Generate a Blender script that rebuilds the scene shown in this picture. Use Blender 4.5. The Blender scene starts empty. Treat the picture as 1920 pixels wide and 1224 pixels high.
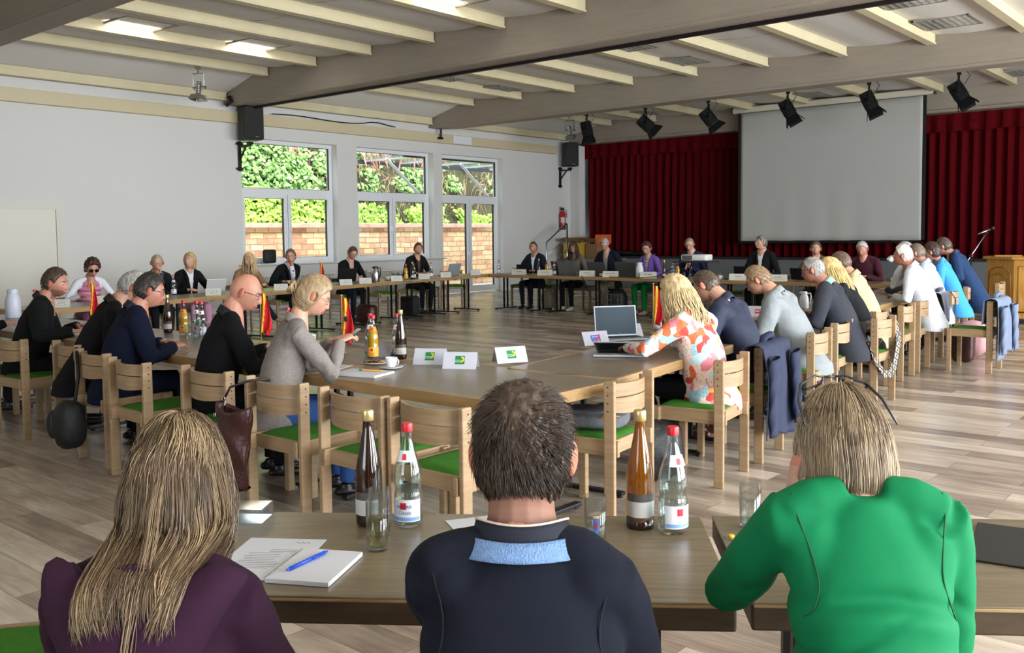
import bpy, bmesh, math, random
import numpy as np
from mathutils import Vector, Matrix, noise
sc = bpy.context.scene
COL = sc.collection
R = math.radians
PI = math.pi
# ------------------------------------------------------------------ camera
def make_camera():
    cd = bpy.data.cameras.new('camera'); cam = bpy.data.objects.new('camera', cd); COL.objects.link(cam)
    yaw, pitch, roll = R(40.35172382), R(3.55437373), R(0.61677624)
    cy, sy = math.cos(yaw), math.sin(yaw)
    f = Vector((-sy*math.cos(pitch), cy*math.cos(pitch), -math.sin(pitch)))
    r = Vector((cy, sy, 0)); d = f.cross(r)
    r2 = math.cos(roll)*r + math.sin(roll)*d
    u2 = -(-math.sin(roll)*r + math.cos(roll)*d)
    b = -f
    M = Matrix(((r2.x,u2.x,b.x,0),(r2.y,u2.y,b.y,0),(r2.z,u2.z,b.z,1.55),(0,0,0,1)))
    cam.matrix_world = M
    cd.sensor_fit = 'HORIZONTAL'; cd.sensor_width = 36.0
    cd.lens = 1740.267/1920*36.0
    cd.shift_y = -(612-548.404)/1920
    cd.clip_start = 0.05; cd.clip_end = 200
    sc.camera = cam
make_camera()
# ------------------------------------------------------------------ light
def srgb(r, g=None, b=None):
    if isinstance(r, str):
        h = r.lstrip('#'); r, g, b = int(h[0:2],16), int(h[2:4],16), int(h[4:6],16)
    c = [v/255 for v in (r, g, b)]
    return tuple((v/12.92 if v <= .04045 else ((v+.055)/1.055)**2.4) for v in c) + (1.0,)
w = bpy.data.worlds.new('overcast_sky'); sc.world = w; w.use_nodes = True
bg = w.node_tree.nodes['Background']; bg.inputs[0].default_value = (0.86, 0.93, 1.0, 1); bg.inputs[1].default_value = 4.6
sc.view_settings.view_transform = 'Standard'; sc.view_settings.look = 'None'
sc.view_settings.exposure = 0.55; sc.view_settings.gamma = 1.0; sc.view_settings.use_curve_mapping = False
sc.cycles.max_bounces = 8; sc.cycles.diffuse_bounces = 4; sc.cycles.glossy_bounces = 3
sc.cycles.transmission_bounces = 6; sc.cycles.transparent_max_bounces = 24
sc.cycles.use_denoising = True; sc.cycles.sample_clamp_indirect = 6.0
sc.cycles.caustics_reflective = False; sc.cycles.caustics_refractive = False
def area_light(name, loc, to, sx, sy, power, col=(1, 1, 1)):
    l = bpy.data.lights.new(name, 'AREA'); l.shape = 'RECTANGLE'; l.size = sx; l.size_y = sy; l.energy = power; l.color = col
    o = bpy.data.objects.new(name, l); COL.objects.link(o); o.location = loc
    o.rotation_euler = (Vector(to)-Vector(loc)).to_track_quat('-Z', 'Y').to_euler()
    return o
# daylight entering the tall windows of the right-hand and rear walls (both out of frame)
for wy in (1.5, 5.2, 8.9, 12.6, 16.3):
    area_light('window_daylight', (5.0, wy, 2.3), (-6, wy+.3, 2.9), 2.6, 3.2, 330, (0.93, 0.97, 1.0))
area_light('window_daylight', (-1.2, -6.6, 2.2), (-3.5, 4, .9), 3.6, 2.4, 22, (0.95, 0.97, 1.0))
# soft sun added to the overcast sky to brighten the bank outside
sun = bpy.data.lights.new('soft_sun', 'SUN'); sun.energy = 7.5; sun.angle = R(25); sun.color = (1, .97, .9)
so = bpy.data.objects.new('soft_sun', sun); COL.objects.link(so); so.rotation_euler = (Vector((-.75, .2, -.85))).to_track_quat('-Z', 'Y').to_euler()

# ------------------------------------------------------------------ materials
MATS = {}
def _pb(name):
    m = bpy.data.materials.new(name); m.use_nodes = True
    return m, m.node_tree, m.node_tree.nodes['Principled BSDF']
def mat(name, col, rough=.6, metal=0, spec=.5, alpha=1, emit=None, estr=0, trans=0, bump=None, var=None, sheen=0, coat=0):
    """plain or slightly varied material. bump=(scale,strength); var=(scale,amount)"""
    if name in MATS: return MATS[name]
    m, nt, p = _pb(name); c = srgb(col) if isinstance(col, str) else tuple(col)+((1,) if len(col) == 3 else ())
    p.inputs['Base Color'].default_value = c; p.inputs['Roughness'].default_value = rough
    p.inputs['Metallic'].default_value = metal; p.inputs['Specular IOR Level'].default_value = spec
    p.inputs['Transmission Weight'].default_value = trans; p.inputs['Sheen Weight'].default_value = sheen
    p.inputs['Coat Weight'].default_value = coat
    if emit: p.inputs['Emission Color'].default_value = srgb(emit); p.inputs['Emission Strength'].default_value = estr
    if bump or var:
        tc = nt.nodes.new('ShaderNodeTexCoord')
    if bump:
        n = nt.nodes.new('ShaderNodeTexNoise'); n.inputs['Scale'].default_value = bump[0]; n.inputs['Detail'].default_value = 4
        b = nt.nodes.new('ShaderNodeBump'); b.inputs['Strength'].default_value = bump[1]; b.inputs['Distance'].default_value = .01
        nt.links.new(tc.outputs['Object'], n.inputs[0]); nt.links.new(n.outputs[0], b.inputs['Height']); nt.links.new(b.outputs[0], p.inputs['Normal'])
    if var:
        n = nt.nodes.new('ShaderNodeTexNoise'); n.inputs['Scale'].default_value = var[0]; n.inputs['Detail'].default_value = 5
        if len(var) > 2:
            mp = nt.nodes.new('ShaderNodeMapping'); mp.inputs['Scale'].default_value = var[2]
            nt.links.new(tc.outputs['Object'], mp.inputs[0]); nt.links.new(mp.outputs[0], n.inputs[0])
        else: nt.links.new(tc.outputs['Object'], n.inputs[0])
        mr = nt.nodes.new('ShaderNodeMapRange'); mr.inputs[1].default_value = .3; mr.inputs[2].default_value = .7
        mr.inputs[3].default_value = 1-var[1]; mr.inputs[4].default_value = 1+var[1]
        mx = nt.nodes.new('ShaderNodeMix'); mx.data_type = 'RGBA'; mx.blend_type = 'MULTIPLY'; mx.inputs[0].default_value = 1
        mx.inputs[6].default_value = c; nt.links.new(n.outputs[0], mr.inputs[0]); nt.links.new(mr.outputs[0], mx.inputs[7]); nt.links.new(mx.outputs[2], p.inputs['Base Color'])
    MATS[name] = m; return m
def glassy(name, tint=(1, 1, 1, 1), rough=.02, a=.85):
    """thin clear glass: transparent with a fresnel gloss"""
    if name in MATS: return MATS[name]
    m = bpy.data.materials.new(name); m.use_nodes = True; nt = m.node_tree; nt.nodes.clear()
    o = nt.nodes.new('ShaderNodeOutputMaterial'); t = nt.nodes.new('ShaderNodeBsdfTransparent'); t.inputs[0].default_value = tint
    g = nt.nodes.new('ShaderNodeBsdfGlossy'); g.inputs['Roughness'].default_value = rough
    f = nt.nodes.new('ShaderNodeLayerWeight'); f.inputs[0].default_value = .5; pw = nt.nodes.new('ShaderNodeMath'); pw.operation = 'POWER'; pw.inputs[1].default_value = 3.2; nt.links.new(f.outputs['Facing'], pw.inputs[0]); f = pw
    mu = nt.nodes.new('ShaderNodeMath'); mu.operation = 'MULTIPLY_ADD'; mu.inputs[1].default_value = a*.75; mu.inputs[2].default_value = .035
    mx = nt.nodes.new('ShaderNodeMixShader'); nt.links.new(f.outputs[0], mu.inputs[0]); nt.links.new(mu.outputs[0], mx.inputs[0])
    nt.links.new(t.outputs[0], mx.inputs[1]); nt.links.new(g.outputs[0], mx.inputs[2]); nt.links.new(mx.outputs[0], o.inputs[0])
    MATS[name] = m; return m
def nodes_of(m): return m.node_tree.nodes, m.node_tree.links
def ramp(nt, pts):
    r = nt.nodes.new('ShaderNodeValToRGB'); e = r.color_ramp.elements
    while len(e) > 1: e.remove(e[0])
    e[0].position = pts[0][0]; e[0].color = srgb(pts[0][1])
    for p_, c in pts[1:]:
        k = e.new(p_); k.color = srgb(c)
    return r

# ------------------------------------------------------------------ mesh helpers
class MB:
    """collects shapes and links them as one mesh object"""
    def __init__(s): s.v = []; s.f = []; s.mi = []
    def add(s, vs, fs, mi=0):
        o = len(s.v); s.v += [tuple(v) for v in vs]; s.f += [tuple(i+o for i in f) for f in fs]; s.mi += [mi]*len(fs); return s
    def box(s, c, d, rz=0, mi=0, M=None, bev=0):
        hx, hy, hz = d[0]/2, d[1]/2, d[2]/2
        if bev <= 0:
            vs = [Vector((x, y, z)) for z in (-hz, hz) for y in (-hy, hy) for x in (-hx, hx)]
            fs = [(0,2,3,1),(4,5,7,6),(0,1,5,4),(2,6,7,3),(0,4,6,2),(1,3,7,5)]
        else:
            b = min(bev, hx*.95, hy*.95, hz*.95); bm = bmesh.new(); bmesh.ops.create_cube(bm, size=1)
            for v in bm.verts: v.co = Vector((v.co.x*2*hx, v.co.y*2*hy, v.co.z*2*hz))
            bmesh.ops.bevel(bm, geom=list(bm.edges), offset=b, segments=2, affect='EDGES', profile=.5)
            bm.verts.index_update(); vs = [v.co.copy() for v in bm.verts]; fs = [tuple(v.index for v in f.verts) for f in bm.faces]; bm.free()
        if M is None: M = Matrix.Translation(c) @ Matrix.Rotation(rz, 4, 'Z')
        else: M = M @ Matrix.Translation(c) @ Matrix.Rotation(rz, 4, 'Z')
        return s.add([M @ v for v in vs], fs, mi)
    def tube(s, pts, rad, n=10, caps=True, mi=0, flat=1.0, up=None):
        """tube along points; rad number or list; flat squashes across 'up'"""
        P = [Vector(p) for p in pts]; m = len(P)
        rr = rad if isinstance(rad, (list, tuple)) else [rad]*m
        vs = []; prev = None
        for i, p in enumerate(P):
            t = (P[min(i+1, m-1)]-P[max(i-1, 0)]).normalized()
            if prev is None:
                a = Vector(up) if up else (Vector((0, 0, 1)) if abs(t.z) < .9 else Vector((0, 1, 0)))
            else: a = prev
            a = (a - t*a.dot(t))
            if a.length < 1e-6: a = t.orthogonal()
            a.normalize(); prev = a; b = t.cross(a)
            for k in range(n):
                g = 2*PI*k/n; vs.append(p + a*(math.sin(g)*rr[i]*flat) + b*(math.cos(g)*rr[i]))
        fs = []
        for i in range(m-1):
            for k in range(n):
                fs.append((i*n+k, i*n+(k+1) % n, (i+1)*n+(k+1) % n, (i+1)*n+k))
        if caps: fs.append(tuple(range(n))[::-1]); fs.append(tuple((m-1)*n+k for k in range(n)))
        return s.add(vs, fs, mi)
    def lathe(s, prof, n=24, M=None, mi=0, c=(0, 0, 0)):
        vs = []; fs = []; M = M or Matrix.Translation(c)
        for r, z in prof:
            for k in range(n): vs.append(M @ Vector((r*math.cos(2*PI*k/n), r*math.sin(2*PI*k/n), z)))
        for i in range(len(prof)-1):
            for k in range(n): fs.append((i*n+k, i*n+(k+1) % n, (i+1)*n+(k+1) % n, (i+1)*n+k))
        if prof[0][0] > 1e-5: fs.append(tuple(range(n))[::-1])
        if prof[-1][0] > 1e-5: fs.append(tuple((len(prof)-1)*n+k for k in range(n)))
        return s.add(vs, fs, mi)
    def ell(s, c, r, n=12, M=None, mi=0):
        prof = [(max(1e-4, math.sin(PI*i/n)), -math.cos(PI*i/n)) for i in range(n+1)]
        T = Matrix.Translation(c) @ (M or Matrix.Identity(4)) @ Matrix.Diagonal((r[0], r[1], r[2], 1))
        return s.lathe(prof, max(8, n+4), T, mi)
    def prism(s, poly, h0, h1, M=None, mi=0):
        """polygon in XY extruded h0..h1 in Z"""
        M = M or Matrix.Identity(4); n = len(poly)
        vs = [M @ Vector((x, y, h0)) for x, y in poly] + [M @ Vector((x, y, h1)) for x, y in poly]
        fs = [tuple(range(n))[::-1], tuple(range(n, 2*n))] + [(i, (i+1) % n, n+(i+1) % n, n+i) for i in range(n)]
        return s.add(vs, fs, mi)
    def grid(s, fn, nu, nv, mi=0, thick=0):
        """surface fn(u,v)->point, u,v in 0..1; thick adds a back side"""
        P = [[Vector(fn(i/nu, j/nv)) for i in range(nu+1)] for j in range(nv+1)]
        vs = [p for row in P for p in row]; W = nu+1
        fs = [(j*W+i, j*W+i+1, (j+1)*W+i+1, (j+1)*W+i) for j in range(nv) for i in range(nu)]
        if thick:
            N = []
            for j in range(nv+1):
                for i in range(nu+1):
                    a = P[j][min(i+1, nu)]-P[j][max(i-1, 0)]; b = P[min(j+1, nv)][i]-P[max(j-1, 0)][i]
                    c = a.cross(b); N.append(c.normalized() if c.length > 1e-9 else Vector((0, 0, 1)))
            o = len(vs); vs += [v - n_*thick for v, n_ in zip(vs[:o], N)]
            fs += [tuple(o+k for k in f[::-1]) for f in list(fs)]
            ring = [i for i in range(nu)] ; 
            for i in range(nu): fs.append((i+1, i, o+i, o+i+1)); fs.append((nv*W+i, nv*W+i+1, o+nv*W+i+1, o+nv*W+i))
            for j in range(nv): fs.append((j*W, (j+1)*W, o+(j+1)*W, o+j*W)); fs.append(((j+1)*W+nu, j*W+nu, o+j*W+nu, o+(j+1)*W+nu))
        return s.add(vs, fs, mi)
    def build(s, name, mats, parent=None, smooth=False, loc=None, rz=None, ang=None):
        me = bpy.data.meshes.new(name); me.from_pydata(s.v, [], s.f)
        for m in (mats if isinstance(mats, (list, tuple)) else [mats]): me.materials.append(m)
        if any(s.mi): me.polygons.foreach_set('material_index', s.mi)
        if smooth: me.polygons.foreach_set('use_smooth', [True]*len(me.polygons))
        if ang is not None: me.set_sharp_from_angle(angle=R(ang))
        me.update(); o = bpy.data.objects.new(name, me); COL.objects.link(o)
        if parent: o.parent = parent
        if loc is not None: o.location = loc
        if rz is not None: o.rotation_euler = (0, 0, rz)
        return o
def tag(o, label=None, cat=None, group=None, kind=None):
    if label: o['label'] = label
    if cat: o['category'] = cat
    if group: o['group'] = group
    if kind: o['kind'] = kind
    return o
def empty(name, loc, rz=0):
    o = bpy.data.objects.new(name, None); COL.objects.link(o); o.location = loc; o.rotation_euler = (0, 0, rz); o.empty_display_size = .1
    return o
def thing(name, label, cat, loc=(0, 0, 0), rz=0, group=None): return tag(empty(name, loc, rz), label, cat, group)
def children(o): return [c for c in CH.get(o.name, [])]
def copy_tree(o, parent=None):
    c = o.copy(); COL.objects.link(c)
    if parent: c.parent = parent
    for ch in list(o.children): copy_tree(ch, c)
    return c
def struct(o): o['kind'] = 'structure'; return o
def text_mesh(txt, size, depth=.0006, font_bold=False, align='CENTER', shear=0):
    cu = bpy.data.curves.new('txt', 'FONT'); cu.body = txt; cu.size = size; cu.extrude = depth; cu.align_x = align; cu.align_y = 'CENTER'; cu.shear = shear
    cu.resolution_u = 2
    if font_bold: cu.offset = size*.02
    o = bpy.data.objects.new('txt', cu); COL.objects.link(o)
    dg = bpy.context.evaluated_depsgraph_get(); me = bpy.data.meshes.new_from_object(o.evaluated_get(dg)); 
    vs = [v.co.copy() for v in me.vertices]; fs = [tuple(p.vertices) for p in me.polygons]
    bpy.data.objects.remove(o); bpy.data.curves.remove(cu); bpy.data.meshes.remove(me)
    return vs, fs
# ------------------------------------------------------------------ surface materials
def m_floor():
    m, nt, p = _pb('plank_floor'); L = nt.links
    tc = nt.nodes.new('ShaderNodeTexCoord'); br = nt.nodes.new('ShaderNodeTexBrick')
    br.offset = .37; br.inputs['Scale'].default_value = 1; br.inputs['Mortar Size'].default_value = .0015; br.inputs['Brick Width'].default_value = 1.25; br.inputs['Row Height'].default_value = .2
    br.inputs['Color1'].default_value = (0, 0, 0, 1); br.inputs['Color2'].default_value = (1, 1, 1, 1); br.inputs['Mortar'].default_value = (.4, .4, .4, 1); br.inputs['Bias'].default_value = 0
    L.new(tc.outputs['Object'], br.inputs[0])
    # broad patches of another tone per plank and weathered streaks along the grain
    mp = nt.nodes.new('ShaderNodeMapping'); mp.inputs['Scale'].default_value = (1.1, 9, 1); n = nt.nodes.new('ShaderNodeTexNoise'); n.inputs['Scale'].default_value = 2.2; n.inputs['Detail'].default_value = 7; n.inputs['Roughness'].default_value = .62; n.inputs['Distortion'].default_value = .8
    sh = nt.nodes.new('ShaderNodeVectorMath'); sh.operation = 'MULTIPLY_ADD'; sh.inputs[1].default_value = (7, 3, 5)
    L.new(br.outputs['Color'], sh.inputs[0]); L.new(tc.outputs['Object'], sh.inputs[2]); L.new(sh.outputs[0], mp.inputs[0]); L.new(mp.outputs[0], n.inputs[0])
    n2 = nt.nodes.new('ShaderNodeTexNoise'); n2.inputs['Scale'].default_value = 3.2; n2.inputs['Detail'].default_value = 4; mp2 = nt.nodes.new('ShaderNodeMapping'); mp2.inputs['Scale'].default_value = (.7, 2.2, 1)
    L.new(sh.outputs[0], mp2.inputs[0]); L.new(mp2.outputs[0], n2.inputs[0])
    a = nt.nodes.new('ShaderNodeMath'); a.operation = 'MULTIPLY_ADD'; a.inputs[1].default_value = .34
    b = nt.nodes.new('ShaderNodeMath'); b.operation = 'MULTIPLY_ADD'; b.inputs[1].default_value = .42
    s3 = nt.nodes.new('ShaderNodeMath'); s3.operation = 'MULTIPLY_ADD'; s3.inputs[1].default_value = .42; s3.inputs[2].default_value = -.1
    L.new(n2.outputs[0], s3.inputs[0]); L.new(s3.outputs[0], b.inputs[2]); L.new(n.outputs[0], b.inputs[0]); L.new(b.outputs[0], a.inputs[2])
    sx = nt.nodes.new('ShaderNodeSeparateColor'); L.new(br.outputs['Color'], sx.inputs[0]); L.new(sx.outputs[0], a.inputs[0])
    r = ramp(nt, [(.14, '#5e5144'), (.36, '#85766a'), (.52, '#a39484'), (.70, '#c2b4a4'), (.9, '#ddd3c6')]); L.new(a.outputs[0], r.inputs[0])
    mo = nt.nodes.new('ShaderNodeMix'); mo.data_type = 'RGBA'; L.new(br.outputs['Fac'], mo.inputs[0]); L.new(r.outputs[0], mo.inputs[6]); mo.inputs[7].default_value = srgb('#6b6057')
    L.new(mo.outputs[2], p.inputs['Base Color']); p.inputs['Roughness'].default_value = .27; p.inputs['Specular IOR Level'].default_value = .55
    bu = nt.nodes.new('ShaderNodeBump'); bu.inputs['Strength'].default_value = .12; bu.inputs['Distance'].default_value = .01; L.new(n.outputs[0], bu.inputs['Height']); L.new(bu.outputs[0], p.inputs['Normal'])
    return m
def m_wood(name, c1, c2, rough=.45, sc_=(1, 1, 12), scale=3.0, spec=.4):
    if name in MATS: return MATS[name]
    m, nt, p = _pb(name); L = nt.links; tc = nt.nodes.new('ShaderNodeTexCoord'); mp = nt.nodes.new('ShaderNodeMapping'); mp.inputs['Scale'].default_value = sc_
    n = nt.nodes.new('ShaderNodeTexNoise'); n.inputs['Scale'].default_value = scale; n.inputs['Detail'].default_value = 6; n.inputs['Distortion'].default_value = .6
    L.new(tc.outputs['Object'], mp.inputs[0]); L.new(mp.outputs[0], n.inputs[0]); r = ramp(nt, [(.3, c1), (.7, c2)]); L.new(n.outputs[0], r.inputs[0]); L.new(r.outputs[0], p.inputs['Base Color'])
    p.inputs['Roughness'].default_value = rough; p.inputs['Specular IOR Level'].default_value = spec; MATS[name] = m; return m
def m_stone():
    m, nt, p = _pb('sandstone_wall'); L = nt.links; tc = nt.nodes.new('ShaderNodeTexCoord'); mp = nt.nodes.new('ShaderNodeMapping'); mp.inputs['Rotation'].default_value = (0, 0, 0)
    sx = nt.nodes.new('ShaderNodeSeparateXYZ'); cx = nt.nodes.new('ShaderNodeCombineXYZ'); L.new(tc.outputs['Object'], sx.inputs[0]); L.new(sx.outputs[1], cx.inputs[0]); L.new(sx.outputs[2], cx.inputs[1])
    dn = nt.nodes.new('ShaderNodeTexNoise'); dn.inputs['Scale'].default_value = 3; dm = nt.nodes.new('ShaderNodeVectorMath'); dm.operation = 'MULTIPLY_ADD'; dm.inputs[1].default_value = (.06, .06, 0)
    L.new(tc.outputs['Object'], dn.inputs[0]); L.new(dn.outputs['Color'], dm.inputs[0]); L.new(cx.outputs[0], dm.inputs[2])
    br = nt.nodes.new('ShaderNodeTexBrick'); br.inputs['Scale'].default_value = 1; br.inputs['Mortar Size'].default_value = .012; br.inputs['Brick Width'].default_value = .40; br.inputs['Row Height'].default_value = .155; br.offset = .4; br.squash = 1.3; br.squash_frequency = 3
    br.inputs['Color1'].default_value = (0, 0, 0, 1); br.inputs['Color2'].default_value = (1, 1, 1, 1); br.inputs['Mortar'].default_value = (.5, .5, .5, 1)
    L.new(dm.outputs[0], br.inputs[0]); n = nt.nodes.new('ShaderNodeTexNoise'); n.inputs['Scale'].default_value = 4.5; n.inputs['Detail'].default_value = 8; L.new(tc.outputs['Object'], n.inputs[0])
    ad = nt.nodes.new('ShaderNodeMath'); ad.operation = 'MULTIPLY_ADD'; ad.inputs[1].default_value = .55; s2 = nt.nodes.new('ShaderNodeMath'); s2.operation = 'MULTIPLY'; s2.inputs[1].default_value = .45
    sc2 = nt.nodes.new('ShaderNodeSeparateColor'); L.new(br.outputs['Color'], sc2.inputs[0]); L.new(sc2.outputs[0], s2.inputs[0]); L.new(n.outputs[0], ad.inputs[0]); L.new(s2.outputs[0], ad.inputs[2])
    r = ramp(nt, [(.12, '#a8785f'), (.3, '#cf9d80'), (.45, '#e3b996'), (.62, '#ebcf9a'), (.8, '#f2dccb')]); L.new(ad.outputs[0], r.inputs[0])
    mo = nt.nodes.new('ShaderNodeMix'); mo.data_type = 'RGBA'; L.new(br.outputs['Fac'], mo.inputs[0]); L.new(r.outputs[0], mo.inputs[6]); mo.inputs[7].default_value = srgb('#b08370')
    L.new(mo.outputs[2], p.inputs['Base Color']); p.inputs['Roughness'].default_value = .9
    bu = nt.nodes.new('ShaderNodeBump'); bu.inputs['Strength'].default_value = .6; bu.inputs['Distance'].default_value = .02; L.new(ad.outputs[0], bu.inputs['Height']); L.new(bu.outputs[0], p.inputs['Normal'])
    return m
WHITE = mat('white_plaster', '#d3d3d0', .85, bump=(160, .12))
WFRAME = mat('white_window_plastic', '#dfe2e6', .35)
CREAM = mat('cream_painted_wood', '#cdc2a0', .6, var=(3, .05))
TAUPE = mat('taupe_painted_beam', '#958b7e', .75, bump=(60, .5), var=(2, .05, (1, 1, 10)))
CEIL = mat('ceiling_board', '#dedbd6', .9, bump=(120, .15))
BLACK = mat('black_satin', '#0b0b0c', .45)
DARK = mat('dark_metal', '#151517', .4, metal=.3)
STEEL = mat('brushed_steel', '#b9bcc0', .28, metal=1)
CHROME = mat('bright_chrome', '#d5d7da', .15, metal=1)
OAK = m_wood('pale_oak', '#8f7557', '#a68c6c', .45)
OAKD = m_wood('oak_edge', '#8d6f4a', '#ab8a60', .4, (1, 12, 12), 2)
TABTOP = m_wood('grey_brown_laminate', '#6c6152', '#7b6f5f', .3, (1, 9, 1), 4, .55)
GREEN = mat('green_seat_fabric', '#3a7222', .95, bump=(400, .3), spec=.2, var=(30, .1))
WX = -17.0; SY = 23.0; BX = 4.6; RY = -6.0
# ------------------------------------------------------------------ shell
struct(MB().box(((WX+BX)/2, (RY+SY)/2, -.05), (BX-WX+.6, SY-RY+.6, .1)).build('floor', m_floor()))
W1, W2, W3 = (11.28, 13.83), (14.42, 16.95), (17.27, 19.66)
WT = .34
mb = MB(); H = 4.5
def wl(y0, y1, z0, z1): mb.box((WX-WT/2, (y0+y1)/2, (z0+z1)/2), (WT, y1-y0, z1-z0))
wl(RY, W1[0], 0, H); wl(W1[1], W2[0], 0, H); wl(W2[1], W3[0], 0, H); wl(W3[1], SY+5, 0, H)
for a in (W1, W2): wl(a[0], a[1], 0, .95); wl(a[0], a[1], 3.66, H)
wl(W3[0], W3[1], 3.66, H)
struct(mb.build('wall_left', WHITE))
# right wall with five tall window openings, rear wall with one
mb = MB(); ys = [RY]+[v for wy in (1.5, 5.2, 8.9, 12.6, 16.3) for v in (wy-1.35, wy+1.35)]+[SY+5]
for i in range(0, len(ys)-1, 2): mb.box((BX+.15, (ys[i]+ys[i+1])/2, 2.4), (.3, ys[i+1]-ys[i], 4.8))
for i in range(1, len(ys)-1, 2): mb.box((BX+.15, (ys[i]+ys[i+1])/2, .3), (.3, 2.7, .6)); mb.box((BX+.15, (ys[i]+ys[i+1])/2, 4.35), (.3, 2.7, .9))
struct(mb.build('wall_right', WHITE))
mb = MB(); mb.box(((WX-3.1)/2, RY-.15, 2.4), (-3.1-WX, .3, 4.8)); mb.box(((.7+BX)/2, RY-.15, 2.4), (BX-.7, .3, 4.8)); mb.box((-1.2, RY-.15, .45), (3.8, .3, .9)); mb.box((-1.2, RY-.15, 4.15), (3.8, .3, 1.3))
struct(mb.build('wall_rear', WHITE))
# wall around the stage opening: pilaster at the left corner
struct(MB().box((-16.83, SY-.06, 2.1), (.34, .3, 4.2)).build('wall_stage_corner', WHITE))
# ceiling: sagging boards between the purlins
PX = [-16.88, -15.45, -13.95, -12.43, -10.9, -9.38, -7.87, -6.37, -4.87, -3.45, -1.95, -.45, 1.05, 2.55, 4.05]
BY = [5.2, 11.1, 17.0, 22.85]
mb = MB()
zs = [4.52]+[4.86]*(len(PX)-1)
edges = [(-17.3, 4.5)]+list(zip(PX, zs))+[(5.0, 4.86)]
for (xa, za), (xb, zb) in zip(edges[:-1], edges[1:]):
    s_ = .055 if xb-xa > 1 else 0
    mb.grid(lambda u, v: (xa+(xb-xa)*u, RY-.3+(SY+5.3-RY)*v, za+(zb-za)*(u if xa > -16 else math.sin(u*PI/2)) - s_*math.sin(PI*u)), 8, 1)
mb.box((-6.2, 11, 5.1), (22.6, 36, .05))
struct(mb.build('ceiling', CEIL, smooth=True))
# joints of the ceiling boards
mb = MB(); rj = random.Random(2)
for i in range(1, len(PX)-1):
    for y0 in (8.2+rj.uniform(-.6, .6), 14.1+rj.uniform(-.5, .5), 20+rj.uniform(-.4, .4)):
        xa, xb = PX[i], PX[i+1]
        mb.tube([(xa+(xb-xa)*u, y0+.12*u, 4.86-.055*math.sin(PI*u)-.0015) for u in (.05, .25, .5, .75, .95)], .0035, 4)
struct(mb.build('trim_1', mat('ceiling_joint_grey', '#77726a', .9)))  # one even grey-brown for the board joints
ends = [RY, 5.0, 5.4, 10.9, 11.3, 16.8, 17.2, 22.7]
for k, x in enumerate(PX):
    for a, b in ((RY, 5.0), (5.4, 10.9), (11.3, 16.8), (17.2, 22.7)):
        z = 4.44 if k == 0 else 4.77
        o = MB().box((x, (a+b)/2, z), (.12, b-a-.06, .17), bev=.012).box((x, (a+b)/2, z-.075), (.155, b-a-.06, .03), bev=.008).build('purlin', CREAM)
        tag(o, kind='structure'); o.name = 'ceiling_purlin'
for k, y in enumerate(BY):
    poly = [(-17.28, 4.30), (-16.4, 4.24), (5, 4.24), (5, 4.96), (-15.3, 4.96), (-15.5, 4.83), (-16.2, 4.72), (-16.9, 4.46), (-17.28, 4.42)]
    M = Matrix(((1, 0, 0, 0), (0, 0, 1, y), (0, 1, 0, 0), (0, 0, 0, 1)))
    if k == 3: M = Matrix(((1, 0, 0, 0), (0, 0, 1, y+.1), (0, 1, 0, 0), (0, 0, 0, 1)))
    m_ = MB().prism([(a, b) for a, b in poly], -.2, .2, M=M)
    m_.box((-5.6, y-.2, 4.27), (22, .03, .045), bev=.01)
    o = m_.build('ceiling_beam', TAUPE); struct(o)
    if k == 1: struct(MB().box((-5.6, y+.17, 4.215), (22, .05, .05)).build('trim_2', mat('curtain_track_black', '#160c10', .4)))
# rail along the left wall and the strip above it
struct(MB().box((WX+.06, 8.05, 4.04), (.13, 27.9, .235), bev=.01).build('trim_3', mat('cream_wall_rail', '#c8bb9a', .55)))
struct(MB().box((WX+.14, 17.9, 4.04), (.02, .7, .2)).box((WX+.155, 17.9, 4.04), (.01, .35, .04)).build('trim_4', WFRAME))
mb = MB(); mb.box((WX+.03, 5, .05), (.05, 12.5, .1)); mb.box((WX+.03, 14.2, .05), (.05, 6, .1)); mb.box((WX+.03, 21.3, .05), (.05, 3.3, .1))
struct(mb.build('baseboard_left', WFRAME))
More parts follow.
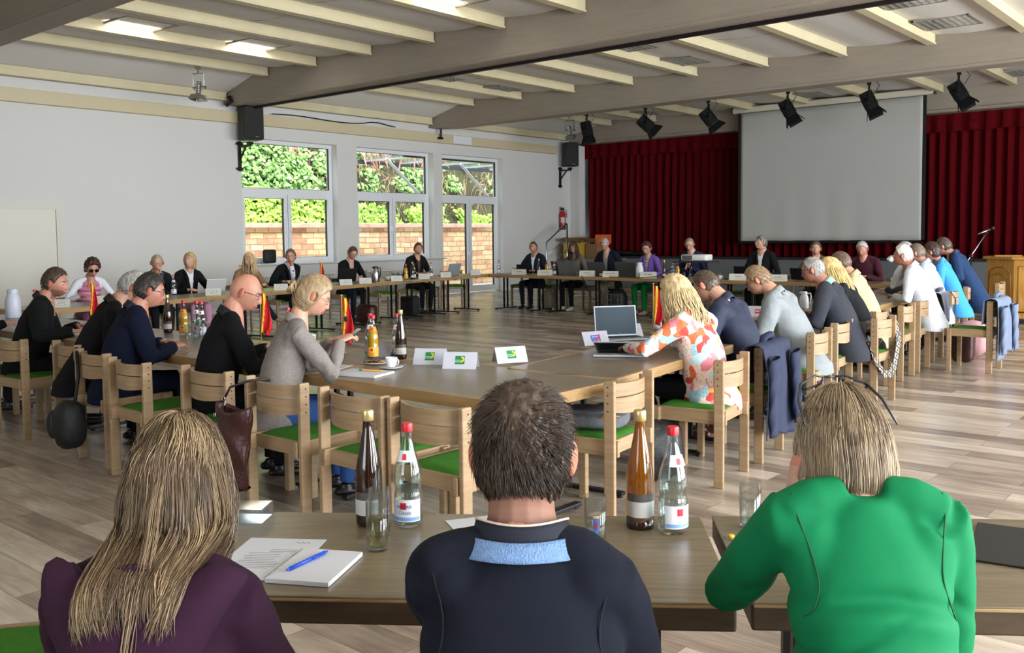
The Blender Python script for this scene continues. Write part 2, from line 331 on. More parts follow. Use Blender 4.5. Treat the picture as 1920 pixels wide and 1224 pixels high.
# windows
GL = glassy('window_glass', (.96, .98, .97, 1), .01, .5)
def window(n, y0, y1, z0, z1, label=None):
    x = WX-.24; root = struct(empty('window_%d' % n, (x, (y0+y1)/2, z0)))
    w_ = y1-y0; h = z1-z0; zt0 = 2.47-z0; zt1 = 2.62-z0; F = .085
    fr = MB()
    fr.box((0, 0, h-F/2), (.09, w_-2*F, F)).box((0, 0, F/2), (.09, w_-2*F, F)).box((0, -w_/2+F/2, h/2), (.09, F, h)).box((0, w_/2-F/2, h/2), (.09, F, h)).box((0, 0, (zt0+zt1)/2), (.09, w_-2*F, zt1-zt0))
    fr.build('window_frame', WFRAME, root)
    gs = MB(); seal = MB()
    def pane(ya, yb, za, zb):
        gs.box((-.01, (ya+yb)/2, (za+zb)/2), (.012, yb-ya, zb-za))
        for (c, d) in (((.01, (ya+yb)/2, zb-.004), (.06, yb-ya-.018, .008)), ((.01, (ya+yb)/2, za+.004), (.06, yb-ya-.018, .008)), ((.01, ya+.004, (za+zb)/2), (.06, .008, zb-za-.002)), ((.01, yb-.004, (za+zb)/2), (.06, .008, zb-za-.002))): seal.box(c, d)
    pane(-w_/2+F, w_/2-F, zt1, h-F)
    for s_ in (-1, 1):
        ya, yb = (-w_/2+F, -.008) if s_ < 0 else (.008, w_/2-F)
        S = .085; sash = MB(); za, zb = F-.02, zt0+.02
        sash.box((.03, (ya+yb)/2, zb-S/2), (.08, yb-ya-2*S, S)).box((.03, (ya+yb)/2, za+S/2), (.08, yb-ya-2*S, S)).box((.03, ya+S/2, (za+zb)/2), (.08, S, zb-za)).box((.03, yb-S/2, (za+zb)/2), (.08, S, zb-za))
        sa = sash.build('window_sash', WFRAME, root)
        hy = -.05*(-s_)*-1 if False else s_*.05
        hz = zt0*.52 if z0 > .5 else 1.05
        MB().box((.085, hy, hz), (.03, .03, .1), bev=.006).box((.105, hy, hz-.05), (.02, .022, .13), bev=.006).build('handle', mat('white_handle', '#e8eaee', .3), sa)
        pane(ya+S, yb-S, za+S, zb-S)
    gs.build('window_glass', GL, root); seal.build('window_seal', mat('dark_rubber_seal', '#2a2d33', .6), root)
window(1, *W1, .95, 3.66); window(2, *W2, .95, 3.66); window(3, *W3, 0.02, 3.66)
struct(MB().box((WX+.02, 14.2, .965), (.30, 6.1, .035), bev=.01).build('window_sill', mat('stone_window_sill', '#c9c6bd', .4)))
# door leaf in the left wall
d = struct(empty('door_1', (WX+.0, 6.6, 0)))
MB().box((.015, .86, 1.085), (.05, .09, 2.17)).box((.015, -.86, 1.085), (.05, .09, 2.17)).box((.015, 0, 2.13), (.05, 1.63, .08)).build('door_frame', mat('pale_door_frame', '#cfcdc2', .5), d)
MB().box((.01, 0, 1.05), (.03, 1.62, 2.08)).build('door_leaf', mat('pale_door_leaf', '#d6d4c9', .5), d)
# radiators under the windows
RADW = mat('white_enamel', '#d8d8d4', .35)
for i, (ya, yb) in enumerate(((11.6, 13.6), (14.55, 16.8))):
    r_ = thing('radiator', ['white ribbed radiator under the first window behind the left table row', 'white ribbed radiator under the middle window beside the glazed door'][i], 'radiator', (WX+.12, (ya+yb)/2, .12), 0, 'radiators under the windows')
    m_ = MB(); n_ = int((yb-ya)/.055)
    for k in range(n_): m_.tube([(0, -(yb-ya)/2+.03+k*.055, .03), (0, -(yb-ya)/2+.03+k*.055, .62)], .019, 6)
    m_.build('ribs', RADW, r_, smooth=True)
    MB().box((0, 0, .04), (.06, yb-ya, .05), bev=.015).box((0, 0, .61), (.06, yb-ya, .05), bev=.015).build('header_pipe', RADW, r_)
    MB().tube([(0, (yb-ya)/2, .05), (0, (yb-ya)/2+.08, .05), (0, (yb-ya)/2+.08, -.12)], .012, 8).build('supply_pipe', RADW, r_)
struct(MB().box((WX+.1, 17.02, .12), (.16, .34, .2), bev=.01).build('trim_5', RADW))
# ------------------------------------------------------------------ outside
struct(MB().box((-19.5, 15, -.06), (4.6, 30, .1)).build('terrace_ground', mat('terrace_paving', '#b9ae9f', .9, var=(4, .2))))
struct(MB().box((-20.75, 15, .9), (.5, 34, 1.8)).build('stone_wall_outside', m_stone()))
struct(MB().box((-20.7, 15, 1.86), (.66, 34, .13), bev=.02).build('wall_coping', mat('pink_sandstone_coping', '#d9ab98', .9, bump=(20, .5), var=(5, .2))))
EARTH = mat('dark_hill_soil', '#3b3a26', 1, var=(3, .4), bump=(6, 1))  # dark earth colour with random variation in tone
mb = MB(); mb.grid(lambda u, v: (-20.95-.9*(v**.6)*1.8 - .25*noise.noise((u*20, v*5, 0)), -3+38*u, 1.8+5.5*v+.2*noise.noise((u*30, v*8, 3))), 90, 24)
struct(mb.build('hillside', EARTH, smooth=True))
def m_leaf(name, cols, rough=.6):
    m, nt, p = _pb(name); L = nt.links; tc = nt.nodes.new('ShaderNodeTexCoord'); n = nt.nodes.new('ShaderNodeTexNoise'); n.inputs['Scale'].default_value = 3.3; n.inputs['Detail'].default_value = 8; n.inputs['Roughness'].default_value = .8
    L.new(tc.outputs['Object'], n.inputs[0]); r = ramp(nt, cols); L.new(n.outputs[0], r.inputs[0]); L.new(r.outputs[0], p.inputs['Base Color']); p.inputs['Roughness'].default_value = rough
    p.inputs['Subsurface Weight'].default_value = .0
    return m
LEAF1 = m_leaf('ivy_leaf_green', [(.3, '#3f6b2f'), (.5, '#6d9a4c'), (.7, '#a3bf78')], .45)
LEAF2 = m_leaf('fresh_weed_green', [(.3, '#7fb23c'), (.55, '#a8d158'), (.75, '#c9e37c')])
TWIG = m_leaf('dry_vine_twigs', [(.3, '#6b4d3c'), (.55, '#a58b6c'), (.75, '#cdb694')])
PINK = mat('pink_branches', '#e59a8c', .8)
def hillx(y, z):
    v = max(0, min(1, (z-1.8)/5.5)); return -20.95-.9*(v**.6)*1.8
def leaves(name, n, yr, zr, size, m, seed, off=(.02, .3), dens=None):
    rr = random.Random(seed); vs = []; fs = []
    for i in range(n):
        for _ in range(6):
            y = rr.uniform(*yr); z = rr.uniform(*zr)
            if dens is None or rr.random() < dens(y, z): break
        else: continue
        c = Vector((hillx(y, z)+rr.uniform(*off), y, z)); s_ = size*rr.uniform(.6, 1.3)
        nrm = Vector((1, rr.uniform(-.9, .9), rr.uniform(-.3, 1.1))).normalized(); a = nrm.orthogonal().normalized(); a = Matrix.Rotation(rr.uniform(0, 6.28), 3, nrm) @ a; b = nrm.cross(a)
        o = len(vs); vs += [c+a*s_, c+a*s_*.2+b*s_*.6+nrm*.2*s_, c-a*s_*.6+b*s_*.35, c-a*s_*.6-b*s_*.35, c+a*s_*.2-b*s_*.6+nrm*.2*s_]
        fs.append((o, o+1, o+2, o+3, o+4))
    ob = MB(); ob.v = [tuple(v) for v in vs]; ob.f = fs; ob.mi = [0]*len(fs); return ob.build(name, m)
tag(leaves('ivy', 9000, (10, 19.0), (2.55, 6.2), .085, LEAF1, 4, (.05, .5), lambda y, z: 1 if y < 16.4 else .12+.5*(noise.noise((y*1.1, z*1.3, 7)) > .15)), 'dense green ivy covering the bank outside the first window', 'ivy', kind='stuff')
tag(leaves('ivy', 3500, (16, 27), (2.3, 6.2), .09, LEAF1, 9, (.05, .5), lambda y, z: .05+.95*(noise.noise((y*.9, z*1.1, 2)) > .18)), 'patches of ivy among dry vines outside the glazed door', 'ivy', kind='stuff')
tag(leaves('weeds', 6500, (10, 27), (1.88, 3.1), .075, LEAF2, 5, (.1, .6), lambda y, z: 1 if z < 2.75+.4*noise.noise((y*.8, 0, 0))-(.35 if y > 17.5 else 0) and (y < 18.5 or noise.noise((y*.9, 0, 5)) > -.1) else 0), 'bright green weeds growing on top of the sandstone wall', 'weeds', kind='stuff')
mb = MB(); rr = random.Random(8)
for i in range(900):
    y = rr.uniform(15.6, 27); z = rr.uniform(2.6, 6.4)
    if y < 16.6 and rr.random() < .5: continue
    p = Vector((hillx(y, z)+.15+rr.random()*.3, y, z)); d = Vector((rr.uniform(-.1, .2), rr.uniform(-1, 1), rr.uniform(-1.2, .3))).normalized(); pts = []
    L_ = rr.uniform(.4, 1.3)
    for k in range(5):
        pts.append(p.copy()); d = (d+Vector((0, rr.uniform(-.35, .35), -.22))).normalized(); p = p+d*L_/4; p.x = max(p.x, hillx(p.y, p.z)+.08)
    mb.tube(pts, [.009, .008, .007, .005, .003], 3)
tag(mb.build('dry_vines', TWIG), 'tangle of dry brown vines hanging over the bank outside', 'vines', kind='stuff')
mb = MB(); rr = random.Random(12)
for i in range(150):
    y = rr.choice([rr.uniform(16.6, 18.6), rr.uniform(18.6, 20.2), rr.uniform(14.9, 15.4)]); z = 3.9+rr.uniform(-.1, .9)+(.25 if y < 16 else 0); p = Vector((-19.6+rr.uniform(-.3, .3), y-.6, z)); d = Vector((rr.uniform(-.2, .2), rr.uniform(-.8, .8), -.6)).normalized(); pts = []
    for k in range(5): pts.append(p.copy()); d = (d+Vector((0, rr.uniform(-.2, .2), rr.uniform(-.25, .15)))).normalized(); p = p+d*.13
    mb.tube(pts, [.022, .024, .024, .02, .008], 5)
tag(mb.build('pink_bush', PINK, smooth=True), 'pink drooping branches of a bush outside the middle window', 'bush', kind='stuff')
cn = thing('canopy', 'outdoor canopy with dark steel edge and diagonal struts', 'canopy', (-18.6, 18.6, 3.5))
MB().box((0, 1.2, .16), (2.6, 7.0, .02)).build('canopy_roof', glassy('translucent_canopy', (.85, .88, .92, 1), .2, .6), cn); [MB().box((0, yy, .13), (2.5, .05, .05)).build('cross_bar', mat('pale_steel', '#c6ccd3', .4, metal=.3), cn) for yy in (-1.5, -.2, 1.1, 2.4, 3.7)]
MB().box((-1.25, 1.2, .10), (.08, 7.0, .1)).box((1.2, 1.2, .10), (.08, 7, .1)).build('edge_beam', mat('dark_canopy_steel', '#3b3f47', .5, metal=.4), cn)
for yy in (-1.9, .95, 3.6):
    MB().tube([(.1, yy, .1), (.1, yy+2.0, -1.45)], .05, 4).build('strut', mat('pale_steel', '#c6ccd3', .4, metal=.3), cn)
# ------------------------------------------------------------------ stage
GREYP = mat('grey_stage_front', '#686a6e', .6)
struct(MB().box((-6, SY-.0, .42), (21.2, .12, .84)).build('stage_front_wall', GREYP))
struct(MB().box((-6, SY+2.5, .86), (21.6, 5.2, .06)).build('stage_floor', mat('stage_boards', '#1c1a19', .7)))
struct(MB().box((-6.2, SY+5, 3), (22.5, .2, 5)).build('wall_stage_back', mat('stage_back_dark', '#151213', .9)))
def m_velvet():
    m, nt, p = _pb('red_velvet'); p.inputs['Base Color'].default_value = srgb('#520209'); p.inputs['Roughness'].default_value = .85; p.inputs['Sheen Weight'].default_value = .12; p.inputs['Sheen Tint'].default_value = srgb('#c02030'); p.inputs['Specular IOR Level'].default_value = .1
    return m
VEL = m_velvet()
def curtain(name, x0, x1, y, z0, z1, label, fold=.24, amp=.10, seed=1, g=None):
    rr = random.Random(seed); n_ = int((x1-x0)/fold*10); ph = [rr.uniform(-.5, .5) for _ in range(400)]
    def fn(u, v):
        x = x0+(x1-x0)*u; k = x/fold; i = int(k+4000) % 400; a = math.sin(2*PI*k+.6*math.sin(k*.9)+ph[0]); a = math.copysign(abs(a)**.75, a)
        return (x+.02*math.sin(4*PI*k), y+amp*a*(.55+.45*(1-v))+.015*math.sin(9*v+k), z0+(z1-z0)*v)
    o = MB().grid(fn, n_, 10, thick=.01).build(name, VEL, smooth=True)
    return tag(o, label, 'curtain', g)
curtain('stage_curtain', -16.75, -11.0, SY+.35, .9, 4.05, 'red velvet stage curtain between the loudspeaker and the projection screen', seed=3, g='red stage curtains')
curtain('stage_curtain', -11.0, -7.0, SY+.38, .9, 4.05, 'red velvet stage curtain seen only below the projection screen', seed=5, g='red stage curtains')
curtain('stage_curtain', -7.0, 3.9, SY+.35, .9, 4.05, 'red velvet stage curtain behind the wooden lectern', seed=4, g='red stage curtains')
curtain('curtain_valance', -16.8, 3.9, SY+.15, 3.83, 4.26, 'gathered red velvet valance across the top of the stage opening', fold=.34, amp=.04, seed=8)
# dark bags at the foot of the curtain
tag(MB().ell((-15.2, SY+.15, .97), (.5, .14, .09)).ell((-14.5, SY+.12, .95), (.35, .13, .07)).build('cloth_bundle', BLACK, smooth=True), 'black cloth bundle lying on the stage edge before the curtain', 'cloth')
# screen
s_ = thing('projection_screen', 'large white roll-down projection screen hanging before the stage', 'projection screen', (-8.88, 22.3, 1.27))
MB().grid(lambda u, v: (-2.24+4.48*u, .012*math.sin(u*PI)*(1-v)**3*math.sin(u*40), .06+3.27*v), 60, 20, thick=.002).build('screen_cloth', mat('screen_white', '#b0b1ad', .9), s_, smooth=True)
MB().box((-2.28, .004, 1.7), (.08, .004, 3.36)).box((2.28, .004, 1.7), (.08, .004, 3.36)).box((0, .004, .045), (4.64, .004, .04)).build('screen_border', mat('screen_black', '#0c0c0d', .8), s_)
MB().tube([(-2.3, 0, .015), (2.3, 0, .015)], .018, 8).build('bottom_bar', BLACK, s_)
MB().box((0, .02, 3.42), (4.95, .13, .15), bev=.03).build('roller_case', mat('cream_roller_case', '#cfc9b8', .5), s_)
MB().box((2.49, .02, 3.42), (.03, .14, .16), bev=.01).box((-2.49, .02, 3.42), (.03, .14, .16), bev=.01).build('end_cap', mat('dark_cap', '#33302e', .5), s_)
# ------------------------------------------------------------------ ceiling lights
def ceiling_light(x, y, lit, label):
    r_ = thing('ceiling_light', label, 'light', (x, y, 4.80), 0, 'recessed louvre lights')
    MB().box((0, -.4, .012), (.84, .03, .03)).box((0, .4, .012), (.84, .03, .03)).box((-.4, 0, .012), (.03, .83, .03)).box((.4, 0, .012), (.03, .83, .03)).build('frame', mat('lamp_frame', '#8e867c', .5), r_)
    em = mat('lit_tube_panel', '#ffffff', .5, emit='#fffaf0', estr=3) if lit else mat('unlit_tube_panel', '#8d8a86', .5)
    MB().box((0, 0, .055 if not lit else .03), (.8, .8, .004)).build('diffuser', em, r_)
    m_ = MB(); n1, n2 = (4, 14) if lit else (8, 8)
    for k in range(n1+1): m_.box((-.39+.78*k/n1, 0, .02), (.02 if lit else .012, .78, .012 if lit else .04))
    for k in range(n2+1): m_.box((0, -.39+.78*k/n2, .02), (.78, .006 if lit else .012, .012 if lit else .035))
    m_.build('louvre', mat('white_louvre' if lit else 'alu_louvre', '#e8e6df' if lit else '#a9a7a3', .35, metal=0 if lit else .6, emit='#fffaf0' if lit else None, estr=.0), r_)
    if lit:
        l = bpy.data.lights.new('tube_light', 'AREA'); l.shape = 'SQUARE'; l.size = .7; l.energy = 14; l.color = (1, .96, .88)
        o = bpy.data.objects.new('tube_light', l); COL.objects.link(o); o.parent = r_; o.location = (0, 0, -.02)
for x, y, lit, lab in [(-13.6, 7.3, 1, 'lit square louvre light nearer to the picture corner, of the two lit ones'), (-13.6, 9.4, 1, 'lit square louvre light next to the big beam and the silver spotlight'),
    (-13.85, 13.95, 0, 'unlit louvre light half hidden behind the big beam, nearest the window wall'), (-13.85, 15.85, 0, 'unlit louvre light before the middle window, between two purlins'),
    (-9.1, 9.4, 1, 'lit louvre light cut by the top edge before the big beam'), (-9.1, 13.85, 0, 'unlit louvre light half hidden by the big beam, in the middle bay'), (-9.1, 15.75, 0, 'unlit louvre light in full view in the middle of the second bay'),
    (-4.35, 13.85, 0, 'unlit louvre light cut by the top edge behind the big beam'), (-4.35, 15.75, 0, 'largest-looking unlit louvre light near the upper right corner'),
    (-13.85, 21.75, 0, 'unlit louvre light near the stage above the left spotlights'), (-9.1, 21.75, 0, 'unlit louvre light near the stage above the projection screen case'), (-4.7, 21.85, 0, 'unlit louvre light near the stage at the right picture edge')]:
    ceiling_light(x, y, lit, lab)
# ------------------------------------------------------------------ loudspeakers
for i, (y, lab, sc_) in enumerate([(11.35, 'black loudspeaker on wall bracket beside the first window', 1), (22.38, 'black loudspeaker on wall bracket at the stage corner', 1)]):
    r_ = thing('loudspeaker', lab, 'loudspeaker', (WX+.36, y-.05, 3.55), R(-12) if i == 0 else R(-38), 'wall loudspeakers')
    MB().box((0, 0, .36), (.40, .42, .70), bev=.04).build('cabinet', mat('speaker_black', '#0d0d0e', .55, bump=(200, .2)), r_)
    MB().box((.2, 0, .36), (.012, .36, .64), bev=.004).build('grille', mat('speaker_grille', '#050506', .7), r_)
    MB().box((.208, .05, .07), (.004, .07, .012)).build('badge', mat('grey_badge', '#8a8a8a', .4), r_)
    b_ = thing('wall_bracket', 'black angled steel bracket ' + ('below the loudspeaker by the first window' if i == 0 else 'below the loudspeaker at the stage corner'), 'bracket', (WX+.03, y-.12, 3.05), 0, 'speaker brackets')
    MB().box((0, 0, .2), (.05, .06, .62)).box((0, 0, -.06), (.03, .16, .05)).box((0, 0, .46), (.03, .16, .05)).build('wall_plate', DARK, b_)
    MB().box((.2, 0, .4), (.4, .045, .045)).tube([(0, 0, .12), (.24, 0, .39)], .022, 6).box((.34, .03, .45), (.1, .1, .06)).build('arm', DARK, b_)
    tag(MB().tube([(WX+.2, y-.05, 4.3), (WX+.22, y-.05, 4.1), (WX+.12, y-.2, 3.9), (WX+.1, y-.2, 3.7)], .006, 5).build('speaker_cable', mat('white_cable', '#d0cfc8', .5), None), 'thin white cable running down to the ' + ('loudspeaker by the first window' if i == 0 else 'loudspeaker at the stage corner'), 'cable', 'speaker cables')
# ------------------------------------------------------------------ spotlights
def spot(x, y, z, yaw, tilt, label, black=True):
    r_ = thing('stage_spotlight' if black else 'silver_spotlight', label, 'spotlight', (x, y, z), yaw, 'black stage spotlights' if black else 'silver spotlights')
    m0 = mat('spot_black', '#08090a', .75, spec=.25) if black else mat('spot_silver', '#c0bfba', .25, metal=.9)
    T = Matrix.Rotation(tilt, 4, 'X'); k = 1 if black else .62
    b = MB()
    prof = [(-.11, -.13), (.11, -.13), (.14, -.06), (.14, .08), (.09, .13), (-.09, .13), (-.14, .08), (-.14, -.06)] if black else [(.07*math.cos(t*PI/6), .07*math.sin(t*PI/6)) for t in range(12)]
    b.prism([(a*k, c*k) for a, c in prof], -.19*k, .19*k, M=T)
    for q in (-.1, -.04, .02, .08): b.box((0, 0, q*k), ((.30 if black else .16)*k, (.28 if black else .16)*k, .012), M=T)
    b.build('housing', m0, r_)
    MB().tube([(-.19*k, 0, .0), (-.19*k, 0, .26), (.19*k, 0, .26), (.19*k, 0, 0)], .014, 4).tube([(-.19*k, 0, .0), (-.13*k, 0, 0)], .03, 8).tube([(.13*k, 0, 0), (.25*k, 0, 0)], .03, 8).build('yoke', m0, r_)
    MB().tube([(0, 0, .26), (0, 0, .40)], .02, 8).box((0, 0, .36), (.06, .08, .06)).build('clamp', m0, r_)
    MB().lathe([(.085*k, -.2*k), (.11*k, -.215*k)], 16, M=T).build('lens_ring', m0, r_)
    for a in range(4):
        Q = T @ Matrix.Rotation(a*PI/2, 4, 'Z'); wd = .13 if a % 2 else .17
        MB().add([Q @ Vector(p) for p in ((-wd*k, .12*k, -.2*k), (wd*k, .12*k, -.2*k), (wd*1.15*k, .2*k, -.36*k), (-wd*1.15*k, .2*k, -.36*k), (-wd*k, .124*k, -.2*k), (wd*k, .124*k, -.2*k), (wd*1.15*k, .204*k, -.36*k), (-wd*1.15*k, .204*k, -.36*k))],
                 [(0, 1, 2, 3), (7, 6, 5, 4), (0, 4, 5, 1), (2, 6, 7, 3), (1, 5, 6, 2), (0, 3, 7, 4)]).build('barn_door', m0, r_)
    if black: MB().tube([(0, .1, .15), (.05, .2, .3), (.1, .1, .42), (0, 0, .4)], .008, 5).build('cable', BLACK, r_)
    return r_
SP = [(-14.0, 'black stage spotlight nearest the loudspeaker, hanging steeply', -60, 12), (-12.25, 'second black spotlight from the left, tilted sideways', -50, 48), (-10.55, 'third black spotlight, just before the projection screen edge', -55, 38),
      (-8.62, 'black spotlight over the left half of the projection screen', -72, 28), (-6.87, 'black spotlight over the right half of the projection screen', -72, 25), (-5.15, 'rightmost black spotlight beside the projection screen', -78, 30)]
for x, lab, yw, tl in SP: spot(x, 19.5, 4.22, R(yw), R(tl), lab)
struct(MB().tube([(-14.6, 19.5, 4.66), (4.5, 19.5, 4.66)], .022, 8).build('trim_6', mat('cream_pipe', '#b9b09a', .5)))
spot(-15.45, 9.4, 4.29, R(20), R(-8), 'silver spotlight hanging under a purlin before the big beam', False)
spot(-14.55, 19.5, 4.24, R(20), R(25), 'small silver spotlight beside the first black one', False)
tag(MB().tube([(WX+.3, 10.85, 4.42), (WX+.36, 10.85, 4.32), (WX+.2, 10.85, 4.25)], .04, 8).build('pipe_end', DARK), 'short black pipe end at the foot of the big beam', 'pipe')
tag(MB().tube([(WX+.12, 12.0+3.55*u, 4.19+.02*math.sin(u*9)+.05*math.sin(PI*min(1, max(0, (u-.7)/.25)))) for u in [i/14 for i in range(15)]], .012, 6).build('cable', DARK), 'dark cable lying along the top of the cream wall rail', 'cable')
tag(MB().tube([(WX+.2, 17.05, 4.26), (WX+.2, 17.05, 4.05)], .03, 6).box((WX+.12, 17.05, 4.03), (.2, .12, .05)).build('small_bracket', DARK), 'small black bracket under the second beam end', 'bracket')
# ------------------------------------------------------------------ chairs
OAKC = {}
def make_chair():
    """local: facing +y, seat centre at origin, floor z=0"""
    t = empty('wooden_chair', (0, 0, 0)); W, Dp = .235, .215; posts = []
    for s in (-1, 1):
        po = MB().box((s*W, -Dp, .3925), (.028, .062, .785), bev=.006).build('back_post', OAK, t); posts.append(po)
        MB().box((s*(W-.012), Dp-.02, .232), (.042, .045, .464), bev=.005).build('front_leg', OAK, t)
        m = MB().box((s*(W-.034), -.0, .425), (.024, .50, .085), bev=.004); m.build('side_rail', OAK, t)
    for s in (-1, 1):
        m = MB()
        for k in range(4):
            T = Matrix.Translation((s*(W+.0125), -Dp+.005, .755-.042*k)) @ Matrix.Rotation(R(90), 4, 'Y'); m.lathe([(.0048, 0), (.0048, .003*s), (.0001, .003*s)], 8, T)
        m.build('dowels', mat('dark_dowel', '#3d2a1a', .6), posts[0 if s < 0 else 1])
    MB().box((0, Dp-.03, .425), (2*W-.05, .024, .075), bev=.004).build('front_rail', OAK, t)
    MB().box((0, -Dp+.01, .425), (2*W-.06, .022, .075), bev=.004).build('rear_rail', OAK, t)
    for (z0, z1) in ((.668, .727), (.732, .778)) if False else ((.617, .688), (.694, .765)):
        def fn(u, v):
            x = (u*2-1)*(W-.015); y = -Dp+.035-.085*(1-abs(2*u-1)**2.4)
            dz = 0 if z1 > .7 else 0
            zz = z0+(z1-z0)*v + (-.018*(1-abs(2*u-1)**2) if (z0 < .65 and v < .5) else 0)
            return (x, y, zz)
        MB().grid(fn, 16, 1, thick=.014).build('back_slat', OAK, t, smooth=True, ang=35)
    def cush(u, v):
        x = (u*2-1); y = (v*2-1); e = (1-x**6)*(1-y**6)
        return (x*(W-.045), y*(Dp-.0)+.005, .452+.028*max(0, e)**.5 - .008*(1-x*x)*(1-y*y)*0)
    MB().grid(cush, 14, 14, thick=.004).box((0, 0, .446), (2*W-.1, 2*Dp-.03, .03)).build('seat', GREEN, t, smooth=True, ang=50)
    return t
CHAIR0 = make_chair(); _used = [False]
def chair(x, y, face, label, group):
    """face: heading of the seat front, degrees from +x"""
    c = CHAIR0 if not _used[0] else copy_tree(CHAIR0); _used[0] = True
    c.location = (x, y, 0); c.rotation_euler = (0, 0, R(face-90)); return tag(c, label, 'chair', group)
# ------------------------------------------------------------------ tables
def tabletop(root, L, Wd, nm='tabletop'):
    t = MB().box((0, 0, .718), (L-.05, Wd-.05, .044)).build('tabletop', TABTOP, root)
    E = MB()
    E.box((0, -Wd/2+.0125, .71), (L, .025, .062), bev=.003).box((0, Wd/2-.0125, .71), (L, .025, .062), bev=.003).box((-L/2+.0125, 0, .71), (.025, Wd-.05, .062), bev=.003).box((L/2-.0125, 0, .71), (.025, Wd-.05, .062), bev=.003)
    E.build('edge_band', OAKD, root)
def table_leg(root, x, Wd):
    m = MB(); m.box((x, -.055, .35), (.028, .028, .66)).box((x, .055, .35), (.028, .028, .66)).box((x, 0, .672), (.05, Wd*.7, .02)); lg_ = m.build('leg', DARK, root); f_ = MB().box((x, 0, .025), (.05, Wd*.82, .022), bev=.004)
    for s in (-1, 1): f_.lathe([(.018, 0), (.018, .016)], 8, c=(x, s*Wd*.38, 0))
    f_.build('foot_bar', DARK, lg_)
def table(cx, cy, ang, L, Wd, label, group, legs=(-1, 1)):
    t = thing('table', label, 'table', (cx, cy, 0), R(ang), group); tabletop(t, L, Wd)
    for s in legs: table_leg(t, s*(L/2-.22), Wd)
    return t
def tline(p0, p1, n, Wd, side, labels, group, gap=.006):
    """n tables in a row; p0->p1 is one long edge, body lies to 'side' (+1 left of direction)"""
    p0, p1 = Vector(p0), Vector(p1); d = (p1-p0); L = d.length/n; d.normalize(); nrm = Vector((-d.y, d.x))*side
    for i in range(n):
        c = p0+d*(L*(i+.5))+nrm*Wd/2; table(c.x, c.y, math.degrees(math.atan2(d.y, d.x)), L-gap, Wd, labels[i], group)
# near row (parallel to the stage), from the corner by the camera to the left
tline((-2.86, 3.36), (-10.85, 3.36), 5, .92, -1, ['corner table of the ring with the sunflower name cards on it', 'ring table before the woman in the grey blazer and the bald man', 'ring table before the man in the dark blue suit', 'ring table before the bearded man in the near row', 'ring table with the pale jug at the left picture edge'], 'tables of the near row')
tline((-2.89, 4.295), (-3.28, 7.55), 2, .78, 1, ['ring table under the open laptops of the blonde woman', 'ring table before the man in the light grey jacket'], 'tables of the right row')
tline((-3.30, 7.57), (-3.72, 14.0), 4, .78, 1, ['ring table before the man with the mint green collar', 'ring table before the man in the beige shirt', 'ring table before the white-haired man drinking from a cup', 'ring table at the far end of the right row by the lectern'], 'tables of the right row')
tline((-11.05, 4.55), (-12.55, 12.05), 6, .78, 1, ['left row table at the picture edge with the white thermos jug', 'left row table before the woman in the pink vest', 'left row table before the woman with the ponytail', 'left row table before the man resting his chin', 'left row table with the steel thermos jug', 'left row table with yellow and brown bottles'], 'tables of the left row')
tline((-12.56, 12.07), (-12.85, 14.35), 2, .78, 1, ['left row table before the man with the silver laptop', 'left row table by the empty chairs before the glazed door'], 'tables of the left row')
tline((-12.95, 14.38), (-4.55, 14.38), 6, .8, 1, ['far row table at the corner with tablet and papers', 'far row table with two grey laptops, before the brown-haired woman', 'far row table with the white jug, before the woman in purple', 'far row table with the projector stand before it', 'far row table before the man looking aside with a tablet', 'far row table before the man in the maroon sweater'], 'tables of the far row')
# the two tables next to the camera
def front_table(cx, cy, ang, label):
    L, Wd = 1.57, .63
    t = thing('table', label, 'table', (cx, cy, 0), R(ang), 'tables nearest the camera')
    MB().box((0, 0, .7365), (L, Wd, .007), bev=.003).build('tabletop', m_wood('front_table_top', '#5d523f', '#7b6c55', .28, (1.2, 14, 1), 5, .55), t)
    MB().box((0, 0, .703), (L-.004, Wd-.004, .060), bev=.006).build('edge_band', m_wood('front_table_edge', '#33261a', '#4a3a28', .45, (2, 10, 10), 3), t)
    MB().box((0, -Wd/2+.006, .731), (L-.01, .012, .010), bev=.003).build('worn_edge', m_wood('worn_oak', '#8a6d49', '#a98c63', .45, (2, 10, 10), 4), t)
    for s in (-1, 1): table_leg(t, s*(L/2-.16), Wd)
    return t
def ft(px, py, ang, lab):
    c = Vector((px, py)); d = Vector((math.cos(R(ang)), math.sin(R(ang)))); n = Vector((-d.y, d.x)); q = c+d*.785+n*.315; return front_table(q.x, q.y, ang, lab)
ft(-2.18, .90, 36.2, 'table nearest the camera with glasses, bottles and spiral notepad')
ft(-.895, 1.853, 36.0, 'table nearest the camera, at the right, with black folder and green jacket woman')
# ------------------------------------------------------------------ chairs in place
G1, G2, G3, G4 = 'chairs along the near row', 'chairs along the right row', 'chairs of the left row', 'chairs of the far row'
def cpost(px, py, face, lab, g):
    """px,py = middle of the two back posts"""
    a = R(face); chair(px+math.cos(a)*.215, py+math.sin(a)*.215, face, lab, g)
cpost(-3.05, 2.98, 90, 'empty wooden chair right behind the head of the dark-haired man', G1)
cpost(-3.57, 2.97, 89, 'empty wooden chair next to the grey blazer woman', G1)
cpost(-4.21, 2.97, 91, 'wooden chair under the woman in the grey blazer', G1)
cpost(-4.91, 2.98, 90, 'wooden chair behind the bald man in black', G1)
cpost(-5.66, 2.89, 88, 'wooden chair under the man in the dark blue suit', G1)
cpost(-6.32, 2.97, 86, 'wooden chair under the grey-haired man in black', G1)
cpost(-7.0, 3.1, 84, 'wooden chair with a black bag hanging, beside the bearded man', G1)
cpost(-7.75, 2.98, 95, 'wooden chair under the bearded man in black', G1)
cpost(-8.45, 2.98, 92, 'wooden chair cut off by the left picture edge', G1)
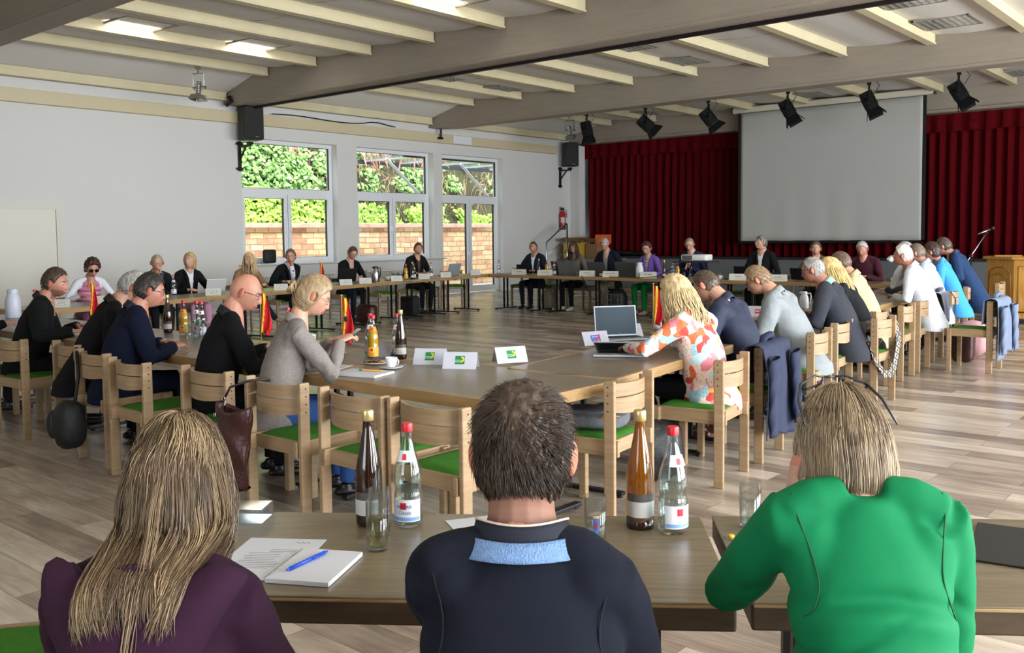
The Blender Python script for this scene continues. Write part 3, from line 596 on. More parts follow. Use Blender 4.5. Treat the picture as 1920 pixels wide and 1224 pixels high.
cpost(-2.74, 4.2, 187, 'wooden chair with a folded grey bag on its green seat', G2)
cpost(-2.68, 5.27, 188, 'wooden chair under the woman in the floral blouse', G2)
cpost(-2.76, 5.98, 188, 'wooden chair with the dark blue jacket over its back', G2)
cpost(-2.84, 7.05, 186, 'wooden chair with four dark dowels behind the light grey jacket man', G2)
cpost(-2.98, 7.88, 186, 'wooden chair under the man with the mint green collar', G2)
cpost(-2.82, 8.45, 180, 'wooden chair with a patterned bag strap hanging over it', G2)
cpost(-3.10, 9.2, 183, 'wooden chair under the man in the beige shirt', G2)
cpost(-3.12, 10.05, 184, 'wooden chair standing behind the patterned strap chair', G2)
cpost(-3.18, 10.8, 184, 'wooden chair under the white-haired man in white', G2)
cpost(-3.30, 11.75, 184, 'wooden chair with a dark velvet jacket hanging from it', G2)
cpost(-3.38, 12.75, 184, 'wooden chair under the woman in bright blue, black strap over it', G2)
cpost(-3.46, 13.8, 184, 'wooden chair under the man in the navy suit at the row end', G2)
cpost(-3.32, 14.9, 184, 'empty wooden chair in front of the lectern', G2)
cpost(-2.53, 11.15, 181, 'wooden chair with the blue-grey jacket over it, standing back from the row', G2)
LROW = [(-12.62, 5.75, 'wooden chair under the woman in the pink vest'), (-12.75, 6.8, 'wooden chair under the grey man holding his hands to his mouth'), (-12.95, 7.5, 'wooden chair under the woman with the ponytail'), (-13.25, 8.75, 'wooden chair under the woman with long blond hair'),
        (-13.5, 9.75, 'wooden chair under the man resting his chin'), (-13.7, 11.3, 'wooden chair under the man with the steel thermos before him'), (-13.55, 12.1, 'empty wooden chair between the two men before the middle window'), (-13.8, 13.1, 'wooden chair under the man with the silver laptop'), (-14.3, 13.95, 'empty wooden chair nearest the glazed door'), (-13.9, 13.55, None)]
for x, y, l in LROW:
    if l: chair(x, y, -10, l, G3)
chair(-14.2, 14.75, -30, 'empty wooden chair at the far corner of the ring', G3)
chair(-13.0, 15.75, -85, 'empty wooden chair at the left end of the far row', G4)
for x, l in [(-12.2, 'wooden chair under the man in the open blue jacket'), (-11.3, 'wooden chair under the brown-haired woman'), (-10.5, 'wooden chair under the man with crossed beige legs'), (-9.5, 'wooden chair under the woman in the purple jacket'), (-8.6, 'wooden chair under the man behind the projector'),
             (-7.85, 'empty wooden chair between the projector and the silver-haired man'), (-7.15, 'wooden chair under the silver-haired man in black'), (-6.2, 'wooden chair under the man in the grey-brown jacket'), (-5.4, 'wooden chair under the man in the maroon sweater')]:
    chair(x, 15.7, -90, l, G4)
chair(-2.6, .88, 52, 'green-seated wooden chair cut off by the lower left corner', 'chairs next to the camera')
chair(-.95, 1.09, 126, 'wooden chair hidden under the man in the dark blue shirt', 'chairs next to the camera')
chair(-1.42, .67, 126, 'wooden chair hidden under the woman in the purple hoodie', 'chairs next to the camera')
chair(-.49, 1.48, 126, 'wooden chair hidden under the woman in the green jacket', 'chairs next to the camera')
# ------------------------------------------------------------------ people
def remesh(mbs, voxel, smooth_it=2, fac=.5):
    """union of closed shapes as one continuous surface; returns (verts Nx3, faces)"""
    me = bpy.data.meshes.new('tmp'); me.from_pydata(mbs.v, [], mbs.f); me.update()
    o = bpy.data.objects.new('tmp', me); COL.objects.link(o)
    r = o.modifiers.new('r', 'REMESH'); r.mode = 'VOXEL'; r.voxel_size = voxel
    if smooth_it: s = o.modifiers.new('s', 'SMOOTH'); s.iterations = smooth_it; s.factor = fac
    dg = bpy.context.evaluated_depsgraph_get(); m2 = bpy.data.meshes.new_from_object(o.evaluated_get(dg))
    n = len(m2.vertices); V = np.empty(n*3, 'f'); m2.vertices.foreach_get('co', V); N = np.empty(n*3, 'f'); m2.vertices.foreach_get('normal', N)
    F = np.empty(len(m2.loops), 'i'); m2.loops.foreach_get('vertex_index', F)
    LS = np.empty(len(m2.polygons), 'i'); m2.polygons.foreach_get('loop_total', LS)
    bpy.data.objects.remove(o); bpy.data.meshes.remove(me); bpy.data.meshes.remove(m2)
    fs = np.split(F, np.cumsum(LS)[:-1]) if (LS != 4).any() else F.reshape(-1, 4)
    return V.reshape(-1, 3), fs, N.reshape(-1, 3)
def from_np(name, V, F, mats, parent, mi=None, smooth=True):
    me = bpy.data.meshes.new(name); me.from_pydata(V.tolist(), [], [tuple(int(i) for i in f) for f in F])
    for m in (mats if isinstance(mats, (list, tuple)) else [mats]): me.materials.append(m)
    if mi is not None: me.polygons.foreach_set('material_index', np.asarray(mi, 'i'))
    if smooth: me.polygons.foreach_set('use_smooth', [True]*len(me.polygons))
    o = bpy.data.objects.new(name, me); COL.objects.link(o); o.parent = parent; return o
def split_by(V, F, N, test):
    """partition quads by test(centres) into two (V,F)"""
    F = np.asarray(F); C = V[F].mean(1); k = test(C, N[F].mean(1)); out = []
    for sel in (k, ~k):
        f = F[sel]; u, inv = np.unique(f, return_inverse=True); out.append((V[u], inv.reshape(f.shape)))
    return out
def vnoise(P, s, seed=0.0, oct_=2):
    """cheap smooth pseudo-noise from rotated sines, numpy"""
    x, y, z = (P*s).T; r = 0
    for k in range(oct_+1):
        q = 1.9**k
        r = r+(np.sin(x*q*1.7+seed+2.1*np.sin(y*q*1.3+seed*2)+k)+np.sin(y*q*1.9+1.3*seed+1.7*np.sin(z*q*1.1+k*2))+np.sin(z*q*1.6+seed*.7+1.9*np.sin(x*q*1.2-k)))/(3*1.7**k)
    return r/1.8
def g_(x, c, s): return np.exp(-((x-c)/s)**2)
def sstep(a, b, x): t = np.clip((x-a)/(b-a), 0, 1); return t*t*(3-2*t)
_ico = {}
def ico(n):
    if n not in _ico:
        bm = bmesh.new(); bmesh.ops.create_icosphere(bm, subdivisions=n, radius=1); bm.verts.index_update()
        _ico[n] = (np.array([v.co[:] for v in bm.verts]), np.array([[v.index for v in f.verts] for f in bm.faces])); bm.free()
    return _ico[n]
def head_shape(U, fem=False, wide=1.0):
    """unit sphere directions -> head surface in head frame (x right, y forward, z up, origin at ear level, metres)"""
    x, y, z = U.T
    w_ = .0745*wide*(1-.20*np.clip(-z, 0, 1)**1.4*np.where(y > -.2, 1, .4)); X = w_*np.sign(x)*np.abs(x)**.92
    Y = np.where(y > 0, .092*y, .098*y*(1-.28*np.clip(-z, 0, 1)**.9)); Z = np.where(z > 0, .118*z, .112*z)
    f = np.clip(y, 0, 1)
    jaw = g_(z, -.72, .30)*sstep(.25, .75, y)*g_(x, 0, .42); Y = Y+.022*jaw
    Y = Y+.030*g_(z, -.98, .25)*f*0
    Y = Y+.006*g_(z, .27, .13)*sstep(.5, .9, y)*g_(np.abs(x), .30, .30)        # brow
    Y = Y-.013*g_(z, .10, .12)*sstep(.4, .8, y)*g_(np.abs(x), .40, .17)         # sockets
    nz = np.clip((.16-z)/.46, 0, 1)*(z > -.34); Y = Y+sstep(.5, .9, y)*(.006+.022*nz)*np.exp(-(x/(.10+.07*nz))**2)*np.where(z < -.30, np.clip((z+.40)/.10, 0, 1), 1)*(z < .18)
    Y = Y+.005*g_(z, -.50, .055)*g_(x, 0, .24)*sstep(.5, .9, y)+.005*g_(z, -.62, .05)*g_(x, 0, .20)*sstep(.5, .9, y)-.003*g_(z, -.56, .022)*g_(x, 0, .26)*sstep(.5, .9, y)
    Y = Y-.004*g_(z, -.74, .06)*g_(x, 0, .3)*sstep(.5, .9, y)
    X = X+np.sign(x)*.004*g_(z, -.12, .2)*sstep(.2, .6, y)*g_(np.abs(x), .62, .25)  # cheekbones
    return np.stack([X, Y, Z], 1)
def hair_mask(U, style):
    x, y, z = U.T; ax = np.abs(x)
    if style == 'bald': return sstep(-.55, -.35, z)*sstep(.45, .15, z)*sstep(.12, -.1, y)*.35
    if style == 'receding': hl = np.interp(y, [-1, -.35, -.05, .12, .3, .6, .8, 1], [-.62, -.55, -.3, .1, .35, .80, 1.0, 1.2])
    elif style in ('short', 'crew', 'curly', 'pixie'): hl = np.interp(y, [-1, -.35, -.08, .08, .25, .45, .6, .72, 1], [-.74, -.66, -.30, -.08, .02, .40, .62, .72, .8])
    else: hl = np.interp(y, [-1, -.3, 0, .2, .4, .7, .9, 1], [-1, -.95, -.8, -.35, .2, .5, .66, .7])
    m = sstep(-.04, .14, z-hl)
    if style in ('short', 'crew', 'receding', 'pixie', 'curly', 'bun', 'ponytail'):
        ear = ((y+.04)/(.17 if style in ('bun', 'ponytail') else .22))**2+((z-.0)/(.2 if style in ('bun', 'ponytail', 'curly') else .27))**2; m = m*np.where(ax > .7, sstep(.75, 1.15, ear), 1)
    return m
def frame(yaw, pitch, roll, loc):
    """head frame: yaw left(+) about z, pitch down(+), roll"""
    return Matrix.Translation(loc) @ Matrix.Rotation(R(yaw), 4, 'Z') @ Matrix.Rotation(R(-pitch), 4, 'X') @ Matrix.Rotation(R(roll), 4, 'Y')
def npT(M, P): A = np.array(M); return P @ A[:3, :3].T + A[:3, 3]
def m_hair(name, c1, c2, c3=None, sc_=(60, 60, 5), rough=.42):
    if name in MATS: return MATS[name]
    m, nt, p = _pb(name); L = nt.links; tc = nt.nodes.new('ShaderNodeTexCoord'); mp = nt.nodes.new('ShaderNodeMapping'); mp.inputs['Scale'].default_value = sc_; n = nt.nodes.new('ShaderNodeTexNoise'); n.inputs['Scale'].default_value = 1; n.inputs['Detail'].default_value = 4
    L.new(tc.outputs['Object'], mp.inputs[0]); L.new(mp.outputs[0], n.inputs[0]); r = ramp(nt, [(.3, c1), (.6, c2), (.75, c3 or c2)]); L.new(n.outputs[0], r.inputs[0]); L.new(r.outputs[0], p.inputs['Base Color']); p.inputs['Roughness'].default_value = rough
    p.inputs['Specular IOR Level'].default_value = .45
    b = nt.nodes.new('ShaderNodeBump'); b.inputs['Strength'].default_value = .5; b.inputs['Distance'].default_value = .004; L.new(n.outputs[0], b.inputs['Height']); L.new(b.outputs[0], p.inputs['Normal']); MATS[name] = m; return m
SKINS = {}
def skin_mats(c='#c99a80'):
    if c in SKINS: return SKINS[c]
    def mk(nm, col, rg=.5):
        m = mat(nm+c, col, rg, var=(25, .07), bump=(180, .08)); p = m.node_tree.nodes['Principled BSDF']; p.inputs['Subsurface Weight'].default_value = .08; p.inputs['Subsurface Radius'].default_value = (.012, .005, .003); return m
    base = srgb(c); f = lambda k: '#%02x%02x%02x' % tuple(int(max(0, min(255, int(c[1+2*i:3+2*i], 16)*k[i]))) for i in range(3))
    SKINS[c] = [mk('skin', c), mk('lips', f((.88, .66, .66))), mk('ear_skin', f((1.0, .84, .82))), mk('stubble', f((.70, .70, .72)), .7)]; return SKINS[c]
EYEW = mat('eye_white', '#d8d4cf', .3); IRIS = mat('iris_dark', '#2d241c', .2); LENS = glassy('spectacle_lens', (.93, .94, .95, 1), .02, .9)
SUNL = mat('dark_lens', '#120e0c', .15)
def locks(mb, roots, Mh, length, rad, seed, wave=.02, down=None, fan=.2, n=9, curl=0, back=None):
    """tapered hair locks; roots = unit directions on the scalp"""
    rr = random.Random(seed)
    for u in roots:
        P = Vector(head_shape(np.array([u]))[0])*1.04; nrm = Vector(u).normalized(); L_ = length(u) if callable(length) else length; L_ *= rr.uniform(.85, 1.1); st = L_/n
        pts = []; ph = rr.uniform(0, 6.28); am = wave*rr.uniform(.4, 1.2); d = (Vector((u[0]*.6, u[1]*.8-.1, .1))).normalized()
        q = P.copy()
        for k in range(n+1):
            off = Vector((math.sin(ph+k*1.15)*am*k/n, math.cos(ph*1.7+k*.95)*am*.7*k/n, 0)); pts.append(Mh @ (q+off)); 
            g = Vector((0, 0, -1)); d = (d*.45+g*.75+Vector((u[0], u[1], 0))*fan*(1-k/n)*.6).normalized(); q = q+d*st
            # stay outside the skull
            if q.z > -.10:
                e = Vector((q.x/.080, q.y/.102, q.z/.122)); l = e.length
                if l < 1.05: q = Vector((e.x/l*1.05*.080, e.y/l*1.05*.102, e.z/l*1.05*.122))
        mb.tube(pts, [rad*.7]+[rad]*(n-3)+[rad*.8, rad*.55, rad*.2], 5, flat=.6)
def fib(n, seed=0):
    i = np.arange(n)+.5; ph = np.arccos(1-2*i/n); th = PI*(1+5**.5)*i+seed; return np.stack([np.cos(th)*np.sin(ph), np.sin(th)*np.sin(ph), np.cos(ph)], 1)
def hand_geo(mb, W, fdir, ndir, side, curl=.5, sc_=1.0, spread=.1):
    """palm and five bent fingers. W wrist, fdir finger direction, ndir back-of-hand normal, side +1 right hand"""
    f = Vector(fdir).normalized(); n = Vector(ndir); n = (n-f*n.dot(f)).normalized(); x = f.cross(n)*1.0
    th = x*(-side)   # thumb side
    k = sc_
    mb.tube([W-f*.02*k, W+f*.02*k, W+f*.05*k, W+f*.085*k, W+f*.098*k], [.024*k, .030*k, .036*k, .037*k, .028*k], 12, flat=.42, up=n)
    for i, (off, l, r) in enumerate([(.028, .070, .0088), (.0095, .078, .0092), (-.0095, .073, .0088), (-.027, .058, .0078)]):
        base = W+f*(.085-.006*abs(i-1))*k+th*off*k; d = (f+th*off*spread*8).normalized(); pts = [base-d*.02*k, base]; a = curl*(.55+.12*i); q = base
        for s_ in (.42, .32, .26):
            d = (Matrix.Rotation(a*side*0, 3, n) @ d); d = (d*math.cos(a*.7)-n*math.sin(a*.7)).normalized() if True else d
            q = q+d*l*s_*k*1.12; pts.append(q)
        mb.tube(pts, [r*k, r*k, r*.95*k, r*.88*k, r*.7*k], 8)
    b = W+f*.025*k+th*.026*k-n*.006*k; d = (f*.75+th*.7-n*.35).normalized(); q = b+d*.032*k; d2 = (f*.95+th*.2-n*.35*curl*2).normalized()
    mb.tube([b-d*.01*k, b, q, q+d2*.026*k, q+d2*.045*k], [.013*k, .0135*k, .0115*k, .0105*k, .007*k], 8)
def ik(S, T, l1, l2, hint):
    S, T = Vector(S), Vector(T); d = T-S; L_ = d.length; mx = (l1+l2)*.985
    if L_ > mx: T = S+d.normalized()*mx; d = T-S; L_ = mx
    a = (l1*l1-l2*l2+L_*L_)/(2*L_); h = math.sqrt(max(0, l1*l1-a*a)); u = d.normalized(); hv = Vector(hint); hv = (hv-u*hv.dot(u))
    hv = hv.normalized() if hv.length > 1e-5 else u.orthogonal(); return S+u*a+hv*h, T
def seam(P_, pts, r, m_, name='seam'):
    V, N = P_['garment']; out = []
    for p in pts:
        i = int(np.argmin(((V-np.array(p))**2).sum(1))); out.append(V[i]+N[i]*.0004)
    out = np.array(out)
    for _ in range(3): out[1:-1] = (out[:-2]+out[1:-1]*2+out[2:])/4
    return MB().tube([Vector(q) for q in out], r, 5).build(name, m_, P_['root'], smooth=True)
def person(x, y, face, label, top=1.31, lean=14, hy=0, hp=8, hr=0, skin='#c0917a', hair=('short', '#2d241d', '#4a3a2d'), fem=False, fat=1.0,
           torso=('suit_jacket', '#15161a'), legs='#15161a', shirt=None, Lh=(-.16, .40, .79), Rh=(.16, .40, .79), eL=(-.6, -.3, -.7), eR=(.6, -.3, -.7), glasses=None, vox=.008,
           shoes='#151312', cross=False, hcurl=.5, bare=.0, hvox=None, twist=0, foot=(.0, .0), group=None, tmat=None, lmat=None, hdirL=None, hdirR=None, wrink=.006, extra=None, skirt=False, headsc=1.0, spread=.0, hem=.46, collar=None, beard=False, headdy=0, zneck=0, tail=None, handn=None, fold=None, sleeves=None, nape=False, shup=0):
    t = thing('person', label, 'person', (x, y, 0), R(face-90), group); zb = .45; ln = R(lean); k = (top-.45)/.86; kt = (top-.262+shup*.85-zb)/(.575*math.cos(ln*.85))
    def sp(s):  # spine point, s metres up from the seat
        a = ln*min(1, s/.45+.15); return Vector((0, math.sin(ln)*s*kt*1.05, zb+s*kt*math.cos(ln*.85)))
    W_ = fat*(.93 if fem else 1.0)
    C7 = sp(.575)+Vector((0, .0, 0)); neck_dir = Vector((0, math.sin(ln)*.6+.18, 1)).normalized()
    HC = C7+Vector((0, .045+math.sin(ln)*.16+headdy+.05*math.sin(R(max(hp, 0))), 0)); HC.z = top-.122*headsc
    t.location = Vector((x, y, 0))-Matrix.Rotation(R(face-90), 3, 'Z') @ Vector((HC.x, HC.y, 0))
    Mh = frame(hy, hp, hr, HC) @ Matrix.Scale(headsc, 4)
    tw = Matrix.Rotation(R(twist), 3, 'Z')
    sh = sp(.50); shw = .172*W_+spread
    S = {s: Vector((s*shw, sh.y, top-.352+shup)) for s in (-1, 1)}
    if twist:
        for s in S: S[s] = Vector(sh)+tw @ (S[s]-Vector(sh))
    EL, HL = ik(S[-1], Lh, .29*k, .255*k, eL); ER, HR = ik(S[1], Rh, .29*k, .255*k, eR)
    # ---- skin: head, neck, a slim core and the hands in one surface
    b = MB(); hv = hvox or min(vox, .0065)
    Uv, Fv = ico(5 if hv < .005 else 4); Hd = npT(Mh, head_shape(Uv, fem)); b.add([tuple(p) for p in Hd], [tuple(f) for f in Fv.tolist()])
    nb = Mh @ Vector((0, -.032, -.07)); nr = (.050 if fem else .060)*headsc*(1+.3*(fat-1))
    b.tube([C7+Vector((0, .01, -.16)), C7+Vector((0, .012, -.05)), (C7+nb)/2, nb, Mh @ Vector((0, -.015, -.02))], [nr*1.3, nr*1.22, nr, nr*.98, nr*.9], 14)
    b.tube([sp(.12), sp(.3), sp(.42)], [.05, .05, .06], 10)
    b.tube([S[-1]*.9+sp(.44)*.1, sp(.45), S[1]*.9+sp(.44)*.1], [.035, .06, .035], 8)
    for s in (-1, 1):
        ec = Mh @ Vector((s*(.087 if hair[0] in ('short', 'crew', 'receding', 'bald', 'pixie', 'curly', 'bun', 'ponytail') else .070), -.012, .000)); er = Mh.to_3x3()
        E = Matrix.Translation(ec) @ er.to_4x4() @ Matrix.Rotation(R(s*-38), 4, 'Z')
        b.ell((0, 0, 0), (.009, .018, .031), 8, M=Matrix.Identity(4)) if False else b.lathe([(max(1e-4, math.sin(PI*i/8)), -math.cos(PI*i/8)) for i in range(9)], 12, E @ Matrix.Diagonal((.0085, .0195, .034, 1)))
    for s, E_, H_, hd in ((-1, EL, HL, hdirL), (1, ER, HR, hdirR)):
        fd = (H_-E_).normalized(); b.tube([S[s], E_, E_.lerp(H_, .5), H_-fd*.0], [.034*k, .025*k, .029*k, .0235*k], 10)
        f2 = Vector(hd) if hd else Vector((fd.x*.6-s*.25, fd.y, min(fd.z, .05)))
        n2 = Vector((s*.25, 0, 1)) if not handn else Vector(handn[0 if s < 0 else 1])
        hand_geo(b, H_, f2, n2, s, hcurl, .98 if not fem else .88)
    V, F, N = remesh(b, hv, 1, .35)
    F = np.asarray(F); inv = np.array(Mh.inverted()); C = V[F].mean(1); Ch = C @ inv[:3, :3].T + inv[:3, 3]
    mi = np.zeros(len(F), int); cx, cy, cz = Ch.T
    mi[(cy > .078) & (np.abs(cx) < .024) & (np.abs(cz+.063) < .0095)] = 1
    mi[(np.abs(cx) > .077) & (np.abs(cz) < .035) & (cy < .02) & (cy > -.035)] = 2
    if beard: mi[(cz < -.045) & (cz > -.125) & (cy > -.0) & ~((cy > .08) & (np.abs(cx) < .02) & (cz > -.075))] = 3
    if nape: mi[(cy < -.02) & (cz < -.05) & (cz > -.098+.012*vnoise(Ch, 60, 2)-.15*np.abs(cx))] = 3
    body = from_np('body', V, F, skin_mats(skin), t, mi)
    # eyes and brows
    e = MB(); i_ = MB(); br = MB()
    for s in (-1, 1):
        e.lathe([(max(1e-4, math.sin(PI*i/8)), -math.cos(PI*i/8)) for i in range(9)], 12, Mh @ Matrix.Translation((s*.031, .0715, .012)) @ Matrix.Diagonal((.0135, .0115, .0075, 1)))
        i_.lathe([(max(1e-4, math.sin(PI*i/6)), -math.cos(PI*i/6)) for i in range(7)], 10, Mh @ Matrix.Translation((s*.031, .0775, .010)) @ Matrix.Diagonal((.0058, .006, .006, 1)))
        br.tube([Mh @ Vector((s*.013, .0885, .028)), Mh @ Vector((s*.03, .087, .034)), Mh @ Vector((s*.048, .075, .029))], [.003, .0038, .0018], 5)
    e.v += [] ; n0 = len(e.f); e.add(i_.v, i_.f, 1); e.build('eyes', [EYEW, IRIS], t, smooth=True)
    hst = hair[0]; hm = m_hair('hair_%s_%s' % (hair[1][1:], (hair[3] if len(hair) > 3 else hair[2])[1:]), hair[1], hair[2], hair[3] if len(hair) > 3 else None, hair[4] if len(hair) > 4 else (60, 60, 5))
    br.build('eyebrows', hm, t, smooth=True)
    # ---- hair
    if hst != 'none':
        Uh, Fh = ico(6 if hv < .005 else 5); mk = hair_mask(Uh, hst); Hs = head_shape(Uh, fem)
        nn = Uh/np.linalg.norm(Uh, axis=1)[:, None]; th = {'bald': .004, 'receding': .009, 'crew': .008, 'short': .013, 'curly': .026, 'pixie': .020}.get(hst, .02)
        vol = 1+.5*np.clip(nn[:, 2], 0, 1)*(hst in ('short', 'pixie', 'curly'))
        fr = {'curly': 38, 'short': 55, 'pixie': 45}.get(hst, 60)
        ns = vnoise(Uh*np.array([1, 1, .35]), fr*.42, 1.3+x*3, 2)*(.2 if hst != 'curly' else .6)+vnoise(Uh, 7, y)*.25
        taper = np.clip(.25+1.1*sstep(-.55, .1, Uh[:, 2]), 0, 1) if hst in ('short', 'crew', 'receding') else 1
        off = np.where(mk > .02, mk*(th*vol*(1+ns))*taper+.0015*mk, 0)-(1-mk)*.012
        Hp = Hs+nn*off[:, None]
        hb = MB(); hb.add([tuple(p) for p in npT(Mh, Hp)], [tuple(f) for f in Fh.tolist()])
        rt = fib(300 if hv < .005 else 170, x)
        if hst in ('short', 'pixie', 'receding', 'crew', 'curly') :
            sel = [u for u in rt if hair_mask(np.array([u]), hst)[0] > .8 and u[2] > -.35]
            rr = random.Random(int(abs(x*100)))
            ll = {'curly': .03, 'crew': .016, 'receding': .022}.get(hst, .034)
            for u in sel:
                nU = Vector(u); q = Vector(head_shape(np.array([u]))[0]); q = q+nU*th*.5; dd = Vector((.25*u[0]+rr.uniform(-.3, .3), -.55+1.2*max(0, u[1]), -.35-.5*abs(u[1]))); dd = (dd-nU*dd.dot(nU)*.8).normalized(); pts = []
                for j in range(4): pts.append(Mh @ (q+nU*th*(.35+.25*math.sin(j)))); q = q+dd*ll/3; 
                hb.tube(pts, [.004, .005, .004, .001], 4, flat=.6)
        elif hst in ('long', 'longwavy', 'bob', 'ponytail', 'bun'):
            if hst in ('long', 'longwavy', 'bob'):
                Ld = hair[5] if len(hair) > 5 else .38
                roots = [u for u in fib(900 if hv < .005 else 620, x) if u[2] > -.15 and hair_mask(np.array([u]), hst)[0] > .5 and (u[1] < .35 or abs(u[0]) > .45)]
                locks(hb, roots, Mh, lambda u: Ld*(.75+.25*u[2])+.10*max(0, u[2]), .0048, int(abs(y*77)), .008 if hst != 'longwavy' else .022, n=12, fan=.25)
            else:
                sel = [u for u in rt if hair_mask(np.array([u]), hst)[0] > .8]
                for u in sel:
                    nU = Vector(u); q = Vector(head_shape(np.array([u]))[0])+nU*.016; tgt = Vector((0, -.115, .045 if hst == 'ponytail' else .0)); pts = []
                    for j in range(5):
                        pts.append(Mh @ q); dd = (tgt-q); q = q+dd*.2; ee = Vector((q.x/.080, q.y/.105, q.z/.125)); l = ee.length
                        if l < 1.12: q = Vector((ee.x/l*1.12*.080, ee.y/l*1.12*.105, ee.z/l*1.12*.125))
                    hb.tube(pts, [.003, .006, .006, .006, .004], 4, flat=.6)
                rr = random.Random(5)
                if hst == 'ponytail':
                    for j in range(34):
                        a, r_ = rr.uniform(0, 6.28), rr.uniform(0, .02); q = Vector((math.cos(a)*r_, -.125, .05+math.sin(a)*r_)); pts = []
                        for s_ in range(7): pts.append(Mh @ (q+Vector((math.cos(a)*r_*.8*math.sin(s_/6*PI), -.045*math.sin(s_/6*2.4)-.01, -.034*s_+(.02 if s_ == 1 else 0))))) 
                        hb.tube(pts, [.006, .008, .008, .007, .006, .005, .001], 4, flat=.7)
                else:
                    for j in range(26):
                        a = rr.uniform(0, 6.28); r_ = rr.uniform(.015, .036); cc = Vector((0, -.118, .005)); pts = [Mh @ (cc+Vector((math.cos(a+s_*.7)*r_, -.012+rr.uniform(-.004, .004)+.018*math.cos(s_), math.sin(a+s_*.7)*r_*1.1))) for s_ in range(6)]
                        hb.tube(pts, [.006, .009, .009, .009, .008, .003], 4, flat=.7)
        hb.build('hair', hm, t, smooth=True)
    # ---- upper clothing
    c = MB(); w1 = W_; zp = zb+.10
    prof = [(-.035, .185, .14), (.05, .193, .15), (.13, .172, .135), (.22, .163, .128), (.32, .172, .130), (.41, .180, .125), (.48, .160, .105), (.525, .112, .080), (.56, .072, .066)]
    if fem: prof = [(-.03, .185, .145), (.05, .193, .15), (.13, .165, .128), (.22, .15, .118), (.32, .155, .125), (.41, .163, .115), (.48, .145, .095), (.525, .10, .072), (.555, .062, .060)]
    vs = []; fs = []; n = 36
    for s_, wd, dp in prof:
        p = sp(max(s_, 0)); p.z += min(s_, 0)
        for q in range(n):
            a = 2*PI*q/n; cxx, cyy = math.cos(a), math.sin(a); v = Vector((math.copysign(abs(cxx)**.85, cxx)*wd*w1, cyy*dp*(fat if cyy > 0 else .5+.5*fat)*(1+(.12*fat if (cyy > 0 and s_ < .25) else 0)), 0))
            if twist: v = Matrix.Rotation(R(twist)*min(1, max(0, s_/.45)), 3, 'Z') @ v
            vs.append(p+v)
    for i in range(len(prof)-1):
        for q in range(n): fs.append((i*n+q, i*n+(q+1) % n, (i+1)*n+(q+1) % n, (i+1)*n+q))
    fs += [tuple(range(n))[::-1], tuple((len(prof)-1)*n+q for q in range(n))]; c.add(vs, fs)
    sleeve = 1.0-bare; tk = .062 if not fem else .052; tk *= (.5+.5*fat)
    if torso[0] in ('suit_jacket', 'blazer'): tk *= 1.08
    c0 = c
    if torso[0] == 'vest': c = MB()
    if True:
        for s, E_, H_ in ((-1, EL, HL), (1, ER, HR)):
            base = S[s]-Vector((s*.03, 0, .0)); nk = C7+Vector((s*.035, -.005, -.035)); c.tube([nk, nk.lerp(S[s], .5)+Vector((0, 0, .012)), S[s]+Vector((0, 0, .006))], [.052*w1, .056*w1, .056*w1], 22); pts = [sp(.44)+Vector((s*.08, 0, 0)), S[s].lerp(sp(.46), .2), S[s], S[s].lerp(E_, .18), S[s].lerp(E_, .5), E_]; rad = [.080*w1, .070*w1, .064*w1, .062*w1, tk*1.0, tk*.88]
            if sleeve > .55: pts += [E_.lerp(H_, .5), E_.lerp(H_, sleeve-.03)]; rad += [tk*.78, tk*.62]
            else: pts = pts[:-1]+[S[s].lerp(E_, .78)]; rad[-1] = tk*.95
            c.tube(pts, rad, 26)
    if torso[0] == 'vest':
        V, F, N = remesh(c, vox, 5, .6); V = V-N*.006; from_np('sleeves', V, F, mat('sleeves_'+sleeves, sleeves, .8, bump=(200, .2)), t); c = c0
    V, F, N = remesh(c, vox, 5 if vox > .0065 else 14, .6)
    inv_loc = V.copy()
    if wrink:
        # folds: diagonal at the elbows, soft vertical drape elsewhere
        dE = np.minimum(np.linalg.norm(V-np.array(EL), axis=1), np.linalg.norm(V-np.array(ER), axis=1)); dS = np.minimum(np.linalg.norm(V-np.array(S[-1]), axis=1), np.linalg.norm(V-np.array(S[1]), axis=1))
        wv = wrink*(vnoise(V*np.array([1, 1, 1.6]), 13, x)*.7+vnoise(V*np.array([1, 1, .4]), 24, y)*.35)*(.55+1.3*np.exp(-(dE/.11)**2)+.5*np.exp(-(dS/.16)**2)); V = V+N*wv[:, None]
    if fold is not None: V = fold(V, N)
    tm = tmat or mat('cloth_'+torso[0]+torso[1], torso[1], .9, bump=(350, .25), spec=.2)
    if shirt:
        z0 = sp(.18).z; z1 = sp(.56).z
        wid = .012+.075*1.0
        nzv = sp(.5)
        test = lambda C_, N_: (C_[:, 1] > sp(.0).y+.0+ (C_[:, 2]-zb)*math.tan(ln)*.9-.0) & (np.abs(C_[:, 0]) < np.clip((C_[:, 2]-z0)/(z1-z0), 0, 1)*.075) & (N_[:, 1] > .05)
        garment0 = (V, N); (Va, Fa), (V, F) = split_by(V, F, N, test)
        if len(Fa): from_np('shirt', Va, Fa, shirt if not isinstance(shirt, str) else mat('shirt_'+shirt, shirt, .8, bump=(200, .2)), t)
        if torso[0] in ('suit_jacket', 'blazer', 'cardigan'):
            lp = MB()
            for s in (-1, 1):
                pts = []; 
                for j in range(7):
                    u = j/6; zz = z0+(z1-z0)*u; xx = s*(.008+.075*u); cand = V[(np.abs(V[:, 0]-xx) < .02) & (np.abs(V[:, 2]-zz) < .02)]
                    yy = cand[:, 1].max() if len(cand) else sp((zz-zb)/k).y+.1
                    pts.append((xx, yy+.001, zz))
                lp.tube(pts, [.004, .014, .02, .026, .028, .024, .016], 6, flat=.22, up=(0, 1, .3))
            lp.build('lapels', tm, t, smooth=True)
    from_np(torso[0], V, F, tm, t); garment = garment0 if shirt else (V, N)
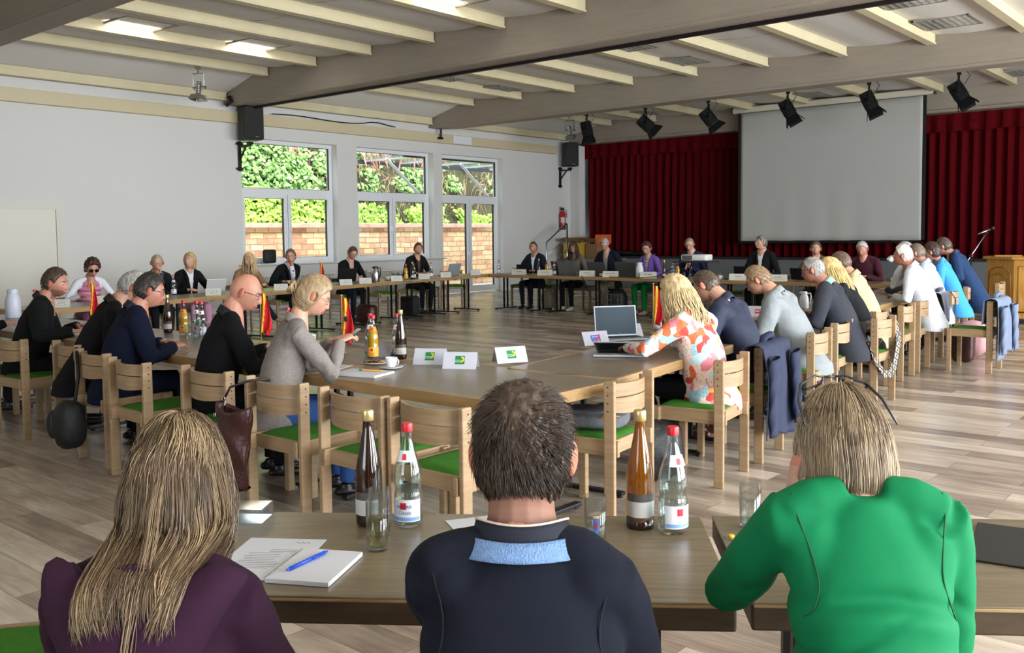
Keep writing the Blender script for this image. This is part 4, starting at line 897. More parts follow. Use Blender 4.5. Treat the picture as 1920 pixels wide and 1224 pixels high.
    ck = collar if collar is not None else (shirt if isinstance(shirt, str) else torso[1])
    cm = ck if not isinstance(ck, str) else mat('collar_'+ck, ck if ck != 'none' else '#000000', .75, bump=(200, .15)); cl = MB(); nr2 = nr*1.12
    nax = (nb-C7).normalized(); nax = (nax+Vector((0, 0, .6))).normalized(); nbx = Vector((0, nax.z, -nax.y))
    def ring(u, v):
        a = 2*PI*u; r0 = nr2*(1.20-.14*v); return C7+nax*(-.028+.056*v-.020*(1+math.sin(a)))+Vector((math.cos(a)*r0, 0, 0))+nbx*(math.sin(a)*r0+.004)
    if collar != 'none': cl.grid(ring, 28, 3, thick=.005); cl.build('collar', cm, t, smooth=True)
    # ---- legs
    lg = MB(); lm = lmat or mat('trousers_'+legs, legs, .9, bump=(300, .2), spec=.2); feet = []
    lg.ell((0, .045, zb+.07), (.165*fat, .125, .085), 12)
    for s in (-1, 1):
        hip = Vector((s*.088, .03, zb+.075)); kz = zb+.08; knee = Vector((s*(.11+foot[0]), .46, kz)); an = Vector((s*(.10+foot[0]), .43+foot[1]*(1 if s > 0 else .6), .09))
        if cross and s > 0: knee = Vector((.0, .50, kz+.07)); an = Vector((-.26, .56, .22))
        lg.tube([hip, hip.lerp(knee, .5), knee, knee.lerp(an, .25), knee.lerp(an, .6), an], [.080, .078, .062, .058, .050, .044], 12); feet.append((an, knee))
    if skirt: lg.tube([(0, .0, zb+.07), (0, .25, zb+.07), (0, .5, zb+.06), (0, .53, zb-.12)], [.17, .17, .13, .13], 14, flat=.55)
    V, F, N = remesh(lg, max(vox, .010), 2); V = V+N*(.004*vnoise(V, 18, x))[:, None]; from_np('skirt' if skirt else 'trousers', V, F, lm, t)
    sm = mat('shoe_'+shoes, shoes, .4)
    for an, kn in feet:
        fd = Vector((0, 1, -.05)) if an.z < .12 else Vector((-.55, .7, -.25)); fd.normalize(); a = an-Vector((0, 0, .055)) if an.z < .12 else an
        sb = MB(); sb.tube([a-fd*.07, a-fd*.05, a+fd*.0, a+fd*.10, a+fd*.17, a+fd*.19], [.025, .034, .040, .043, .034, .015], 12, flat=.75, up=(0, 0, 1))
        sb.tube([a+Vector((0, 0, .0)), a+Vector((0, -.005, .05)) if an.z < .12 else a-fd*.02+Vector((0, 0, .05))], [.036, .036], 10)
        V, F, N = remesh(sb, .009, 2); V[:, 2] = np.maximum(V[:, 2], .004) if an.z < .12 else V[:, 2]; from_np('shoe', V, F, sm, t)
    # ---- glasses
    if glasses:
        gm = mat('spectacle_'+glasses, glasses, .3); g = MB(); l = MB()
        for s in (-1, 1):
            cc = Vector((s*.032, .095, .010)); hh, ww = (.019, .025) if glasses != '#0e0c0b' else (.022, .028)
            ring_ = [Mh @ (cc+Vector((math.copysign(abs(math.cos(a))**.7, math.cos(a))*ww, -.10*abs(cc.x+math.cos(a)*ww)*.8, math.copysign(abs(math.sin(a))**.7, math.sin(a))*hh))) for a in [2*PI*j/16 for j in range(17)]]
            g.tube(ring_, .0016, 5); l.add([Mh @ (cc+Vector((math.copysign(abs(math.cos(a))**.7, math.cos(a))*ww, -.10*abs(cc.x+math.cos(a)*ww)*.8, math.copysign(abs(math.sin(a))**.7, math.sin(a))*hh))) for a in [2*PI*j/16 for j in range(16)]], [tuple(range(16))])
            g.tube([Mh @ Vector((s*.058, .088, .015)), Mh @ Vector((s*.076, .06, .016)), Mh @ Vector((s*.079, -.005, .012)), Mh @ Vector((s*.077, -.03, -.008))], .0017, 5)
        g.tube([Mh @ Vector((-.009, .094, .014)), Mh @ Vector((0, .098, .017)), Mh @ Vector((.009, .094, .014))], .0017, 5)
        go = g.build('glasses_frame', gm, t, smooth=True); l.build('lenses', SUNL if glasses == '#0e0c0b' else LENS, go)
    t['_h'] = 1; del t['_h']
    return dict(root=t, Mh=Mh, S=S, EL=EL, ER=ER, HL=HL, HR=HR, sp=sp, hm=hm, C7=C7, garment=garment, shw=shw)
def shirtmat(name, pat):
    m, nt, p = _pb(name); L = nt.links; tc = nt.nodes.new('ShaderNodeTexCoord'); p.inputs['Roughness'].default_value = .8
    if pat == 'stripe':
        wv = nt.nodes.new('ShaderNodeTexWave'); wv.inputs['Scale'].default_value = 30; wv.bands_direction = 'X'; L.new(tc.outputs['Object'], wv.inputs[0]); r = ramp(nt, [(.4, '#8ea4cf'), (.6, '#c9d3ea')]); L.new(wv.outputs[0], r.inputs[0]); L.new(r.outputs[0], p.inputs[0])
    if pat == 'bw':
        wv = nt.nodes.new('ShaderNodeTexWave'); wv.inputs['Scale'].default_value = 12; wv.bands_direction = 'Z'; L.new(tc.outputs['Object'], wv.inputs[0]); r = ramp(nt, [(.5, '#17181c'), (.55, '#d8d8d8')]); L.new(wv.outputs[0], r.inputs[0]); L.new(r.outputs[0], p.inputs[0])
    if pat == 'tweed':
        mp = nt.nodes.new('ShaderNodeMapping'); mp.inputs['Scale'].default_value = (800, 800, 110); n = nt.nodes.new('ShaderNodeTexNoise'); n.inputs['Scale'].default_value = 1; mp2 = nt.nodes.new('ShaderNodeMapping'); mp2.inputs['Scale'].default_value = (110, 110, 900); n2 = nt.nodes.new('ShaderNodeTexNoise'); n2.inputs['Scale'].default_value = 1
        L.new(tc.outputs['Object'], mp.inputs[0]); L.new(mp.outputs[0], n.inputs[0]); L.new(tc.outputs['Object'], mp2.inputs[0]); L.new(mp2.outputs[0], n2.inputs[0]); a = nt.nodes.new('ShaderNodeMath'); a.operation = 'ADD'; L.new(n.outputs[0], a.inputs[0]); L.new(n2.outputs[0], a.inputs[1]); h = nt.nodes.new('ShaderNodeMath'); h.operation = 'MULTIPLY'; h.inputs[1].default_value = .5; L.new(a.outputs[0], h.inputs[0])
        r = ramp(nt, [(.36, '#5f5856'), (.5, '#7c7471'), (.64, '#9c948f')]); L.new(h.outputs[0], r.inputs[0]); L.new(r.outputs[0], p.inputs[0]); p.inputs['Roughness'].default_value = .95
    if pat == 'floral':
        n = nt.nodes.new('ShaderNodeTexNoise'); n.inputs['Scale'].default_value = 9; n.inputs['Detail'].default_value = 1; dm = nt.nodes.new('ShaderNodeVectorMath'); dm.operation = 'MULTIPLY_ADD'; dm.inputs[1].default_value = (.09, .09, .09); L.new(tc.outputs['Object'], n.inputs[0]); L.new(n.outputs['Color'], dm.inputs[0]); L.new(tc.outputs['Object'], dm.inputs[2])
        v = nt.nodes.new('ShaderNodeTexVoronoi'); v.inputs['Scale'].default_value = 17; L.new(dm.outputs[0], v.inputs['Vector']); s = nt.nodes.new('ShaderNodeSeparateColor'); L.new(v.outputs['Color'], s.inputs[0])
        r = ramp(nt, [(0, '#e9d5c8'), (.22, '#e4c9bf'), (.3, '#9cc6d6'), (.42, '#b9d5dc'), (.5, '#d96a40'), (.57, '#c9453a'), (.63, '#dcb04c'), (.69, '#e8cfc2'), (.86, '#d97f8a'), (.94, '#ecdccf')]); r.color_ramp.interpolation = 'CONSTANT'; L.new(s.outputs[0], r.inputs[0])
        v2 = nt.nodes.new('ShaderNodeTexVoronoi'); v2.inputs['Scale'].default_value = 55; L.new(dm.outputs[0], v2.inputs['Vector']); r2 = ramp(nt, [(.18, '#a03a44'), (.30, '#ffffff')]); L.new(v2.outputs['Distance'], r2.inputs[0]); mx = nt.nodes.new('ShaderNodeMix'); mx.data_type = 'RGBA'; mx.blend_type = 'MULTIPLY'; mx.inputs[0].default_value = .55
        L.new(r.outputs[0], mx.inputs[6]); L.new(r2.outputs[0], mx.inputs[7]); L.new(mx.outputs[2], p.inputs[0])
    if pat == 'quilt':
        p.inputs[0].default_value = srgb('#cf7fa0'); p.inputs['Roughness'].default_value = .5; wv = nt.nodes.new('ShaderNodeTexWave'); wv.inputs['Scale'].default_value = 4.5; wv.bands_direction = 'Z'; wv.wave_profile = 'SIN'; L.new(tc.outputs['Object'], wv.inputs[0]); b = nt.nodes.new('ShaderNodeBump'); b.inputs['Strength'].default_value = 1; b.inputs['Distance'].default_value = .02; L.new(wv.outputs[0], b.inputs['Height']); L.new(b.outputs[0], p.inputs['Normal'])
    if pat == 'purpleskirt':
        n = nt.nodes.new('ShaderNodeTexNoise'); n.inputs['Scale'].default_value = 14; n.inputs['Distortion'].default_value = 3; L.new(tc.outputs['Object'], n.inputs[0]); r = ramp(nt, [(.35, '#b48fb0'), (.5, '#d7b7c6'), (.6, '#c56fc0'), (.7, '#e3cfd2')]); L.new(n.outputs[0], r.inputs[0]); L.new(r.outputs[0], p.inputs[0])
    return m
GP = {1: None}
JK = 'suit_jacket'
# --- left row, behind the left tables, looking over the ring
P = {}
P['pink'] = person(-12.40, 5.87, -12, 'woman in pink quilted vest and dark sunglasses writing at the table', 1.28, 22, 0, 25, fem=True, hair=('curly', '#2c1a14', '#4d3026'), torso=('vest', '#cf7fa0'), tmat=shirtmat('pink_quilt', 'quilt'), sleeves='#d9dbe2', Lh=(-.20, .42, .80), Rh=(.16, .40, .80), glasses='#0e0c0b', legs='#7a4a66', skin='#b98570', shup=0.035)
P['hands'] = person(-12.60, 6.91, -14, 'grey-haired man with glasses holding his clasped hands before his mouth', 1.32, 12, -12, 14, hair=('receding', '#6f6a64', '#a09a92'), torso=(JK, '#17161b'), shirt='#3c3a3f', Lh=(-.03, .30, 1.06), Rh=(.03, .30, 1.06), hdirL=(.2, .1, 1), hdirR=(-.2, .1, 1), glasses='#2a2320', handn=((-1, .3, 0), (1, .3, 0)), hcurl=1.1, shup=0.020)
P['pony'] = person(-12.80, 7.55, -5, 'woman with blond ponytail and black blazer looking up aside', 1.33, 6, -52, -12, fem=True, hair=('ponytail', '#8a6f4a', '#c9ab78'), torso=('blazer', '#0f1013'), shirt='#d9dce0', legs='#c58fa8', skin='#c39680', shup=0.020)
P['longhair'] = person(-13.10, 8.79, -8, 'woman with long blond hair and brown jacket, seen from the side', 1.30, 10, -50, 2, fem=True, hair=('long', '#9c7d52', '#d3b988', '#e0caa0', (60, 60, 5), .30), torso=('jacket', '#8a6a4e'), legs='#20242c', cross=True, shoes='#9c8a73', skin='#c59a82', shup=0.020)
P['chin'] = person(-13.30, 9.76, -10, 'man in a black suit resting his chin on one hand', 1.34, 12, -35, 5, hair=('short', '#4a3c30', '#6d5c4c'), torso=(JK, '#101114'), shirt='#cfd8e8', Lh=(.0, .24, 1.06), Rh=(.20, .36, .80), hdirL=(.15, -.05, 1), glasses='#6a6a6a', hcurl=1.1, legs='#14151a', shup=0.020)
P['thermos'] = person(-13.50, 11.30, -8, 'man in black jacket and white shirt reading a tablet, hand between his knees', 1.36, 14, -5, 28, hair=('short', '#352419', '#57402c'), torso=(JK, '#0f1012'), shirt='#dfe2e8', Rh=(.10, .34, .52), Lh=(-.15, .34, .80), glasses='#3a2320', legs='#1c2333', shup=0.020)
P['silver'] = person(-13.70, 13.19, -10, 'young man in black suit typing on a silver laptop', 1.40, 8, -22, 3, hair=('short', '#2b1c15', '#46301f'), torso=(JK, '#141416'), shirt='#4a342c', Lh=(-.10, .38, .80), Rh=(.20, .42, .80), legs='#141416', shup=0.020)
# --- far row, facing the camera side
P['bluejacket'] = person(-12.39, 15.30, -82, 'man in an open dark blue jacket and white shirt, hand at a glass', 1.40, 6, 10, 4, hair=('crew', '#2e2620', '#4d4238'), torso=(JK, '#1b2438'), shirt='#dfe3ec', Rh=(.30, .34, .82), Lh=(-.14, .36, .80), legs='#1a1c24', skin='#b57f68', shup=0.020)
P['brownhair'] = person(-11.34, 15.30, -86, 'woman with long brown hair and grey-brown top behind the laptops', 1.39, 8, 16, 14, fem=True, hair=('long', '#2f1e16', '#4a3225', '#5a3e2e', (60, 60, 5), .30), torso=('sweater', '#6d645c'), legs='#111216', shoes='#c9c9c7', shup=0.020)
P['crossed'] = person(-10.57, 15.30, -88, 'grey-haired man in dark blue looking down, beige legs crossed', 1.46, 14, 22, 30, hair=('short', '#77736e', '#aaa6a0'), torso=('jacket', '#151a28'), shirt='#8d8d8d', glasses='#2a2a2a', legs='#a19884', cross=True, shoes='#1b1b20', fat=1.1, shup=0.020)
P['purple'] = person(-9.59, 15.30, -90, 'woman in purple jacket with short brown hair and green trousers', 1.38, 8, 10, 16, fem=True, hair=('pixie', '#2d1c17', '#4a3028'), torso=('blazer', '#7556a8'), shirt=shirtmat('black_white_stripes', 'bw'), glasses='#8a4a4a', legs='#0f7a35', shoes='#c9a9a3', shup=0.020)
P['proj'] = person(-8.66, 15.30, -88, 'balding man with glasses in dark blue suit behind the projector', 1.46, 12, 14, 22, hair=('receding', '#5d5750', '#8b857d'), torso=(JK, '#1c2340'), shirt='#c9d6ee', glasses='#2a2320', Lh=(-.05, .30, .90), Rh=(.05, .30, .90), hdirL=(.2, .2, 1), hdirR=(-.2, .2, 1), shup=0.020)
P['silverhair'] = person(-7.24, 15.30, -88, 'silver-haired man with white glasses looking to the windows', 1.48, 6, -38, -2, hair=('short', '#4d4a47', '#7d7a76'), torso=('cardigan', '#16171a'), shirt='#d4d7dc', glasses='#d9d9d6', Lh=(-.14, .38, .80), Rh=(.12, .38, .80), shup=0.020)
P['greybrown'] = person(-6.25, 15.30, -82, 'man in grey-brown jacket glancing aside, hand at his chin', 1.38, 12, 14, 6, hair=('short', '#3a2f27', '#5a4c40'), torso=(JK, '#5c564e'), shirt='#8c8a88', Lh=(-.03, .26, 1.02), hdirL=(.1, 0, 1), hcurl=1.1, shup=0.020)
P['maroon'] = person(-5.47, 15.30, -84, 'grey-haired man in a maroon sweater looking down at his phone', 1.38, 12, -5, 28, hair=('short', '#8d8a86', '#b5b2ad'), torso=('sweater', '#3d1a26'), Lh=(-.08, .36, .82), Rh=(.12, .36, .82), fat=1.12, skin='#b57a68', shup=0.020)
# --- right row, facing left into the ring
P['floral'] = person(-3.15, 5.39, 176, 'woman with long blond curls in a colourful floral blouse typing', 1.27, 18, 8, 20, fem=True, vox=.0075, hair=('longwavy', '#a58a63', '#cfb88d', '#e2d0a8', (70, 70, 6), .36), torso=('blouse', '#e0c0a0'), tmat=shirtmat('floral_fabric', 'floral'), Lh=(-.26, .52, .80), Rh=(.20, .56, .80), legs='#0d0e12', fat=1.12, wrink=.009, shoes='#0d0e12', eL=(-.9, -.3, -.4), shup=0.035)
P['navy'] = person(-3.42, 6.30, 182, 'man with cropped brown hair in a dark blue shirt bent over the table', 1.27, 26, 0, 32, hair=('crew', '#332720', '#5a4a3c'), torso=('shirt', '#161f38'), Lh=(-.16, .44, .80), Rh=(.2, .44, .80), fat=1.08, legs='#171c2c', shoes='#5a2f1d', tmat=mat('navy_shirt', '#16203a', .75, bump=(300, .15)), shup=0.055)
P['lightgrey'] = person(-3.42, 7.18, 186, 'heavy man with glasses in a light grey jacket leaning forward', 1.27, 27, 8, 30, hair=('short', '#6b5440', '#94795c'), torso=(JK, '#878d90'), glasses='#26211f', fat=1.22, Lh=(-.16, .46, .80), Rh=(.2, .46, .80), legs='#1f2f4a', wrink=.010, shup=0.055)
P['mint'] = person(-3.36, 8.17, 186, 'man with glasses, dark grey suit and mint green collar', 1.32, 22, 5, 14, hair=('crew', '#6f6c69', '#a5a29e'), torso=(JK, '#33353d'), collar='#8fd0b8', glasses='#1c1c1e', fat=1.15, Lh=(-.16, .44, .80), Rh=(.2, .44, .80), legs='#2a2c36', skin='#ad7562', shup=0.035)
P['plait'] = person(-3.40, 8.67, 186, 'woman with long straight blond hair in a black cardigan and pink-purple skirt', 1.30, 22, 10, 18, fem=True, hair=('long', '#a8864f', '#dcbf84', '#e8d3a0', (70, 70, 5), .42), torso=('cardigan', '#17191b'), lmat=shirtmat('pink_purple_print', 'purpleskirt'), skirt=True, shoes='#7a3a2c', shup=0.035)
P['beige'] = person(-3.50, 9.20, 190, 'man with thinning brown hair in a beige shirt', 1.35, 20, 0, 14, hair=('crew', '#4d3b30', '#6d594a'), torso=('shirt', '#c0ad87'), fat=1.12, legs='#4a4f5c', shup=0.035)
P['white'] = person(-3.50, 11.09, 184, 'white-haired man in a white shirt drinking from a cup', 1.38, 20, 4, 2, hair=('short', '#c4c2bd', '#dedcd8'), torso=('shirt', '#cfd0da'), Lh=(-.10, .42, .80), Rh=(.02, .36, 1.17), hdirR=(-.15, .5, .6), eR=(.3, .2, -.9), legs='#8a4b3c', skin='#ad7058', fat=1.08, wrink=.010, hcurl=.9, shup=0.035)
P['striped'] = person(-3.62, 11.99, 184, 'man in a pale blue striped shirt behind the white-haired man', 1.39, 16, 0, 8, hair=('crew', '#5a4a40', '#7c6c60'), torso=('shirt', '#aab6d6'), tmat=shirtmat('blue_stripes', 'stripe'), fat=1.05, skin='#b8806a', shup=0.035)
P['greyfar'] = person(-3.90, 12.45, 186, 'grey-haired person mostly hidden behind the white-haired man', 1.40, 10, 0, 6, hair=('short', '#85827c', '#a8a49d'), torso=('sweater', '#3a3d48'), shup=0.020)
P['blue'] = person(-3.72, 12.97, 184, 'woman in a bright blue top with dark cropped hair', 1.38, 20, 0, 10, fem=True, hair=('pixie', '#2a1a14', '#46302a'), torso=('top', '#3f95dc'), legs='#1c2030', fat=1.1, shup=0.035)
P['navy2'] = person(-3.82, 13.86, 184, 'man in a navy suit at the end of the right row beside the lectern', 1.44, 28, 0, 14, hair=('short', '#3b3028', '#5c5046'), torso=(JK, '#23395c'), fat=1.15, legs='#1e3050', shup=0.055)
# --- near row, backs to the camera
P['tweed'] = person(-4.45, 3.42, 68, 'woman with a clipped blond bun in grey tweed blazer using her phone', 1.32, 15, -12, 26, fem=True, vox=.0075, hvox=.005, hair=('bun', '#80694c', '#a08768', '#bba485', (45, 45, 5)), torso=('blazer', '#8a827e'), tmat=shirtmat('grey_tweed', 'tweed'), Lh=(-.02, .40, .93), Rh=(.06, .42, .93), hdirL=(.3, .8, .25), hdirR=(-.2, .8, .3), legs='#2f4f86', glasses='#7a7a80', wrink=.010, hcurl=.9, shup=0.020)
P['bald'] = person(-5.15, 3.42, 70, 'bald man with glasses in a black suit reading', 1.325, 14, -22, 22, vox=.0085, hvox=.0045, hair=('bald', '#8a7f76', '#a79a90'), torso=(JK, '#0c0d10'), glasses='#3a2a26', skin='#c08a74', legs='#101116', beard=False, Lh=(-.12, .44, .82), Rh=(.16, .44, .82), headsc=1.04, shup=0.020)
P['darkblue'] = person(-6.24, 3.36, 74, 'man with dark combed hair in a dark blue suit', 1.30, 16, -10, 14, vox=.0085, hvox=.005, hair=('short', '#1c1715', '#37302c'), torso=(JK, '#0d1228'), glasses='#20201f', fat=1.14, legs='#10142a', headsc=1.02, skin='#b07a66', shup=0.035)
P['greynear'] = person(-6.75, 3.50, 74, 'grey-haired man in black bending forward beside the dark blue suit', 1.30, 26, -10, 24, hair=('short', '#6d6a66', '#a8a5a0'), torso=(JK, '#100f11'), legs='#101116', shup=0.055)
P['beard'] = person(-7.89, 3.42, 62, 'bearded man with brown hair in a black jacket holding a paper', 1.31, 16, -20, 10, vox=.0085, hvox=.005, hair=('short', '#2a1f18', '#4a3a2e'), torso=(JK, '#0e1012'), beard=True, Rh=(.42, .44, .82), Lh=(-.1, .44, .82), legs='#14151a', fat=1.1, skin='#b27c68', shup=0.035)
P['edge'] = person(-9.05, 3.30, 72, 'person in black cut off by the left picture edge', 1.27, 16, 0, 20, hair=('short', '#30251d', '#4c3d30'), torso=('jacket', '#0e0f12'), Rh=(.30, .42, .82), legs='#17181d', shup=0.035)
_t = P['tweed']; MB().tube([_t['Mh'] @ Vector(p) for p in ((-.03, -.135, .035), (-.012, -.155, .03), (.012, -.155, .03), (.03, -.135, .035))], .006, 8).tube([_t['Mh'] @ Vector(p) for p in ((-.028, -.135, .03), (-.034, -.15, .0), (-.02, -.152, -.03))], .005, 6).tube([_t['Mh'] @ Vector(p) for p in ((.028, -.135, .03), (.034, -.15, .0), (.02, -.152, -.03))], .005, 6).build('hair_clip', mat('gold_hair_clip', '#c8a667', .3, metal=.5), _t['root'], smooth=True)
# ------------------------------------------------------------------ the three people next to the camera
def strands(name, mats, parent, paths, rad, mi=None, seg=3):
    """many thin strands as one mesh; paths: list of (k,3) arrays"""
    V = []; F = []; M = []; o = 0
    for j, P_ in enumerate(paths):
        P_ = np.asarray(P_); k = len(P_); T = np.gradient(P_, axis=0); T /= np.linalg.norm(T, axis=1)[:, None]+1e-9
        a = np.cross(T, np.array([.3, .5, .81])); a /= np.linalg.norm(a, axis=1)[:, None]+1e-9; b = np.cross(T, a)
        r = rad[j] if hasattr(rad, '__len__') else rad; rr = r*np.concatenate([[.8], np.ones(k-3), [.7, .12]])
        for s in range(seg):
            g = 2*PI*s/seg; V.append(P_+(a*math.cos(g)+b*math.sin(g))*rr[:, None])
        idx = o+np.arange(seg*k).reshape(seg, k)
        for s in range(seg):
            A, B = idx[s], idx[(s+1) % seg]; F.append(np.stack([A[:-1], B[:-1], B[1:], A[1:]], 1)); M.append(np.full(k-1, mi[j] if mi is not None else 0))
        o += seg*k
    V = np.concatenate(V); F = np.concatenate(F); M = np.concatenate(M)
    me = bpy.data.meshes.new(name); me.vertices.add(len(V)); me.vertices.foreach_set('co', V.astype('f').ravel()); me.loops.add(F.size); me.loops.foreach_set('vertex_index', F.astype('i').ravel())
    me.polygons.add(len(F)); me.polygons.foreach_set('loop_start', np.arange(0, F.size, 4, dtype='i')); me.polygons.foreach_set('loop_total', np.full(len(F), 4, 'i'))
    for m in mats: me.materials.append(m)
    me.polygons.foreach_set('material_index', M.astype('i')); me.polygons.foreach_set('use_smooth', np.ones(len(F), bool)); me.update(calc_edges=True); me.validate()
    ob = bpy.data.objects.new(name, me); COL.objects.link(ob); ob.parent = parent; return ob
def hcol(*cs): return [mat('strand_'+c, c, .38, spec=.5) for c in cs]
def fall(Mh, u, L_, n, rng, wave, wl, clump, parting=0.0, shell=1.06, back=None, spreadx=1.0, side=.35):
    """one strand from scalp direction u: follows the skull, then hangs"""
    q = head_shape(np.array([u]))[0]*shell; ax = np.array([.080, .104, .124])*shell
    d0 = np.array([u[0]*1.0+math.copysign(.35*max(0, min(1, .4+u[1])), u[0]-parting), u[1]*.6-.15, -.15]); st = L_/n; pts = []
    ph = clump[0]; am = clump[1]*wave; d = d0/np.linalg.norm(d0); ln = 0
    for k in range(n+1):
        w_ = am*np.array([math.sin(ph+ln/wl*6.28), math.cos(ph*1.3+ln/wl*5.5)*.6, 0])*min(1, ln/.12); pts.append(q+w_)
        g = np.array([0, 0, -1.0]); d = d*.62+g*.55; d /= np.linalg.norm(d); q = q+d*st; ln += st
        if q[2] > -.075:
            e = q/ax; l = np.linalg.norm(e)
            if l < 1: q = e/l*ax
        else:
            r = math.hypot(q[0]/ax[0], q[1]/ax[1])
            if r < .62 and q[2] > -.14: q = np.array([q[0]/r*.62 if r > 1e-3 else .05, q[1]/r*.62, q[2]])
            if back is not None: q = back(q)
    return npT(Mh, np.array(pts))
rng = random.Random(77)
# ---- middle man
def fold_man(V, N):
    x, y, z = V.T; b = (y < .25); w = .009*np.sin(30*(x*.9+z*.55)+1.5*np.sin(z*14))*np.exp(-((np.abs(x)-.17)/.07)**2)*sstep(.85, .98, z)*b
    w += .004*np.sin(34*(z-.25*np.abs(x)))*np.exp(-((z-.72)/.08)**2); return V+N*w[:, None]
M1 = person(-1.09, 1.31, 127.5, 'man with short brown hair in a dark blue polo shirt with pale blue collar band', 1.265, 17, 0, 6, 2, skin='#c98f76', hair=('short', '#241a15', '#4a3a2f', '#6b5848', (90, 90, 8)), torso=('polo_shirt', '#131a2c'), tmat=mat('dark_blue_polo', '#090e1c', .95, bump=(500, .2), spec=.3),
    vox=.006, hvox=.0035, bare=.62, Lh=(-.045, .33, 1.0), Rh=(.12, .46, .80), hdirL=(.25, .0, 1), eL=(-.35, .5, -1), eR=(.25, .3, -1), fat=.97, legs='#22252e', wrink=.004, fold=fold_man, collar='none', nape=True, shup=.035, spread=-.012, headsc=1.02, beard=False)
t = M1['root']; Mh = M1['Mh']
# short combed strands with a crown whorl
paths = []; mi = []; rad = []
wh = np.array([-.18, -.62, .76]); wh /= np.linalg.norm(wh)
for u in fib(9000, .3):
    if u[2] < -.78: continue
    mk = hair_mask(np.array([u]), 'short')[0]
    if mk < .35: continue
    nU = u/np.linalg.norm(u); rv = u-wh; rv = rv-nU*rv.dot(nU); rl = np.linalg.norm(rv)+1e-6; rv /= rl; sw = np.cross(nU, rv); d = rv*.85+sw*.55*math.exp(-rl*1.2)+np.array([.12 if u[1] > 0 else 0, 0, -.35 if u[2] < .2 else 0]); d -= nU*d.dot(nU); d /= np.linalg.norm(d); d = d-np.array([u[0], u[1], 0])*(.55 if u[2] < -.25 else 0)
    low = sstep(-.75, -.05, np.array([u[2]]))[0]; L_ = (.006+.044*low)*rng.uniform(.7, 1.2); q = head_shape(np.array([u]))[0]; lift = .0025+.013*low
    pts = []
    for k in range(5):
        s = k/4; p = q+nU*(lift*(.15+math.sin(s*2.2)*.9)); pts.append(p); q = q+d*L_/4; nq = q/np.array([.0745, .095, .118]); l = np.linalg.norm(nq); q = q/l*max(l, 1.0) if l > 1e-6 else q; d = d+np.array([rng.uniform(-.05, .05), rng.uniform(-.05, .05), rng.uniform(-.08, .03)]); d /= np.linalg.norm(d)
    if any(abs(p_[0]) > .062 and -.04 < p_[1] < .03 and p_[2] < .035 for p_ in pts): continue
    paths.append(npT(Mh, np.array(pts))); mi.append(rng.choice([0, 0, 0, 1, 1, 2])); rad.append(rng.uniform(.0005, .0009)*(.45+.55*low))
o = strands('hair_strands', hcol('#2c211a', '#473628', '#67533f'), t, paths, rad, mi)
# collar: dark stand with cream piping and the pale band below it
sp = M1['sp']; C7 = M1['C7']
def cring(z0, z1, r0, r1, tilt=.35):
    def fn(u, v):
        a = 2*PI*u; r = r0+(r1-r0)*v; z = z0+(z1-z0)*v; return C7+Vector((math.cos(a)*r*1.05, .012+math.sin(a)*r*.92, z-tilt*math.sin(a)*r+.018*abs(math.cos(a))**2))
    return fn
MB().grid(cring(-.045, -.004, .088, .078), 40, 3, thick=.005).build('collar', mat('collar_dark_blue', '#0d1222', .8, bump=(400, .2)), t, smooth=True)
MB().tube([cring(-.004, -.002, .078, .078)(i/40, .5) for i in range(41)], .0022, 6, caps=False).build('collar', mat('cream_piping', '#cdb9a4', .7), t, smooth=True)
MB().grid(cring(-.070, -.034, .118, .095), 40, 3, thick=.004).build('collar', mat('chambray_band', '#6d8cb8', .85, bump=(260, .6), var=(90, .1)), t, smooth=True)
# ---- woman on the left
def fold_w(V, N):
    x, y, z = V.T; w = .011*np.sin(34*(z*.8+x*.7)+2*np.sin(x*11))*np.exp(-((x-.12)/.11)**2)*np.exp(-((z-.72)/.12)**2)*(y < .3); return V+N*w[:, None]
M2 = person(-1.57, .89, 128, 'woman with long wavy brown-blond hair in a dark purple hooded jacket', 1.225, 17, 8, 12, fem=True, skin='#c49a84', hair=('none', '#6f5638', '#8f7450'), torso=('hoodie', '#3c1d38'), tmat=mat('plum_jersey', '#260c20', .92, bump=(500, .25), spec=.25), vox=.006, hvox=.0045, wrink=.006, fold=fold_w, Lh=(-.08, .44, .80), Rh=(.06, .46, .80), eL=(-.3, .3, -1), eR=(.3, .3, -1), legs='#23242c', spread=-.012, collar='none', shup=.045, fat=.98, headsc=1.02)
t = M2['root']; Mh = M2['Mh']
# hood lying on the back
def hood(u, v):
    a = PI*(u*1.16-.08); r = .150-.03*v; s = math.sin(a); C = M2['C7']; return C+Vector((-math.cos(a)*(.128+.035*math.sin(v*PI)), -.04-s*(.055+.070*math.sin(v*1.9)), -.005-.21*v*max(0, s)**1.2-.02*(1-s)+.03*math.sin(v*PI)*(.4+.6*s)+.010*math.sin(a*5+v*3)))
MB().grid(hood, 40, 22, thick=.012).build('hood', mat('plum_hood', '#2c1026', .92, bump=(500, .25), spec=.25), t, smooth=True)
MB().tube([hood(i/30, 0)+Vector((0, 0, .004)) for i in range(31)], .007, 8).tube([hood(i/30, .93) for i in range(31)], .006, 8).build('hood_hem', mat('plum_jersey', '#2c1229'), t, smooth=True)

